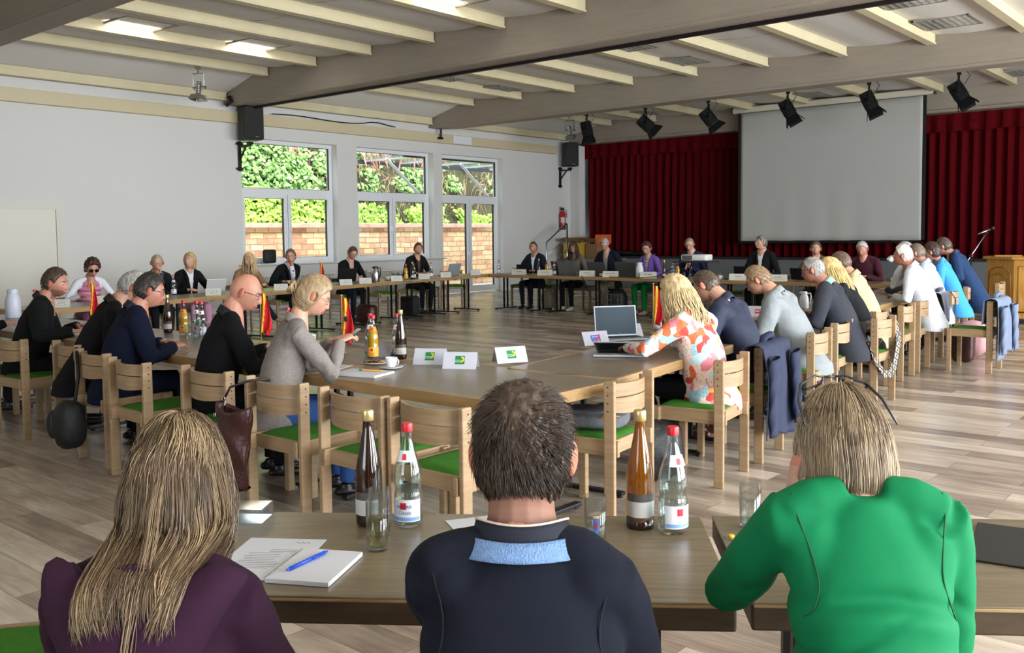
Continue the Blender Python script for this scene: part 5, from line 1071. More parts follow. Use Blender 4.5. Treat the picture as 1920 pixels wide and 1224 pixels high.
# lowest back surface per (x, z) cell, so that the hair lies on the hood
_pts = np.concatenate([M2['garment'][0], np.array([hood(i/60, j/30)[:] for i in range(61) for j in range(31)])]); _C = M2['C7']
_gx = np.linspace(-.3, .3, 61); _gz = np.linspace(_C.z-.45, _C.z+.12, 58); BACK = np.full((61, 58), 9.0)
for p_ in _pts:
    a_, b_ = int(round((p_[0]+.3)/.01)), int(round((p_[2]-_C.z+.45)/.01))
    if p_[1] < _C.y+.06:
        for da in (-1, 0, 1):
            for db in (-1, 0, 1):
                if 0 <= a_+da < 61 and 0 <= b_+db < 58: BACK[a_+da, b_+db] = min(BACK[a_+da, b_+db], p_[1])
def on_back(P_, lift):
    P_ = P_.copy()
    for q in P_:
        a_, b_ = int(round((q[0]+.3)/.01)), int(round((q[2]-_C.z+.45)/.01))
        if 0 <= a_ < 61 and 0 <= b_ < 58 and q[1] < _C.y+.05 and BACK[a_, b_] < 5: q[1] = min(q[1], BACK[a_, b_]-lift)
    for _ in range(2): P_[1:-1] = (P_[:-2]+P_[1:-1]*2+P_[2:])/4
    return P_
paths = []; mi = []; rad = []
clumps = [(rng.uniform(0, 6.28), rng.uniform(.5, 1.3), rng.uniform(.09, .16), rng.choice([0, 1, 1, 2, 3])) for _ in range(120)]; dirs = fib(120, 1.1)
def back2(q):
    q = q.copy()
    if q[2] < -.09: q[0] = q[0]*(.955 if abs(q[0]) > .035 else .99)
    return q
for u in fib(11000, .9):
    if u[2] < -.30 or hair_mask(np.array([u]), 'long')[0] < .4: continue
    if u[1] > .55 and u[2] < .6: continue
    c = int(np.argmax(dirs @ u)); cl = clumps[c]; L_ = (.150+.110*u[2]+.035*cl[1])*rng.uniform(.72, 1.12)
    if u[1] < -.7 and -.35 < u[0] < .15 and u[2] < .55: L_ *= (2.1+.4*rng.random() if abs(u[0]+.04) < .07 and -.1 < u[2] < .25 else 1)
    p = fall(Mh, u, L_, 15, rng, .009, cl[2]*1.3, (cl[0]+rng.uniform(-.25, .25), cl[1]), shell=1.03+.06*rng.random(), back=back2)
    paths.append(on_back(p, .004+.010*rng.random())); mi.append(cl[3] if rng.random() < .75 else rng.randrange(4)); rad.append(rng.uniform(.0005, .0009))
strands('hair', hcol('#55432f', '#6a5540', '#846e55', '#9d8666'), t, paths, rad, mi)
hb = MB(); Uh, Fh = ico(5); mk = hair_mask(Uh, 'long'); hb.add([tuple(p) for p in npT(Mh, head_shape(Uh)+Uh*((mk*.008-(1-mk)*.012)[:, None]))], [tuple(f) for f in Fh.tolist()]); hb.build('hair_base', mat('hair_base_brown', '#4e3b2c', .6), t, smooth=True)
# ---- woman in the green jacket
def fold_g(V, N):
    x, y, z = V.T; b = (y < .3); w = -.016*np.exp(-((z-(.93-1.8*(x+.01)**2))/.016)**2)*np.exp(-(x/.15)**2)*b + .010*np.exp(-((z-(.90-1.8*(x+.01)**2))/.022)**2)*np.exp(-(x/.14)**2)*b - .014*np.exp(-((z-.80-.55*(x+.16))/.012)**2)*np.exp(-((x+.10)/.09)**2)*b - .012*np.exp(-((z-.73-.25*(x+.16))/.011)**2)*np.exp(-((x+.07)/.10)**2)*b
    w += .006*np.sin(22*(z+.5*x)+1.2*np.sin(x*9))*np.exp(-((z-.70)/.10)**2)*np.exp(-((x+.05)/.16)**2)*b; return V+N*w[:, None]
M3 = person(-.665, 1.77, 128, 'woman with grey-blond bob and glasses on her head in a bright green jacket', 1.25, 16, 4, 10, fem=True, skin='#c49a84', hair=('none', '#7d6a50', '#a8906c'), torso=('blazer', '#0a8a52'), tmat=mat('bright_green_crepe', '#017043', .75, bump=(600, .12), spec=.2), vox=.006, hvox=.0045, wrink=.004, fold=fold_g, Lh=(-.10, .30, 1.03), Rh=(.10, .46, .80), hdirL=(.2, -.1, 1), eL=(-.45, .4, -.9), eR=(.2, .3, -1), fat=.95, legs='#1a1b20', spread=-.015, collar='none', shup=.125, headsc=.96)
t = M3['root']; Mh = M3['Mh']
paths = []; mi = []; rad = []; clumps = [(rng.uniform(0, 6.28), rng.uniform(.4, 1.2), rng.uniform(.1, .2), rng.choice([0, 1, 2, 2, 3])) for _ in range(150)]; dirs = fib(150, 2.1)
for u in fib(11000, 1.7):
    if u[2] < -.22 or hair_mask(np.array([u]), 'long')[0] < .4 or (u[1] > .5 and u[2] < .6): continue
    c = int(np.argmax(dirs @ u)); cl = clumps[c]; ang_l = math.acos(max(-1, min(1, u[2])))
    L_ = (.268-.115*ang_l)*rng.uniform(.93, 1.05)
    paths.append(fall(Mh, u, L_, 12, rng, .004, cl[2], (cl[0]+rng.uniform(-.3, .3), cl[1]), shell=1.03+.07*rng.random()+.02*(1-abs(u[2])))); mi.append(cl[3] if rng.random() < .6 else rng.randrange(4)); rad.append(rng.uniform(.0005, .0009))
strands('hair', hcol('#6a5845', '#86725a', '#a08a6d', '#b8a487'), t, paths, rad, mi)
hb = MB(); hb.add([tuple(p) for p in npT(Mh, head_shape(Uh)+Uh*((mk*.010-(1-mk)*.012)[:, None]))], [tuple(f) for f in Fh.tolist()]); hb.build('hair_base', mat('hair_base_ash', '#5e4c37', .6), t, smooth=True)
g = MB()
for s in (-1, 1):
    g.tube([Mh @ Vector(p) for p in ((s*.012, .055, .142), (s*.03, .052, .145), (s*.066, .035, .128), (s*.070, .030, .118), (s*.045, .055, .118), (s*.016, .062, .128), (s*.012, .055, .142))], .0026, 6)
    g.tube([Mh @ Vector(p) for p in ((s*.068, .035, .128), (s*.086, .0, .095), (s*.092, -.05, .045))], [.003, .003, .002], 6)
g.tube([Mh @ Vector((-.012, .055, .142)), Mh @ Vector((.012, .055, .142))], .0026, 6)
g.build('glasses_frame', mat('dark_grey_spectacles', '#2b3036', .3), t, smooth=True)
for P_, m_, dz in ((M3, mat('green_seam', '#045030', .8), 0), (M1, mat('navy_seam', '#070b16', .9), 0)):
    for s in (-1, 1):
        S_ = P_['S'][s]; pts = [(s*(P_['shw']+.006-.014*math.sin(PI*i/14)), S_.y-.02-.11*math.sin(PI*.75*i/14), S_.z+.075-.21*i/14) for i in range(15)]
        seam(P_, pts, .0016, m_)
# ------------------------------------------------------------------ things on and around the tables
TZ = .7405
PAPER = mat('white_paper', '#c6c7cc', .8, spec=.2); CARD = mat('white_card', '#bdbec8', .85, spec=.2); CARD2 = mat('ivory_card', '#c9c7bc', .85, spec=.2)
PORC = mat('white_porcelain', '#dfe0e2', .15, coat=.3); PLW = mat('white_plastic', '#d9dbdf', .3)
REDCAP = mat('red_cap', '#c01a26', .35); GOLDCAP = mat('gold_cap', '#c9b27a', .3, metal=.6)
CGL = glassy('clear_glass', (.94, .97, .97, 1), .02, 1.2); TGL = glassy('tumbler_glass', (.93, .95, .95, 1), .02, 1.3)
def liq(name, col, rough=.05, trans=.6): return mat(name, col, rough, trans=trans)
BROWNG = mat('brown_bottle_glass', '#2b1608', .06, trans=.25, spec=.8); AMBERG = mat('amber_bottle_glass', '#9a5a12', .06, trans=.55, spec=.8)
ORANGE = mat('orange_lemonade', '#e0a512', .1, trans=.15, spec=.6); LBL = mat('bottle_label', '#dfe2ea', .55); LRED = mat('label_red', '#c8202c', .5); LBLUE = mat('label_blue', '#2f4f9a', .5); LORG = mat('label_orange', '#e88a1c', .5)
def arc_label(r, z0, z1, a0, a1, n=14):
    return lambda u, v: (r*math.cos(a0+(a1-a0)*u), r*math.sin(a0+(a1-a0)*u), z0+(z1-z0)*v)
def water_bottle(face=-1.0, full=.7, kind='water'):
    """slender mineral water bottle 0.29 m tall"""
    t = empty('water_bottle' if kind == 'water' else 'lemonade_bottle', (0, 0, 0))
    out = [(.001, .004), (.030, 0), (.0385, .006), (.040, .015), (.040, .085), (.0385, .095), (.036, .102), (.037, .11), (.0405, .125), (.041, .14), (.038, .16), (.031, .185), (.022, .215), (.0155, .24), (.0135, .262), (.0145, .268), (.0145, .276)]
    MB().lathe(out+[(.0125, .276), (.0115, .262), (.0135, .24), (.020, .215), (.029, .185), (.036, .16), (.039, .14), (.0385, .125), (.035, .11), (.034, .102), (.0365, .095), (.038, .085), (.038, .015), (.001, .012)], 28).build('bottle_glass', CGL, t, smooth=True)
    if kind == 'water':
        if full > 0: MB().lathe([(.001, .013), (.0365, .014), (.0375, .085), (.0355, .098), (.034, .11), (.037, .125), (.0375, .15*full/.7 if full < .9 else .15)]+([(.028, .185), (.001, .186)] if full > .6 else [(.001, .15*full/.7)]), 24).build('water', glassy('still_water', (.90, .94, .93, 1), .01, .6), t, smooth=True)
    else: MB().lathe([(.001, .0135), (.0368, .015), (.0372, .085), (.0355, .098), (.034, .11), (.037, .125), (.0375, .14), (.034, .162), (.027, .19), (.0185, .215), (.001, .216)], 24).build('lemonade', ORANGE, t, smooth=True)
    a = face; L_ = MB().grid(arc_label(.0412, .02, .082, a-1.15, a+1.15), 18, 1).build('label', LBL if kind == 'water' else mat('label_orange_fruit', '#eab64a', .5), t, smooth=True)
    MB().grid(arc_label(.0416, .055, .074, a-.32, a+.10), 6, 1).build('label_emblem', LRED, L_, smooth=True)
    if kind == 'water': MB().grid(arc_label(.0416, .023, .033, a-1.1, a+1.1), 14, 1).build('label_wave', mat('label_pale_blue', '#7fa3d8', .5), L_, smooth=True)
    else: MB().grid(arc_label(.0416, .022, .048, a-.35, a+.35), 8, 1).build('label_fruit', LORG, L_, smooth=True)
    MB().grid(lambda u, v: ((.0315-.0095*v+.0012)*math.cos(a-.9+1.8*u), (.0315-.0095*v+.0012)*math.sin(a-.9+1.8*u), .186+.03*v), 12, 1).build('neck_label', LBL if kind == 'water' else LORG, t, smooth=True)
    MB().grid(lambda u, v: ((.0300-.005*v+.0018)*math.cos(a-.25+.4*u), (.0300-.005*v+.0018)*math.sin(a-.25+.4*u), .192+.016*v), 6, 1).build('neck_emblem', LRED, t, smooth=True)
    MB().lathe([(.0145, .266), (.0162, .267), (.0165, .286), (.0150, .290), (.001, .290)], 20).build('cap', REDCAP, t, smooth=True, ang=40)
    return t
def wine_bottle(amber=False, face=-1.0):
    t = empty('wine_bottle', (0, 0, 0)); g = AMBERG if amber else BROWNG
    MB().lathe([(.001, .006), (.028, .0), (.0365, .005), (.038, .015), (.038, .135), (.036, .16), (.030, .195), (.022, .235), (.0155, .27), (.0138, .29), (.0138, .305), (.0155, .307), (.0155, .315), (.001, .316)], 28).build('bottle_glass', g, t, smooth=True)
    if amber: MB().lathe([(.0384, .0), (.0386, .012), (.0386, .03)], 24).build('dark_base', BROWNG, t, smooth=True)
    MB().grid(arc_label(.0386, .035, .078, face-1.2, face+1.2), 18, 1).build('label', mat('grey_wine_label', '#b9b6b2', .5), t, smooth=True)
    MB().grid(arc_label(.0386, .078, .10, face-1.2, face+1.2), 18, 1).build('label_band', mat('dark_wine_label', '#4a4340', .5), t, smooth=True)
    MB().lathe([(.0158, .296), (.0172, .298), (.0172, .322), (.0155, .326), (.001, .326)], 20).build('cap', GOLDCAP, t, smooth=True, ang=40)
    return t
def label_text(root, txt, r, z, face, size, m, name='label_lettering'):
    vs, fs = text_mesh(txt, size, .0002); mb = MB(); mb.add([(r*math.cos(face+v.x/r), r*math.sin(face+v.x/r), z+v.y) for v in vs], fs); return mb.build(name, m, root)
def tumbler(fill=0, wine=False, crest=False, face=-1.0):
    t = empty('drinking_glass', (0, 0, 0))
    MB().lathe([(.001, .001), (.026, 0), (.0275, .003), (.030, .13), (.0287, .13), (.0262, .012), (.001, .012)], 28).build('glass_body', TGL, t, smooth=True)
    if fill: MB().lathe([(.001, .0125), (.0258, .0125), (.0262+.0025*fill, .0125+.115*fill), (.001, .0125+.115*fill)], 24).build('white_wine' if wine else 'water', glassy('white_wine' if wine else 'water_in_glass', (.93, .88, .62, 1) if wine else (.93, .96, .95, 1), .01, .6), t, smooth=True)
    if crest:
        MB().grid(lambda u, v: (.0298*math.cos(face-.28+.56*u), .0298*math.sin(face-.28+.56*u), .045+.040*(v if True else 0)-(.012*(1-abs(2*u-1)) if v < .5 else 0)), 10, 2).build('crest', mat('crest_blue', '#3f6fb4', .5), t)
        MB().grid(lambda u, v: (.0301*math.cos(face-.14+.28*u), .0301*math.sin(face-.14+.28*u), .050+.018*v), 5, 1).build('crest_emblem', mat('crest_red', '#a8383c', .5), t)
        MB().grid(lambda u, v: (.0301*math.cos(face-.28+.56*u), .0301*math.sin(face-.28+.56*u), .078+.007*v), 8, 1).build('crest_band', mat('crest_gold', '#d8a86a', .5), t)
    return t
def cup(saucer=True):
    t = empty('coffee_cup', (0, 0, 0)); z = .012 if saucer else 0
    MB().lathe([(.001, z), (.022, z), (.024, z+.004), (.030, z+.012), (.036, z+.035), (.038, z+.058), (.036, z+.058), (.033, z+.03), (.024, z+.012), (.001, z+.010)], 28).build('cup', PORC, t, smooth=True)
    MB().tube([(.034, 0, z+.048), (.052, 0, z+.046), (.056, 0, z+.032), (.048, 0, z+.018), (.031, 0, z+.016)], .004, 8, flat=1).build('handle', PORC, t, smooth=True)
    MB().lathe([(.001, z+.040), (.034, z+.040)], 20).build('coffee', mat('black_coffee', '#1c0f08', .1), t) if False else None
    if saucer: MB().lathe([(.001, .002), (.035, .0), (.050, .004), (.072, .013), (.0725, .015), (.050, .008), (.034, .006), (.001, .006)], 32).build('saucer', PORC, t, smooth=True)
    return t
_pr = {}
def put(key, maker, x, y, z, rz, label, cat, group):
    if key not in _pr: _pr[key] = (maker(), [0]); o = _pr[key][0]
    else: o = copy_tree(_pr[key][0])
    o.location = (x, y, z); o.rotation_euler = (0, 0, R(rz)); return tag(o, label, cat, group)
B_, Gg, Cc = 'mineral water bottles', 'drinking glasses', 'coffee cups'
def wb(x, y, rz, label, full=.7, key=None, z=TZ): return put(key or 'w%.1f' % full, lambda: water_bottle(0, full), x, y, z, rz, label, 'bottle', B_)
def ob(x, y, rz, label, z=TZ): return put('o', lambda: water_bottle(0, 1, 'lem'), x, y, z, rz, label, 'bottle', 'orange lemonade bottles')
def wi(x, y, rz, label, amber=False, z=TZ): return put('wi%d' % amber, lambda: wine_bottle(amber, 0), x, y, z, rz, label, 'bottle', 'wine bottles')
def gl(x, y, label, fill=0, z=TZ, **k): return put('g%.1f%s' % (fill, k), lambda: tumbler(fill, face=0, **k), x, y, z, -50, label, 'glass', Gg)
def cu(x, y, rz, label, sa=True, z=TZ): return put('c%d' % sa, lambda: cup(sa), x, y, z, rz, label, 'cup', Cc)
# -- name cards (folded tents)
def tent(x, y, ang, kind, label, W=.21, Hh=.098, z=TZ, lines=None):
    """ang = heading the printed face looks to (deg)"""
    t = thing('name_card', label, 'name card', (x, y, z), R(ang+90), {'cdu': 'name cards of the left row', 'gr': 'name cards with sunflower logo', 'afd': 'name cards with blue and red logo', 'spd': 'name cards with red square logo', 'nm': 'printed name cards of the far row'}[kind]+'')
    s_ = .052; m = MB(); th = .0012
    c1 = CARD if kind in ('gr', 'afd', 'spd') else CARD2
    # face toward local -y: base at y=-s_, ridge at 0
    m.add([(-W/2, -s_, 0), (W/2, -s_, 0), (W/2, 0, Hh), (-W/2, 0, Hh), (-W/2, -s_+th, 0), (W/2, -s_+th, 0), (W/2, th, Hh), (-W/2, th, Hh)], [(0, 1, 2, 3), (7, 6, 5, 4), (0, 4, 5, 1), (1, 5, 6, 2), (0, 3, 7, 4), (2, 6, 7, 3)])
    m.add([(-W/2, s_, 0), (W/2, s_, 0), (W/2, 0, Hh), (-W/2, 0, Hh), (-W/2, s_-th, 0), (W/2, s_-th, 0), (W/2, -th, Hh-.001), (-W/2, -th, Hh-.001)], [(3, 2, 1, 0), (4, 5, 6, 7), (1, 5, 4, 0), (2, 6, 5, 1), (4, 7, 3, 0), (3, 7, 6, 2)])
    cd_ = m.build('card', c1, t)
    n = Vector((0, -Hh, s_)).normalized(); up = Vector((0, s_, Hh)).normalized()
    def on(vs, cx, cz, lift=.0009):
        return [Vector((cx+v[0], 0, 0))+Vector((0, -s_, 0))+up*(cz+v[1])+n*(lift+(v[2] if len(v) > 2 else 0)) for v in vs]
    def rect(cx, cz, w_, h_, mt, nm, lift=.0009): q = MB(); q.add(on([(-w_/2, -h_/2), (w_/2, -h_/2), (w_/2, h_/2), (-w_/2, h_/2)], cx, cz, lift), [(0, 1, 2, 3)]); return q.build(nm, mt, cd_)
    def txt(s, cx, cz, size, mt, nm='lettering', lift=.0012, bold=False, sh=0, rot=0):
        vs, fs = text_mesh(s, size, .0001, bold, shear=sh)
        if rot: vs = [Matrix.Rotation(R(rot), 3, 'Z') @ v for v in vs]
        q = MB(); q.add(on([(v.x, v.y, v.z) for v in vs], cx, cz, lift), fs); return q.build(nm, mt, cd_)
    L_ = (Hh**2+s_**2)**.5
    if kind == 'cdu':
        bl = mat('print_teal_frame', '#3f86a3', .6); rect(0, L_*.52, .098, .046, bl, 'logo_frame'); rect(0, L_*.52, .090, .038, mat('print_white', '#e4e6e4', .7), 'logo_field', .0011)
        txt('CDU', .008, L_*.52, .032, mat('print_black', '#15171a', .6), 'logo_lettering', .0014, True)
        for j, c_ in enumerate(('#15171a', '#c03028', '#d9a428')): rect(-.034+.005*j, L_*.47, .0045, .012+.004*j, mat('print_mark_'+c_, c_, .6), 'logo_mark', .0014)
    elif kind == 'gr':
        rect(0, L_*.52, .060, .055, mat('print_green', '#157a3a', .6), 'logo_field'); q = MB()
        for j in range(13):
            a = -1.6+j*.27; c_ = Vector((.010, .004)); r0, r1 = .008, .0165; q.add(on([(c_.x+math.cos(a-.10)*r0, c_.y+math.sin(a-.10)*r0), (c_.x+math.cos(a-.12)*r1, c_.y+math.sin(a-.12)*r1), (c_.x+math.cos(a)*r1*1.15, c_.y+math.sin(a)*r1*1.15), (c_.x+math.cos(a+.12)*r1, c_.y+math.sin(a+.12)*r1), (c_.x+math.cos(a+.10)*r0, c_.y+math.sin(a+.10)*r0)], 0, L_*.52, .0013), [(0, 1, 2, 3, 4)])
        q.build('logo_sunflower', mat('print_yellow', '#e9cf2a', .6), cd_)
        txt('BÜNDNIS 90', -.008, L_*.50, .0075, mat('print_white', '#e4e6e4', .7), 'logo_lettering', .0014, True); txt('DIE GRÜNEN', -.008, L_*.50-.010, .0075, mat('print_white', '#e4e6e4'), 'logo_lettering', .0014, True)
    elif kind == 'afd':
        rect(-.002, L_*.5, .078, .050, mat('print_blue', '#2b62c4', .6), 'logo_field'); txt('Alternative', -.002, L_*.5+.012, .013, mat('print_white', '#e4e6e4'), 'logo_lettering', .0014, True); txt('für', -.026, L_*.5-.002, .008, mat('print_white', '#e4e6e4'), 'logo_lettering', .0014); txt('Deutschland', .004, L_*.5-.017, .010, mat('print_white', '#e4e6e4'), 'logo_lettering', .0014, True)
        q = MB(); q.add(on([(-.014, -.022), (.0, -.028), (.030, .002), (.030, .018), (.042, .030), (.024, .030), (.018, .012), (.0, -.008), (-.016, -.010)], 0, L_*.5, .0018), [(0, 1, 2, 3, 4, 5, 6, 7, 8)]); q.build('logo_arrow', mat('print_red', '#d6263a', .6), cd_)
    elif kind == 'spd':
        rect(0, L_*.5, .046, .046, mat('print_crimson', '#cf1f4a', .6), 'logo_field'); txt('SPD', 0, L_*.5, .020, mat('print_white', '#e4e6e4'), 'logo_lettering', .0014, True)
    else:
        txt(lines[0], 0, L_*.60, .026, mat('print_black', '#15171a'), 'lettering', .0012, True); txt(lines[1], 0, L_*.30, .012, mat('print_black', '#15171a'), 'lettering', .0012)
        rect(.075, L_*.22, .016, .016, mat('print_grey_mark', '#9a9a98', .6), 'small_mark')
    return t
# left row cards face the ring (+x); placed at the inner edge
for x, y, a, l in [(-11.52, 5.60, -8, 'name card with three-letter logo before the woman in the pink vest'), (-11.75, 7.28, -8, 'name card with three-letter logo before the ponytail woman'), (-11.92, 8.55, -6, 'name card with three-letter logo before the long-haired blond woman'),
        (-12.08, 9.32, -8, 'name card with three-letter logo half hidden behind the blond bun'), (-12.2, 10.05, -4, 'name card with three-letter logo beside the steel thermos, first of the pair before it'), (-12.28, 10.55, -10, 'name card with three-letter logo directly left of the steel thermos'), (-12.42, 11.4, -4, 'name card with three-letter logo between the thermos and the brown bottle'),
        (-12.58, 12.25, -14, 'bluish name card with three-letter logo before the silver laptop man'), (-12.70, 12.95, -8, 'name card with three-letter logo right of the silver laptop'), (-12.84, 13.95, -8, 'name card with three-letter logo nearest the ring corner'), (-11.3, 4.95, -8, 'white name card half hidden behind the bearded man'), (-11.87, 7.9, -8, 'name card seen edge-on behind the bald head')]:
    tent(x, y, a-25, 'cdu', l)
# sunflower cards
tent(-4.18, 4.12, -62, 'gr', 'cream card with green sunflower logo beside the dark wine bottle'); tent(-3.90, 4.10, -60, 'gr', 'card with green sunflower logo in the middle of the three at the corner'); tent(-3.83, 4.48, -27, 'gr', 'bright card with green sunflower logo turned to the right, at the corner')
tent(-4.72, 4.20, 95, 'gr', 'folded card seen from behind between glasses and bottles')
tent(-3.93, 5.55, -25, 'afd', 'white card with blue and red logo alone on the right row'); tent(-4.02, 6.15, -25, 'afd', 'white card with blue logo half behind the open laptop')
tent(-3.95, 7.3, -30, 'spd', 'white card with red square logo by the bottle before the light grey jacket'); tent(-3.98, 8.35, -75, 'spd', 'tilted white card with red square logo before the mint collar man'); tent(-4.0, 10.1, -65, 'spd', 'left one of two small cards with red square logo by the white jug'); tent(-4.05, 10.65, -60, 'spd', 'right one of two small cards with red square logo by the drinking glass')
tent(-4.02, 6.95, -40, 'spd', 'white card with red square logo behind the navy shirt man')
for x, n1, n2, l in [(-12.12, 'Herr Meyer', 'Fraktion', 'printed name card before the man in the open blue jacket'), (-11.45, 'Frau Hochmuth', 'Verwaltung', 'printed name card left of the nearer grey laptop'), (-10.42, 'Herr Stürner', 'Verwaltung', 'printed name card before the man with crossed beige legs'), (-9.88, 'Frau Weidmann', 'Verwaltungsdirektorin', 'printed name card before the right grey laptop'), (-9.05, 'Herr Seefeldt', 'Landrat', 'printed bluish name card beside the white jug'), (-7.27, 'Herr Kurz', 'Kreisbeigeordneter', 'printed name card before the silver-haired man'), (-6.56, 'Herr Kohl', 'Kreisbeigeordneter', 'printed name card before the man in the grey-brown jacket')]:
    tent(x, 14.5, -68, 'nm', l, lines=(n1, n2), W=.30, Hh=.11)
# bottles, glasses, cups: near row
wb(-4.78, 4.14, -35, 'clear water bottle behind the orange lemonade, by the tweed woman', .7); ob(-4.66, 4.06, -50, 'orange lemonade bottle with fruit label on the near row'); wb(-4.62, 4.24, -50, 'clear water bottle between the orange one and the dark wine bottle', .7); wi(-4.50, 4.16, -48, 'slim dark brown wine bottle beside the sunflower cards')
cu(-4.22, 3.82, 10, 'coffee cup on saucer beside the chocolate plate')
for k, (x, y) in enumerate([(-4.83, 3.92), (-4.76, 3.86), (-4.90, 3.85), (-4.83, 3.79), (-4.92, 3.97)]): gl(x, y, 'empty drinking glass in the cluster behind the phone hands', group if False else 0) if False else put('g0', lambda: tumbler(0), x, y, TZ, 20*k, 'empty drinking glass in the cluster beside the stacked cups', 'glass', 'clustered empty glasses')
cu(-5.22, 3.98, 20, 'lower coffee cup of the stack of two beside the flag'); cu(-5.22, 3.98, -5, 'upper coffee cup of the stack of two beside the flag', z=TZ+.068)
p_ = thing('chocolate_plate', 'white plate of chocolate biscuits between glasses and bottles', 'plate', (-4.46, 3.90, TZ)); MB().lathe([(.001, .003), (.05, 0), (.085, .012), (.086, .015), (.05, .006), (.001, .006)], 32).build('plate', PORC, p_, smooth=True)
for k in range(9):
    a = k*2.4; r_ = .012+.006*k; tag(MB().box((0, 0, .006), (.045, .024, .010), bev=.003).build('chocolate_biscuit', mat('milk_chocolate' if k % 4 else 'pale_biscuit', '#3a1c14' if k % 4 else '#c8a878', .45), None, loc=(-4.46+math.cos(a)*r_, 3.90+math.sin(a)*r_, TZ+.008+.003*(k % 3)), rz=a), 'small chocolate biscuit lying on the white plate', 'biscuit', 'chocolate biscuits on the plate')
n_ = thing('notepad', 'white writing pad lying under the green and orange pen', 'notepad', (-4.18, 3.56, TZ), R(15)); MB().box((0, 0, .008), (.30, .21, .014), bev=.002).build('pages', PAPER, n_); MB().box((0, 0, .001), (.305, .215, .002)).build('back_cover', mat('grey_board', '#8b8d92', .7), n_)
tag(MB().tube([(-.075, 0, 0), (.055, 0, 0)], .005, 8, mi=0).tube([(.055, 0, 0), (.075, 0, 0)], .0055, 8, mi=1).build('pen', [mat('orange_pen', '#e9a24a', .4), mat('green_pen_cap', '#1f8a5a', .4)], None, smooth=False, loc=(-4.16, 3.60, TZ+.0205), rz=R(200)), 'orange pen with green cap lying on the writing pad', 'pen')
tag(MB().box((0, 0, .001), (.3, .21, .002)).build('paper_sheet', PAPER, None, loc=(-4.62, 3.62, TZ), rz=R(25)), 'white paper sheet beside the grey blazer sleeve', 'paper')
# phone in the tweed woman's hands
Pt = P['tweed']; Mr = Pt['root'].matrix_world if False else Matrix.Translation(Pt['root'].location) @ Matrix.Rotation(Pt['root'].rotation_euler.z, 4, 'Z')
ph = thing('smartphone', 'dark smartphone held in the hands of the tweed woman', 'phone', Mr @ (((Pt['HL']+Pt['HR'])/2)+Vector((0, .09, .02)))); ph.rotation_euler = (R(35), 0, R(-22))
MB().box((0, 0, 0), (.075, .15, .009), bev=.006).build('case', mat('phone_black', '#16171a', .3), ph); MB().box((0, 0, .0048), (.068, .14, .001)).build('screen', mat('phone_screen', '#2a3038', .1), ph)
# flags
def flag(x, y, z, label, rz=0, kind=0):
    t = thing('table_flag', label, 'flag', (x, y, z), R(rz), 'small table flags')
    MB().lathe([(.03, 0), (.03, .006), (.006, .012), (.001, .012)], 16).tube([(0, 0, 0), (0, 0, .40)], .0035, 8).build('stand', mat('flag_wood', '#b98d55', .5), t, smooth=True)
    MB().ell((0, 0, .405), (.008, .008, .006), 8).build('finial', mat('flag_wood', '#b98d55'), t, smooth=True)
    def fn(u, v): h = 1-v; return (.006+.080*u*(.35+.65*math.sin(min(1, h*1.15)*PI*.55))*(1 if h < .9 else .7), .016*math.sin(u*9+h*5)*(.4+h), .385-.30*h-.03*u*h)
    m = MB(); m.grid(fn, 12, 20, thick=.001)
    o = m.build('cloth', [mat('flag_red', '#c8141c', .7), mat('flag_gold', '#e8b01c', .7), mat('flag_black', '#1a1a1a', .7)], t, smooth=True)
    me = o.data; mi = []
    for p in me.polygons:
        c = p.center; u = (c.x-.006)/.05; h = (.385-c.z)/.31; mi.append(0 if u+h*.55 > .72 or h > .75 and u > .3 else (1 if u+h*.7 > .30 else (0 if h < .3 else 1)))
    me.polygons.foreach_set('material_index', mi)
    if kind: MB().ell((.03, -.012, .24), (.014, .006, .022), 8).build('crest', mat('flag_black', '#1a1a1a'), t)
    return t
flag(-5.05, 4.12, TZ, 'red and gold table flag with dark crest beside the tweed woman', 40, 1); flag(-6.05, 4.15, TZ, 'red and gold table flag behind the bald man', 40); flag(-8.9, 4.18, TZ, 'red and gold table flag before the bearded man', 40); flag(-12.5, 9.75, TZ, 'small orange-red table flag before the first window', 40); flag(-3.98, 6.45, TZ, 'red table flag tip between blonde curls and navy shirt', 40)
# near row, behind the bald and dark blue men
ob(-7.16, 4.15, -45, 'orange lemonade bottle before the man in the dark blue suit'); wb(-6.99, 4.17, -45, 'left clear bottle of the pair before the dark blue suit', .4); wb(-6.88, 4.15, -45, 'right clear bottle of the pair before the dark blue suit', .4); wi(-7.42, 4.15, -45, 'brown wine bottle half hidden by the dark blue suit man')
for k, (x, y) in enumerate([(-6.75, 4.02), (-6.66, 4.05), (-6.72, 3.93)]): put('g0', None, x, y, TZ, 0, 'empty glass in the cluster before the dark blue suit sleeve', 'glass', 'glasses before the dark blue suit')
wb(-5.72, 4.16, -45, 'clear bottle with red cap between the bald man and the tweed woman', .4)
def jug(x, y, rz, label, m_, name='thermos_jug', k=1.0, z=TZ):
    t = thing(name, label, 'thermos jug', (x, y, z), R(rz), 'thermos jugs')
    MB().lathe([(.001, 0), (.058*k, 0), (.062*k, .01), (.062*k, .13*k), (.055*k, .165*k), (.042*k, .195*k), (.040*k, .21*k), (.001, .212*k)], 28).build('body', m_, t, smooth=True)
    MB().lathe([(.042*k, .205*k), (.044*k, .225*k), (.036*k, .24*k), (.001, .242*k)], 24).box((-.045*k, 0, .225*k), (.03, .022, .015), bev=.004).build('lid', mat('black_lid', '#101012', .4) if m_ is STEEL else m_, t, smooth=True, ang=40)
    MB().tube([(.038*k, 0, .215*k), (.085*k, 0, .215*k), (.092*k, 0, .17*k), (.082*k, 0, .09*k), (.058*k, 0, .07*k)], .009*k, 8).build('handle', mat('black_lid', '#101012') if m_ is STEEL else m_, t, smooth=True); return t
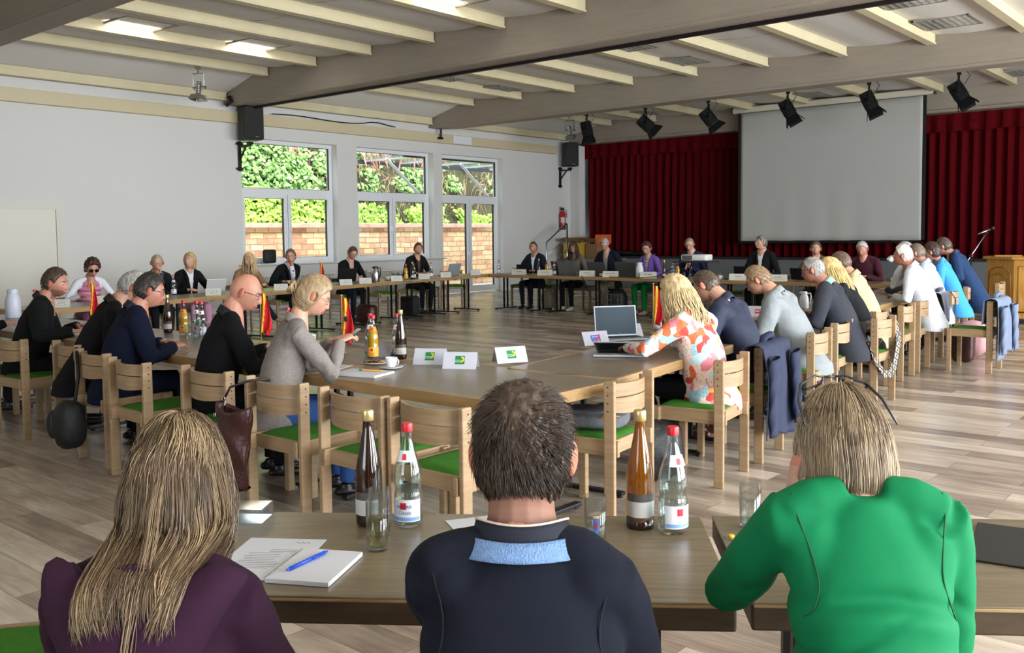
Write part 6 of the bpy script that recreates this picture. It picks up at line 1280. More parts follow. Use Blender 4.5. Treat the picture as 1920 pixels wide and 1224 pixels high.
jug(-10.25, 4.0, 150, 'pale grey-white thermos jug at the left picture edge', mat('pale_blue_white_plastic', '#c3c8d6', .35), k=1.25); wb(-10.15, 4.18, -45, 'clear bottle with red cap behind the bearded man', .4)
jug(-12.55, 11.02, 20, 'steel thermos jug with black lid before the tablet-reading man', STEEL, k=1.15); jug(-12.28, 6.62, 160, 'white thermos jug behind the grey-haired man in black', PLW, k=1.25)
jug(-9.3, 14.6, 150, 'white thermos jug before the woman in purple', PLW, k=1.15); jug(-3.98, 9.45, 20, 'white jug beside the tall cards of the right row', PLW, k=.75)
# left row items
wb(-12.32, 7.0, -35, 'clear bottle beside the hands of the grey man', .7); wb(-12.18, 8.98, -35, 'clear bottle between the long-haired woman and the chin-resting man', .7); gl(-12.12, 8.75, 'drinking glass beside the bottle before the long-haired woman')
ob(-12.72, 11.92, -35, 'orange lemonade bottle between the two men before the middle window'); wi(-12.66, 12.03, -35, 'brown wine bottle beside the orange lemonade'); wb(-12.74, 12.14, -35, 'clear bottle right of the brown wine bottle', .7); wb(-12.9, 12.75, -35, 'clear bottle directly before the silver laptop', .4); gl(-12.85, 12.55, 'drinking glass before the young man in black')
cu(-12.82, 11.55, 30, 'coffee cup behind the name cards left of the orange bottle', True); cu(-12.95, 11.75, 60, 'second coffee cup behind the name cards left of the orange bottle')
for k in range(4): put('g0', None, -12.78-.06*(k % 2), 11.62+.07*k, TZ, 0, 'empty glass in the cluster left of the orange bottle', 'glass', 'glasses left of the orange bottle')
# tablets and laptops
def laptop(x, y, rz, label, col, tilt=108, W=.33, Dp=.23, scr='#1b2026', z=TZ, nm='laptop', base=True, kb='#1a1b1e'):
    """rz = direction the screen faces (toward its user)"""
    t = thing(nm, label, 'laptop' if nm == 'laptop' else 'tablet', (x, y, z), R(rz-90), 'laptops and tablets')
    mm = mat('shell_'+col, col, .35, metal=.3)
    if base:
        MB().box((0, Dp/2, .009), (W, Dp, .015), bev=.004).build('base', mm, t); MB().box((0, Dp*.42, .0172), (W*.86, Dp*.42, .001)).build('keyboard', mat('keys_'+kb, kb, .6), t); MB().box((0, Dp*.82, .0172), (W*.32, Dp*.26, .0008)).build('touchpad', mat('touchpad_'+col, col, .3), t)
    M = Matrix.Translation((0, .004, .012)) @ Matrix.Rotation(R(180-tilt-90), 4, 'X'); M = Matrix.Translation((0, .004, .012)) @ Matrix.Rotation(R(tilt-90), 4, 'X')
    MB().box((0, -.003, Dp/2), (W, .007, Dp), M=M, bev=.003).build('lid', mm, t); MB().box((0, .0012, Dp/2+.002), (W*.94, .0012, Dp*.9), M=M).build('screen', mat('screen_'+scr, scr, .45, spec=.2, emit=scr, estr=.35), t)
    return t
laptop(-4.05, 6.02, -35, 'open laptop with dark text screen before the floral blouse woman', '#8a8f96', 100, .35, .24, '#22323d'); 
lt = laptop(-3.50, 5.28, -60, 'half-closed silver laptop lying at the table edge by the sleeve', '#b4b6ba', 20, .36, .25, '#101114')
laptop(-10.98, 14.62, 90, 'nearer of two grey laptops before the brown-haired woman', '#6d6f70', 106, .42, .28); laptop(-11.32, 14.84, 90, 'darker grey laptop half behind the nearer one', '#4b4c4e', 106, .40, .27); laptop(-10.42, 14.85, 90, 'grey laptop before the man with crossed beige legs', '#565759', 108, .42, .27); laptop(-9.75, 14.85, 90, 'grey laptop right of the white cup', '#565759', 108, .46, .28)
laptop(-13.08, 13.55, 180, 'silver laptop before the young man in black', '#9b9da0', 110, .36, .25); laptop(-12.92, 10.65, 178, 'black tablet before the man reading by the steel thermos', '#16171a', 104, .40, .24, nm='tablet', base=False); laptop(-12.45, 7.75, 170, 'white tablet propped beside the ponytail woman', '#d4d5d6', 112, .30, .2, nm='tablet', base=False)
laptop(-12.3, 14.85, 95, 'dark tablet before the man in the open blue jacket', '#1c1f26', 104, .30, .19, nm='tablet', base=False); laptop(-7.35, 14.9, 100, 'black tablet before the silver-haired man', '#121316', 105, .36, .22, nm='tablet', base=False); laptop(-6.35, 14.9, 80, 'black tablet before the man in the grey-brown jacket', '#121316', 105, .34, .2, nm='tablet', base=False)
# far row things
wb(-12.78, 14.62, -60, 'clear bottle with orange label at the ring corner', .4); gl(-12.6, 14.9, 'short glass of orange drink by the blue jacket man', .5, wine=True); wi(-11.62, 14.52, -60, 'brown bottle before the two grey laptops'); ob(-11.48, 14.6, -60, 'yellow lemonade bottle beside the brown bottle of the far row'); wb(-11.37, 14.7, -60, 'clear bottle right of the yellow lemonade', .7)
tag(MB().box((0, 0, .006), (.36, .25, .010), bev=.003).build('yellow_folder', mat('yellow_folder', '#cdb545', .6), None, loc=(-11.8, 14.8, TZ), rz=R(20)), 'yellow folder lying between tablet and brown bottle', 'folder')
put('g0', None, -10.74, 14.6, TZ, 0, 'empty glass right of the nearer grey laptop', 'glass', 'glasses of the far row'); put('g0', None, -10.63, 14.55, TZ, 0, 'empty glass left of the printed card with cup', 'glass', 'glasses of the far row'); cu(-10.13, 14.55, 30, 'white cup between the two printed cards of the far row', False)
wi(-8.78, 14.6, -60, 'brown bottle right of the white jug'); wb(-8.66, 14.7, -60, 'clear bottle between brown and yellow ones beside the projector', .7); ob(-8.50, 14.6, -60, 'yellow lemonade bottle beside the projector stand')
cu(-7.66, 14.6, 0, 'coffee cup on saucer left of the silver-haired man'); put('g0', None, -7.5, 14.62, TZ, 0, 'empty glass beside the tablet of the silver-haired man', 'glass', 'glasses of the far row'); put('g0', None, -6.72, 14.6, TZ, 0, 'empty glass before the man in the grey-brown jacket', 'glass', 'glasses of the far row')
gl(-4.25, 11.3, 'tall glass by the writing hands of the white-haired man')
# right row
wb(-4.05, 6.62, -50, 'left clear bottle behind the open laptop', .7); wb(-4.0, 6.85, -50, 'right clear bottle behind the open laptop', .7); ob(-3.93, 7.0, -50, 'yellow lemonade bottle peeking beside the blond curls'); wb(-3.9, 7.55, -50, 'bottle before the light grey jacket man', .7); put('g0', None, -3.85, 6.55, TZ, 0, 'empty glass behind the open laptop', 'glass', 'glasses behind the open laptop')
tag(MB().box((0, 0, .005), (.30, .21, .008), bev=.002).build('blue_folder', mat('teal_folder', '#1f5f78', .5), None, loc=(-3.95, 10.0, TZ), rz=R(20)), 'teal folder under the hands of the white-haired man', 'folder')
Pw = P['white']; Mw = Matrix.Translation(Pw['root'].location) @ Matrix.Rotation(Pw['root'].rotation_euler.z, 4, 'Z'); cpos = Mw @ (Pw['HR']+Vector((-.03, .11, .03))); c_ = put('c0', None, cpos.x, cpos.y, cpos.z, 0, 'white cup lifted to the mouth of the white-haired man', 'cup', Cc); c_.rotation_euler = (R(25), R(-35), 0)
# papers
for k, (x, y, rz, l) in enumerate([(-8.35, 3.75, 20, 'printed sheet held up by the bearded man'), (-11.9, 5.85, 10, 'sheet under the writing hand of the woman in pink'), (-12.75, 12.75, 5, 'white sheet beside the silver laptop'), (-12.55, 10.35, 5, 'white sheets beside the steel thermos'), (-13.1, 14.3, 10, 'white sheets before the ring corner'), (-8.3, 15.0, 10, 'open white booklet under the projector'), (-4.1, 8.0, 10, 'white sheet before the light grey jacket man'), (-3.95, 10.55, 20, 'white sheet under the hands of the white-haired man'), (-12.35, 11.75, 10, 'white sheet between the name cards and bottles'), (-6.9, 3.75, 20, 'white sheet before the grey-haired man in black'), (-5.45, 3.72, 20, 'white sheets before the bald man')]):
    tag(MB().box((0, 0, .0015), (.21, .297, .003)).build('paper_sheet', PAPER, None, loc=(x, y, TZ), rz=R(rz)), l, 'paper', 'papers on the ring tables')
# projector on a small stand
ps = thing('projector_stand', 'small dark stand carrying the projector before the far row', 'stand', (-7.33, 13.15, 0), R(5))
MB().box((0, 0, 1.088), (.62, .42, .02), bev=.004).build('shelf', mat('dark_stand_board', '#1b1a1a', .5), ps)
for sx in (-1, 1):
    for sy in (-1, 1): MB().tube([(sx*.12, sy*.1, 1.08), (sx*.24, sy*.18, .62), (sx*.26, sy*.2, .012)], .011, 8).build('leg', DARK, ps, smooth=True)
pr = thing('projector', 'white video projector with side grille on the dark stand', 'projector', (-7.31, 13.15, 1.10), R(5))
MB().box((0, 0, .06), (.42, .30, .10), bev=.025).build('case', mat('projector_white', '#c9cac8', .4), pr, smooth=True, ang=30); g_m = MB()
for k in range(9): g_m.box((-.17+.018*k, -.151, .06), (.009, .004, .06))
g_m.box((-.10, -.1495, .06), (.17, .003, .07), mi=1); g_m.build('grille', [mat('projector_grille', '#6a6c6a', .5), mat('projector_dark', '#232626', .5)], pr); MB().lathe([(.03, 0), (.03, .02), (.001, .02)], 16, Matrix.Translation((.1, .15, .06)) @ Matrix.Rotation(R(-90), 4, 'X')).build('lens', BLACK, pr)
for k, pts in enumerate([[(-7.5, 13.1, 1.12), (-7.9, 13.3, .95), (-8.5, 13.9, .80), (-9.2, 14.35, .745), (-10.2, 14.5, .745)], [(-10.45, 14.36, .755), (-10.4, 14.34, .70), (-10.2, 14.33, .35), (-9.7, 14.36, .05), (-9.2, 14.4, .012)], [(-9.0, 15.0, .6), (-8.8, 14.9, .2), (-8.9, 14.9, .02), (-10.2, 14.8, .01)]]):
    tag(MB().tube(pts, .007, 6).build('power_cable', BLACK, None, smooth=True), ['black cable hanging from the projector to the far table', 'black cable hanging down in front of the crossed legs', 'black cable looping on the floor beside the green trousers'][k], 'cable')
# ---- bags
def blob(name, label, cat, loc, r, m_, seed=1, sq=.8, rz=0, amp=.06, n=4, group=None, parent=None):
    U_, F_ = ico(n); P2 = np.sign(U_)*np.abs(U_)**sq*np.array(r); P2 = P2*(1+amp*vnoise(U_, 3.5, seed))[:, None]; P2[:, 2] = np.maximum(P2[:, 2], -r[2]*.96)
    o = MB(); o.add([tuple(p) for p in P2], [tuple(f) for f in F_.tolist()]); o = o.build(name, m_, parent, smooth=True, loc=loc, rz=R(rz)); 
    return tag(o, label, cat, group) if label else o
BK = mat('black_nylon', '#0c0d0f', .6, bump=(90, .4)); LEA = mat('brown_leather', '#3e1d1a', .38, bump=(45, .5), var=(9, .2))
bg = thing('black_bag', 'black bag hanging from a chair back near the left edge', 'bag', (-6.42, 2.84, .28)); blob('bag_body', None, None, (0, 0, 0), (.12, .10, .17), BK, 3, parent=bg); MB().tube([(0, .04, .14), (-.06, .1, .32), (-.14, .13, .51)], .012, 6).build('strap', BK, bg, smooth=True); blob('pocket', None, None, (-.09, -.06, -.0), (.05, .05, .1), BK, 5, parent=bg)
lb = thing('leather_bag', 'dark brown leather bag hanging by a black strap behind the bald man', 'bag', (-4.34, 2.79, .50), R(0))
def lbf(u, v): a = 2*PI*u; w_ = .12+.03*v-.05*(1-v)**2*0; k = 1-.45*(1-v)**1.5; return (math.cos(a)*.145*k+.010*math.sin(v*9+a*2), math.sin(a)*.055*k+.008*math.sin(v*14+a*3), -.30+.44*v+.02*math.cos(a*2)*v)
MB().grid(lbf, 40, 20, thick=.006).lathe([(.001, -.30), (.078, -.30)], 20).build('bag_body', LEA, lb, smooth=True)
MB().tube([(-.09, .0, .12), (-.085, .005, .17)], .004, 6).lathe([(.009, 0), (.012, .004), (.009, .008), (.006, .004), (.009, 0)], 16, Matrix.Translation((-.09, -.055, .10)) @ Matrix.Rotation(R(90), 4, 'X')).lathe([(.011, 0), (.014, .003), (.011, .006), (.008, .003), (.011, 0)], 16, Matrix.Translation((-.09, 0, .18)) @ Matrix.Rotation(R(90), 4, 'X')).build('clasp', CHROME, lb, smooth=True)
MB().tube([(-.085, .005, .19), (-.075, .03, .24), (-.02, .10, .268), (.01, .16, .275), (.02, .22, .262)], .007, 6).build('strap', BLACK, lb, smooth=True)
fb = thing('grey_backpack', 'grey fabric backpack with tan leather trim lying on the chair seat', 'bag', (-2.96, 4.18, .49), R(20))
GRF = mat('grey_melange_fabric', '#5e6166', .85, bump=(300, .4), var=(60, .2)); TAN = mat('tan_leather', '#a8653a', .5)
blob('bag_body', None, None, (0, 0, .045), (.19, .15, .05), GRF, 2, .6, parent=fb, amp=.03); blob('front_pocket', None, None, (-.03, -.02, .085), (.13, .10, .025), GRF, 6, .6, parent=fb, amp=.04); blob('top_flap', None, None, (.09, .05, .09), (.10, .09, .025), GRF, 8, .6, parent=fb)
MB().tube([(.04, -.13, .06), (.10, -.15, .085), (.17, -.11, .08)], .009, 6, flat=.5).tube([(-.14, -.05, .10), (-.11, -.03, .112)], .007, 6).tube([(.14, .0, .115), (.17, -.01, .105)], .007, 6).build('leather_trim', TAN, fb, smooth=True); MB().tube([(.10, -.16, .03), (.11, -.19, .0), (.13, -.17, .01)], .003, 6).build('clasp', CHROME, fb)
blob('brown_briefcase', 'brown leather bag on the floor under the left row table', 'bag', (-12.72, 10.95, .17), (.19, .12, .17), LEA, 7, .5, rz=15); blob('black_case', 'black case on the floor beside the young man in black', 'bag', (-13.3, 12.55, .19), (.17, .13, .19), BK, 4, .25, amp=.01)
blob('beige_bag', 'beige bag on the floor beside the woman with long brown hair', 'bag', (-11.85, 15.1, .21), (.14, .12, .21), mat('beige_canvas', '#766c5c', .8), 9, .8, rz=10)
bp = thing('backpack', 'black and grey backpack standing under the far table', 'bag', (-9.92, 14.78, .25), R(10)); blob('bag_body', None, None, (0, 0, 0), (.19, .14, .25), BK, 11, .7, parent=bp); q = MB(); [q.box((-.14+.07*k, -.135, 0), (.012, .012, .32)) for k in range(5)]; [q.box((0, -.14, -.15+.1*k), (.30, .008, .01)) for k in range(4)]; q.build('webbing', mat('grey_webbing', '#5d5f60', .7), bp)
blob('shoulder_bag', 'glossy black handbag on the chair with the patterned strap', 'bag', (-3.0, 8.45, .60), (.15, .16, .14), mat('glossy_black_leather', '#0a0a0c', .18, coat=.5), 14, .8)
def strapm():
    m, nt, p = _pb('diamond_strap'); L = nt.links; tc = nt.nodes.new('ShaderNodeTexCoord'); mp = nt.nodes.new('ShaderNodeMapping'); mp.inputs['Rotation'].default_value = (R(45), 0, 0); mp.inputs['Scale'].default_value = (1, 15, 15); ck = nt.nodes.new('ShaderNodeTexWave'); ck.wave_type = 'RINGS'; ck.inputs['Scale'].default_value = .9
    fr_ = nt.nodes.new('ShaderNodeVectorMath'); fr_.operation = 'FRACTION'; sb = nt.nodes.new('ShaderNodeVectorMath'); sb.operation = 'SUBTRACT'; sb.inputs[1].default_value = (.5, .5, .5); ab = nt.nodes.new('ShaderNodeVectorMath'); ab.operation = 'ABSOLUTE'; s = nt.nodes.new('ShaderNodeSeparateXYZ'); mx = nt.nodes.new('ShaderNodeMath'); mx.operation = 'MAXIMUM'; mm = nt.nodes.new('ShaderNodeMath'); mm.operation = 'MULTIPLY'; mm.inputs[1].default_value = 3; f2 = nt.nodes.new('ShaderNodeMath'); f2.operation = 'FRACT'
    L.new(tc.outputs['Object'], mp.inputs[0]); L.new(mp.outputs[0], fr_.inputs[0]); L.new(fr_.outputs[0], sb.inputs[0]); L.new(sb.outputs[0], ab.inputs[0]); L.new(ab.outputs[0], s.inputs[0]); L.new(s.outputs[1], mx.inputs[0]); L.new(s.outputs[2], mx.inputs[1]); L.new(mx.outputs[0], mm.inputs[0]); L.new(mm.outputs[0], f2.inputs[0]); r = ramp(nt, [(.52, '#120d0b'), (.56, '#a8937c')]); L.new(f2.outputs[0], r.inputs[0]); L.new(r.outputs[0], p.inputs[0]); return m
tag(MB().tube([(-2.86, 8.70, .795), (-2.80, 8.73, .70), (-2.775, 8.72, .60), (-2.76, 8.66, .50), (-2.74, 8.52, .36), (-2.73, 8.38, .29), (-2.74, 8.25, .30), (-2.80, 8.2, .42), (-2.86, 8.22, .58)], .045, 8, flat=.08, up=(1, 0, 0)).build('bag_strap', strapm(), None, smooth=True), 'bag strap with black and beige diamonds hanging over a chair', 'strap')
tag(MB().tube([(-3.30, 12.30, .79), (-3.24, 12.30, .70), (-3.22, 12.2, .5), (-3.25, 12.2, .30)], .022, 6, flat=.15, up=(1, 0, 0)).build('bag_strap', BK, None, smooth=True), 'plain black strap hanging from the chair of the woman in blue', 'strap')
blob('pink_bag', 'pink bag on the floor behind the chair with the blue-grey jacket', 'bag', (-3.05, 12.3, .22), (.2, .16, .22), mat('pink_fabric_bag', '#b98a90', .7), 21, .8); blob('brown_case', 'brown case on the floor beside the pink bag', 'bag', (-3.0, 11.75, .19), (.12, .10, .19), LEA, 22, .4, amp=.01)
blob('black_bag', 'black bag on the floor under the white-haired man', 'bag', (-3.5, 10.5, .15), (.16, .2, .15), BK, 23, .8); blob('black_coat', 'black coat with straps lying under the floral blouse chair', 'coat', (-3.05, 5.0, .20), (.14, .2, .20), BK, 24, .9, amp=.15)
# ---- jackets over chair backs
def jacket(px, py, rz, m_, label, w_=.50, L_=.62, h0=.80, sleeves=True, seed=1):
    t = thing('hanging_jacket', label, 'jacket', (px, py, 0), R(rz), 'jackets over chair backs')
    def fn(u, v):
        s = v*(L_+.30)-.30; x = (u-.5)*w_*(1+.14*max(0, s)/L_ + .0*u); th = .03
        if s < 0: return (x*.92, .05+.03+abs(s)*.06, h0+s*.9+.0)
        if s < .06: a = s/.06*PI/2; return (x, .045*math.cos(a)-.045*math.sin(a), h0+.012*math.sin(a*2)-.0)
        d = s-.06; y = -.05-.03*math.sin(min(1, d/.25)*PI/2)-.014*math.sin(u*11+seed+d*2)*min(1, d/.15)-.004*math.sin(u*25+seed*2); z = h0-d-.05*((abs(u-.42)*2)**2)*min(1, d/.1)*.7+.03*math.sin(u*5+seed)*d/L_*1.2
        return (x+.02*math.sin(d*9+seed)*d, y, z)
    MB().grid(fn, 44, 44, thick=.006).build('jacket_body', m_, t, smooth=True)
    MB().tube([(-.10, .02, h0-.01), (-.06, .01, h0+.045), (.04, .0, h0+.055), (.10, .01, h0+.03), (.13, .02, h0-.01)], [.02, .03, .032, .028, .018], 12, flat=.7).build('jacket_collar', m_, t, smooth=True)
    if sleeves:
        for s_ in (-1, 1):
            sx = s_*w_*.40
            def sl(u, v): a = 2*PI*u; r = .062-.014*v; return (sx+math.cos(a)*r+s_*.05*v+.006*math.sin(v*12+a), -.115-.01*v+math.sin(a)*r*.45+.005*math.sin(v*20+a*2), h0-.07-.50*v+.01*math.cos(a))
            sv = MB().grid(sl, 20, 26, thick=.004).build('sleeve', m_, t, smooth=True)
            q = MB(); [q.ell((sx+s_*.06+.045, -.13, h0-.50-.018*k*-1-.03), (.004, .004, .004), 6) for k in range(4)]; q.build('cuff_buttons', BLACK, sv)
    return t
jacket(-2.735, 5.9, 98, mat('navy_jacket_cloth', '#18223f', .8, bump=(300, .2)), 'dark blue jacket hung over the second occupied chair of the right row', .60, .66, seed=1)
jacket(-2.50, 11.15, 91, mat('blue_grey_linen', '#66738c', .85, bump=(300, .3)), 'blue-grey jacket hung over the chair standing back from the row', .62, .66, seed=4)
jacket(-3.27, 11.75, 94, mat('dark_velvet', '#2c3547', .9, sheen=.4), 'dark velvet jacket hung behind the striped shirt man', .42, .36, seed=7, sleeves=False)
# ---- lectern and microphone
LW = m_wood('honey_pine', '#a8762f', '#c9994f', .4, (10, 10, 1.2), 2.5); LW2 = m_wood('honey_pine_dark', '#8d5f24', '#a87735', .45, (10, 10, 1.2), 2.5)
lc = thing('lectern', 'large honey-coloured wooden lectern with carved panels and grapevine', 'lectern', (-3.55, 17.15, 0), R(2))
MB().prism([(-.50, .1), (-.02, -.28), (.62, -.28), (.95, .1), (.95, .55), (-.50, .55)], .10, 1.06).build('body', LW, lc); MB().prism([(-.56, .08), (-.04, -.34), (.66, -.34), (1.0, .07), (1.0, .6), (-.56, .6)], 1.06, 1.10).build('top', LW, lc); MB().prism([(-.48, .12), (-.02, -.24), (.6, -.24), (.92, .12), (.92, .5), (-.48, .5)], .10, .13).build('plinth', LW2, lc)
for x, y in ((-.46, .13), (.0, -.24), (.58, -.24), (.9, .13), (-.46, .5), (.9, .5)): MB().box((x, y, .05), (.07, .07, .10)).build('foot', LW, lc)
q1, q2 = Vector((-.50, .1, 0)), Vector((-.02, -.28, 0))
def panelM(a, b): d = (b-a).normalized(); n_v = Vector((d.y, -d.x, 0)); return Matrix(((d.x, -n_v.x, 0, a.x), (d.y, -n_v.y, 0, a.y), (0, 0, 1, 0), (0, 0, 0, 1)))
def carved(a, b, arch, nm):
    M = panelM(a, b); Wd = (b-a).length; m = MB()
    m.tube([M @ Vector(p) for p in ((.07, -.004, .2), (.07, -.004, .95 if not arch else .80))]+([M @ Vector((Wd/2+math.cos(a_)*(Wd/2-.07)*-1, -.004, .80+.13*math.sin(a_))) for a_ in [i*PI/8 for i in range(9)]] if arch else [M @ Vector((Wd-.07, -.004, .95))])+[M @ Vector((Wd-.07, -.004, .2)), M @ Vector((.07, -.004, .2))], .012, 6)
    m.build(nm, LW2, lc, smooth=True); g = MB(); rr = random.Random(3)
    if arch:
        for k in range(7): a_ = PI*(.2+.1*k); g.ell(M @ Vector((Wd/2-math.cos(a_)*.16, -.004, .70+.12*math.sin(a_))), (.014, .014, .022), 6)
        for k in range(14): g.ell(M @ Vector((Wd/2+rr.uniform(-.12, .12), -.004, rr.uniform(.32, .62))), (.012, .012, .03), 6)
    else:
        pts = [M @ Vector((Wd/2+.06*math.cos(i*.7), -.006, .88-.035*i)) for i in range(9)]; g.tube(pts, .008, 6)
        for k in range(16): g.ell(M @ Vector((Wd/2+rr.uniform(-.05, .05)*(1-k/18), -.006, .66-.012*k)), (.014, .014, .014), 6)
        g.ell(M @ Vector((Wd/2+.05, -.004, .82)), (.04, .012, .05), 8)
    g.build('carving', LW2, lc, smooth=True)
carved(Vector((-.50, .1, 0)), Vector((-.02, -.28, 0)), True, 'arched_panel'); carved(Vector((-.02, -.28, 0)), Vector((.62, -.28, 0)), False, 'side_panel')
tag(MB().box((0, 0, .01), (.4, .3, .02), bev=.004).build('reading_board', LW, None, loc=(-3.75, 17.35, 1.10), rz=R(10)), 'thin wooden board lying on top of the lectern', 'board')
ms = thing('microphone_stand', 'black microphone stand with slanted boom before the lectern', 'microphone stand', (-4.12, 16.5, 0))
MB().tube([(0, 0, .01), (0, 0, 1.12)], .013, 8).build('pole', BLACK, ms, smooth=True)
for k in range(3): a_ = k*2.094; MB().tube([(0, 0, .09), (math.cos(a_)*.28, math.sin(a_)*.28, .012)], .010, 6).build('leg', BLACK, ms, smooth=True)
MB().tube([(-.16, -.13, .80), (.0, 0, 1.13), (.19, .16, 1.50)], .009, 8).build('boom', STEEL, ms, smooth=True); MB().ell((0, 0, 1.12), (.035, .025, .035), 8).build('joint', BLACK, ms, smooth=True)
mc = thing('microphone', 'silver and black microphone at the end of the boom', 'microphone', (-3.93, 16.66, 1.52)); MB().tube([(-.11, -.09, -.04), (.04, .03, .035)], [.012, .018], 12).build('handle', STEEL, mc, smooth=True); MB().ell((.075, .06, .055), (.033, .033, .033), 10).build('head', BLACK, mc, smooth=True); MB().tube([(0, 0, 0), (-.0, -.01, -.03)], .02, 8).build('clip', BLACK, mc, smooth=True)
# ---- stage stairs rail, boxes, extinguisher
rl = thing('stair_handrail', 'steel handrail of the stage steps in the corner', 'handrail', (-16.25, 21.6, 0))
MB().tube([(0, -.95, 0), (0, -.95, 1.33), (0, -.02, 1.86), (0, .02, 1.86), (0, .02, .2)], .026, 10).tube([(0, -.9, .95), (0, 0, 1.48)], .016, 8).tube([(0, -.9, .55), (0, 0, 1.1)], .016, 8).build('rail', STEEL, rl, smooth=True)
st_ = thing('stage_steps', 'dark wooden steps leading up to the stage in the corner', 'steps', (-16.1, 21.9, 0)); [MB().box((.25, -.8+.28*k, .105+.105*k), (.9, .28, .21+.21*k)).build('step', GREYP, st_) for k in range(4)]
fe = thing('fire_extinguisher', 'red fire extinguisher on the wall in the stage corner', 'fire extinguisher', (WX+.12, 22.25, 1.70))
MB().lathe([(.001, 0), (.085, 0), (.09, .03), (.09, .46), (.06, .53), (.03, .56), (.001, .56)], 20).build('cylinder', mat('extinguisher_red', '#a8141a', .3), fe, smooth=True); MB().lathe([(.0895, -.01), (.093, 0), (.093, .06), (.0895, .07)], 20).build('base_ring', BLACK, fe); MB().box((0, 0, .60), (.05, .12, .06), bev=.01).tube([(.03, 0, .60), (.1, .05, .55), (.11, .07, .35)], .012, 6).build('valve', BLACK, fe, smooth=True); MB().grid(lambda u, v: (.0915*math.cos(-1.6+1.4*u), .0915*math.sin(-1.6+1.4*u), .2+.16*v), 8, 1).build('label', PAPER, fe); MB().ell((0, 0, .65), (.03, .05, .03), 8).build('gauge', CHROME, fe, smooth=True)
def cbox(x, y, z, w_, d_, h_, rz, m_, label, flaps=True, nm='cardboard_box'):
    t = thing(nm, label, 'box', (x, y, z), R(rz), 'boxes in the stage corner'); m = MB(); T_ = .006
    m.box((0, 0, T_/2), (w_, d_, T_)).box((w_/2, 0, h_/2), (T_, d_, h_)).box((-w_/2, 0, h_/2), (T_, d_, h_)).box((0, d_/2, h_/2), (w_, T_, h_)).box((0, -d_/2, h_/2), (w_, T_, h_)); m.build('box_body', m_, t)
    if flaps:
        for s_ in (-1, 1):
            MB().box((0, s_*.09, .06), (w_*.98, .2, T_), M=Matrix.Translation((0, s_*d_/2, h_)) @ Matrix.Rotation(R(s_*35), 4, 'X')).build('flap', mat('brown_cardboard', '#8a6a48', .85), t)
            MB().box((s_*.07, 0, .05), (.16, d_*.9, T_), M=Matrix.Translation((s_*w_/2, 0, h_)) @ Matrix.Rotation(R(-s_*50), 4, 'Y')).build('flap', mat('brown_cardboard', '#8a6a48', .85), t)
    return t
CB = mat('brown_cardboard', '#8a6a48', .85); YB = mat('yellow_cardboard', '#b8931c', .7); OB = mat('orange_cardboard', '#d4622c', .7)
cbox(-16.35, 22.2, .845, .62, .45, .45, 10, YB, 'open yellow cardboard box with brown flaps behind the handrail'); cbox(-15.75, 22.35, .845, .45, .4, .42, -5, CB, 'brown cardboard box with open flaps at the stage corner'); cbox(-15.45, 22.3, 1.27, .36, .3, .26, 6, OB, 'small orange box standing on the brown box', False)
struct(MB().box((-16.0, 22.6, .80), (1.9, 1.0, .09)).build('stage_landing', GREYP))
struct(MB().box((-16.45, 22.75, 2.1), (.05, .05, 2.5)).build('trim_7', WFRAME)) if False else None
# small backrest bag on the window sill side
tag(MB().box((0, 0, 0), (.10, .32, .30), bev=.045).build('black_bag', BK, None, smooth=True, loc=(WX+.10, 11.85, 1.145)), 'small black bag on the window sill behind the long-haired woman', 'bag')
# ------------------------------------------------------------------ on the tables next to the camera
wi(-1.975, 1.695, -70, 'tall dark wine bottle with gold cap on the near table, beside the water', False); w_ = wb(-1.885, 1.76, -58, 'mineral water bottle with red cap and full label on the near table', .7, 'fgw')
wi(-1.37, 2.15, -52, 'amber wine bottle with gold cap to the right of the dark-haired man', True); wb(-1.275, 2.165, -25, 'mineral water bottle with red cap right of the amber bottle', .9, 'fgw2')
for b_, f_ in ((w_, 0),):
    label_text(b_, 'Classic', .0417, .046, f_, .014, LBLUE); label_text(b_, 'REFORIS', .0418, .062, f_-.05, .012, mat('label_dark_blue', '#20306a', .5)); label_text(b_, 'Classic', .030, .187, f_, .008, LBLUE)
g1 = gl(-1.80, 1.57, 'glass of pale white wine nearest the camera', .62, wine=True); g2 = gl(-1.878, 1.648, 'empty-looking glass directly behind the white wine glass', .1); g3 = gl(-1.38, 1.95, 'glass with blue crest right of the dark-haired man', .45, wine=False, crest=True); g4 = gl(-1.13, 2.33, 'half-full water glass left of the green jacket', .5)
nb = thing('spiral_notepad', 'white spiral notepad lying open on the near table', 'notepad', (-1.81, 1.378, TZ), R(28)); MB().box((0, 0, .006), (.16, .215, .011), bev=.001).build('pages', PAPER, nb)
q = MB(); [q.tube([(-.079+.004*math.cos(a_), -.10+.0085*k, .008+.006*math.sin(a_)) for a_ in [i*PI/4 for i in range(9)]], .0009, 4) for k in range(24)]; q.build('spiral_binding', STEEL, nb)
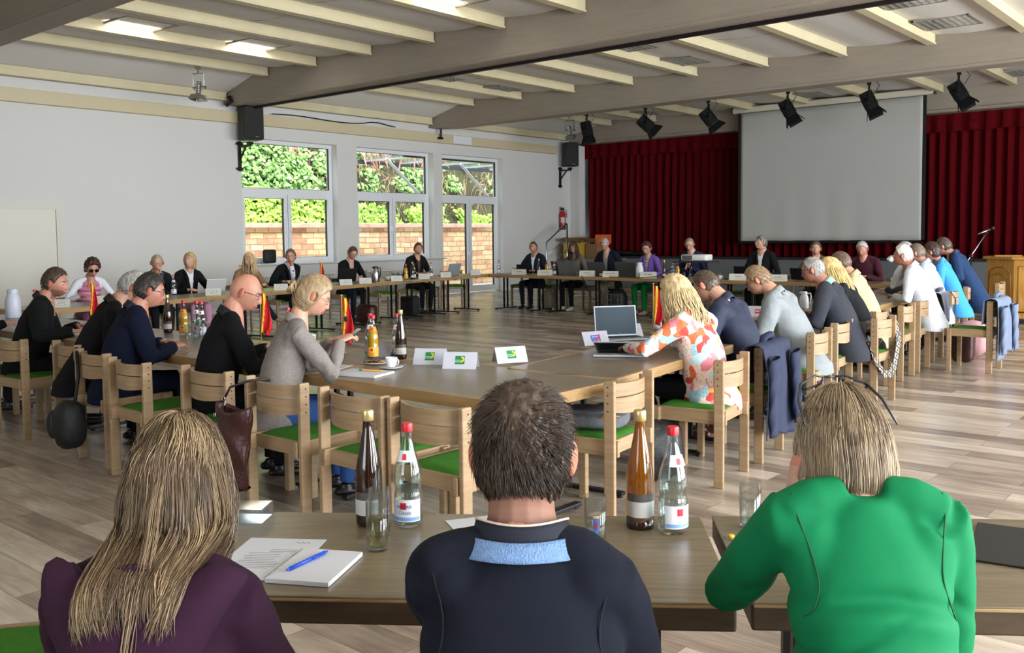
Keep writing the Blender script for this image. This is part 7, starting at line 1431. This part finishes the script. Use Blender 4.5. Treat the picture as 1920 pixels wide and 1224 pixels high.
tag(MB().tube([(-.068, 0, 0), (.060, 0, 0)], .0048, 10).tube([(.060, 0, 0), (.073, 0, 0)], [.004, .001], 8).tube([(-.078, 0, 0), (-.068, 0, 0)], .003, 8).box((-.035, .006, .001), (.04, .002, .003)).build('ballpoint_pen', mat('blue_pen', '#1549c8', .3), None, smooth=True, loc=(-1.835, 1.37, TZ+.017), rz=R(282)), 'blue ballpoint pen lying on the spiral notepad', 'pen')
sh = thing('printed_sheet', 'printed white sheet under the spiral notepad', 'paper', (-1.965, 1.35, TZ), R(34)); sh_ = MB().box((0, 0, .001), (.21, .297, .0012)).build('sheet', PAPER, sh)
q = MB(); rr = random.Random(4); [q.box((-.02+(.04 if k < 2 else 0), .06-.012*k, .0018), (.13*rr.uniform(.6, 1) if k > 1 else .07, .0022, .0002)) for k in range(12)]; q.tube([(.03+.005*i, .118+.008*math.sin(i*2.1), .0019) for i in range(9)], .0006, 3); q.build('printed_lines', mat('print_grey_text', '#70737a', .7), sh_)
tag(MB().box((0, 0, .001), (.15, .21, .0015)).build('paper_sheet', PAPER, None, loc=(-1.70, 1.86, TZ), rz=R(60)), 'white sheet half hidden left of the dark-haired man', 'paper')
tag(MB().box((0, 0, .003), (.42, .33, .005), bev=.002).build('black_folder', mat('black_folder', '#0f1013', .5), None, loc=(-.42, 2.62, TZ), rz=R(10)), 'black folder lying on the right near table', 'folder')
bl = thing('blister_pack', 'silver blister pack with yellow lozenges beside the water glass', 'blister pack', (-1.11, 2.235, TZ), R(38)); MB().box((0, 0, .001), (.085, .04, .0015)).build('foil', STEEL, bl)
for sx in (-1, 0, 1): MB().ell((sx*.025, 0, .004), (.0095, .0095, .006), 8).build('lozenge', mat('yellow_lozenge', '#d9a92a', .3), bl, smooth=True)
bx = tag(MB().box((0, 0, .02), (.16, .10, .04), bev=.004).build('glass_box', glassy('blue_clear_plastic', (.75, .85, .95, 1), .05, 1), None, loc=(-2.31, 1.50, TZ), rz=R(36)), 'clear bluish plastic box beside the brown-blond hair', 'box')
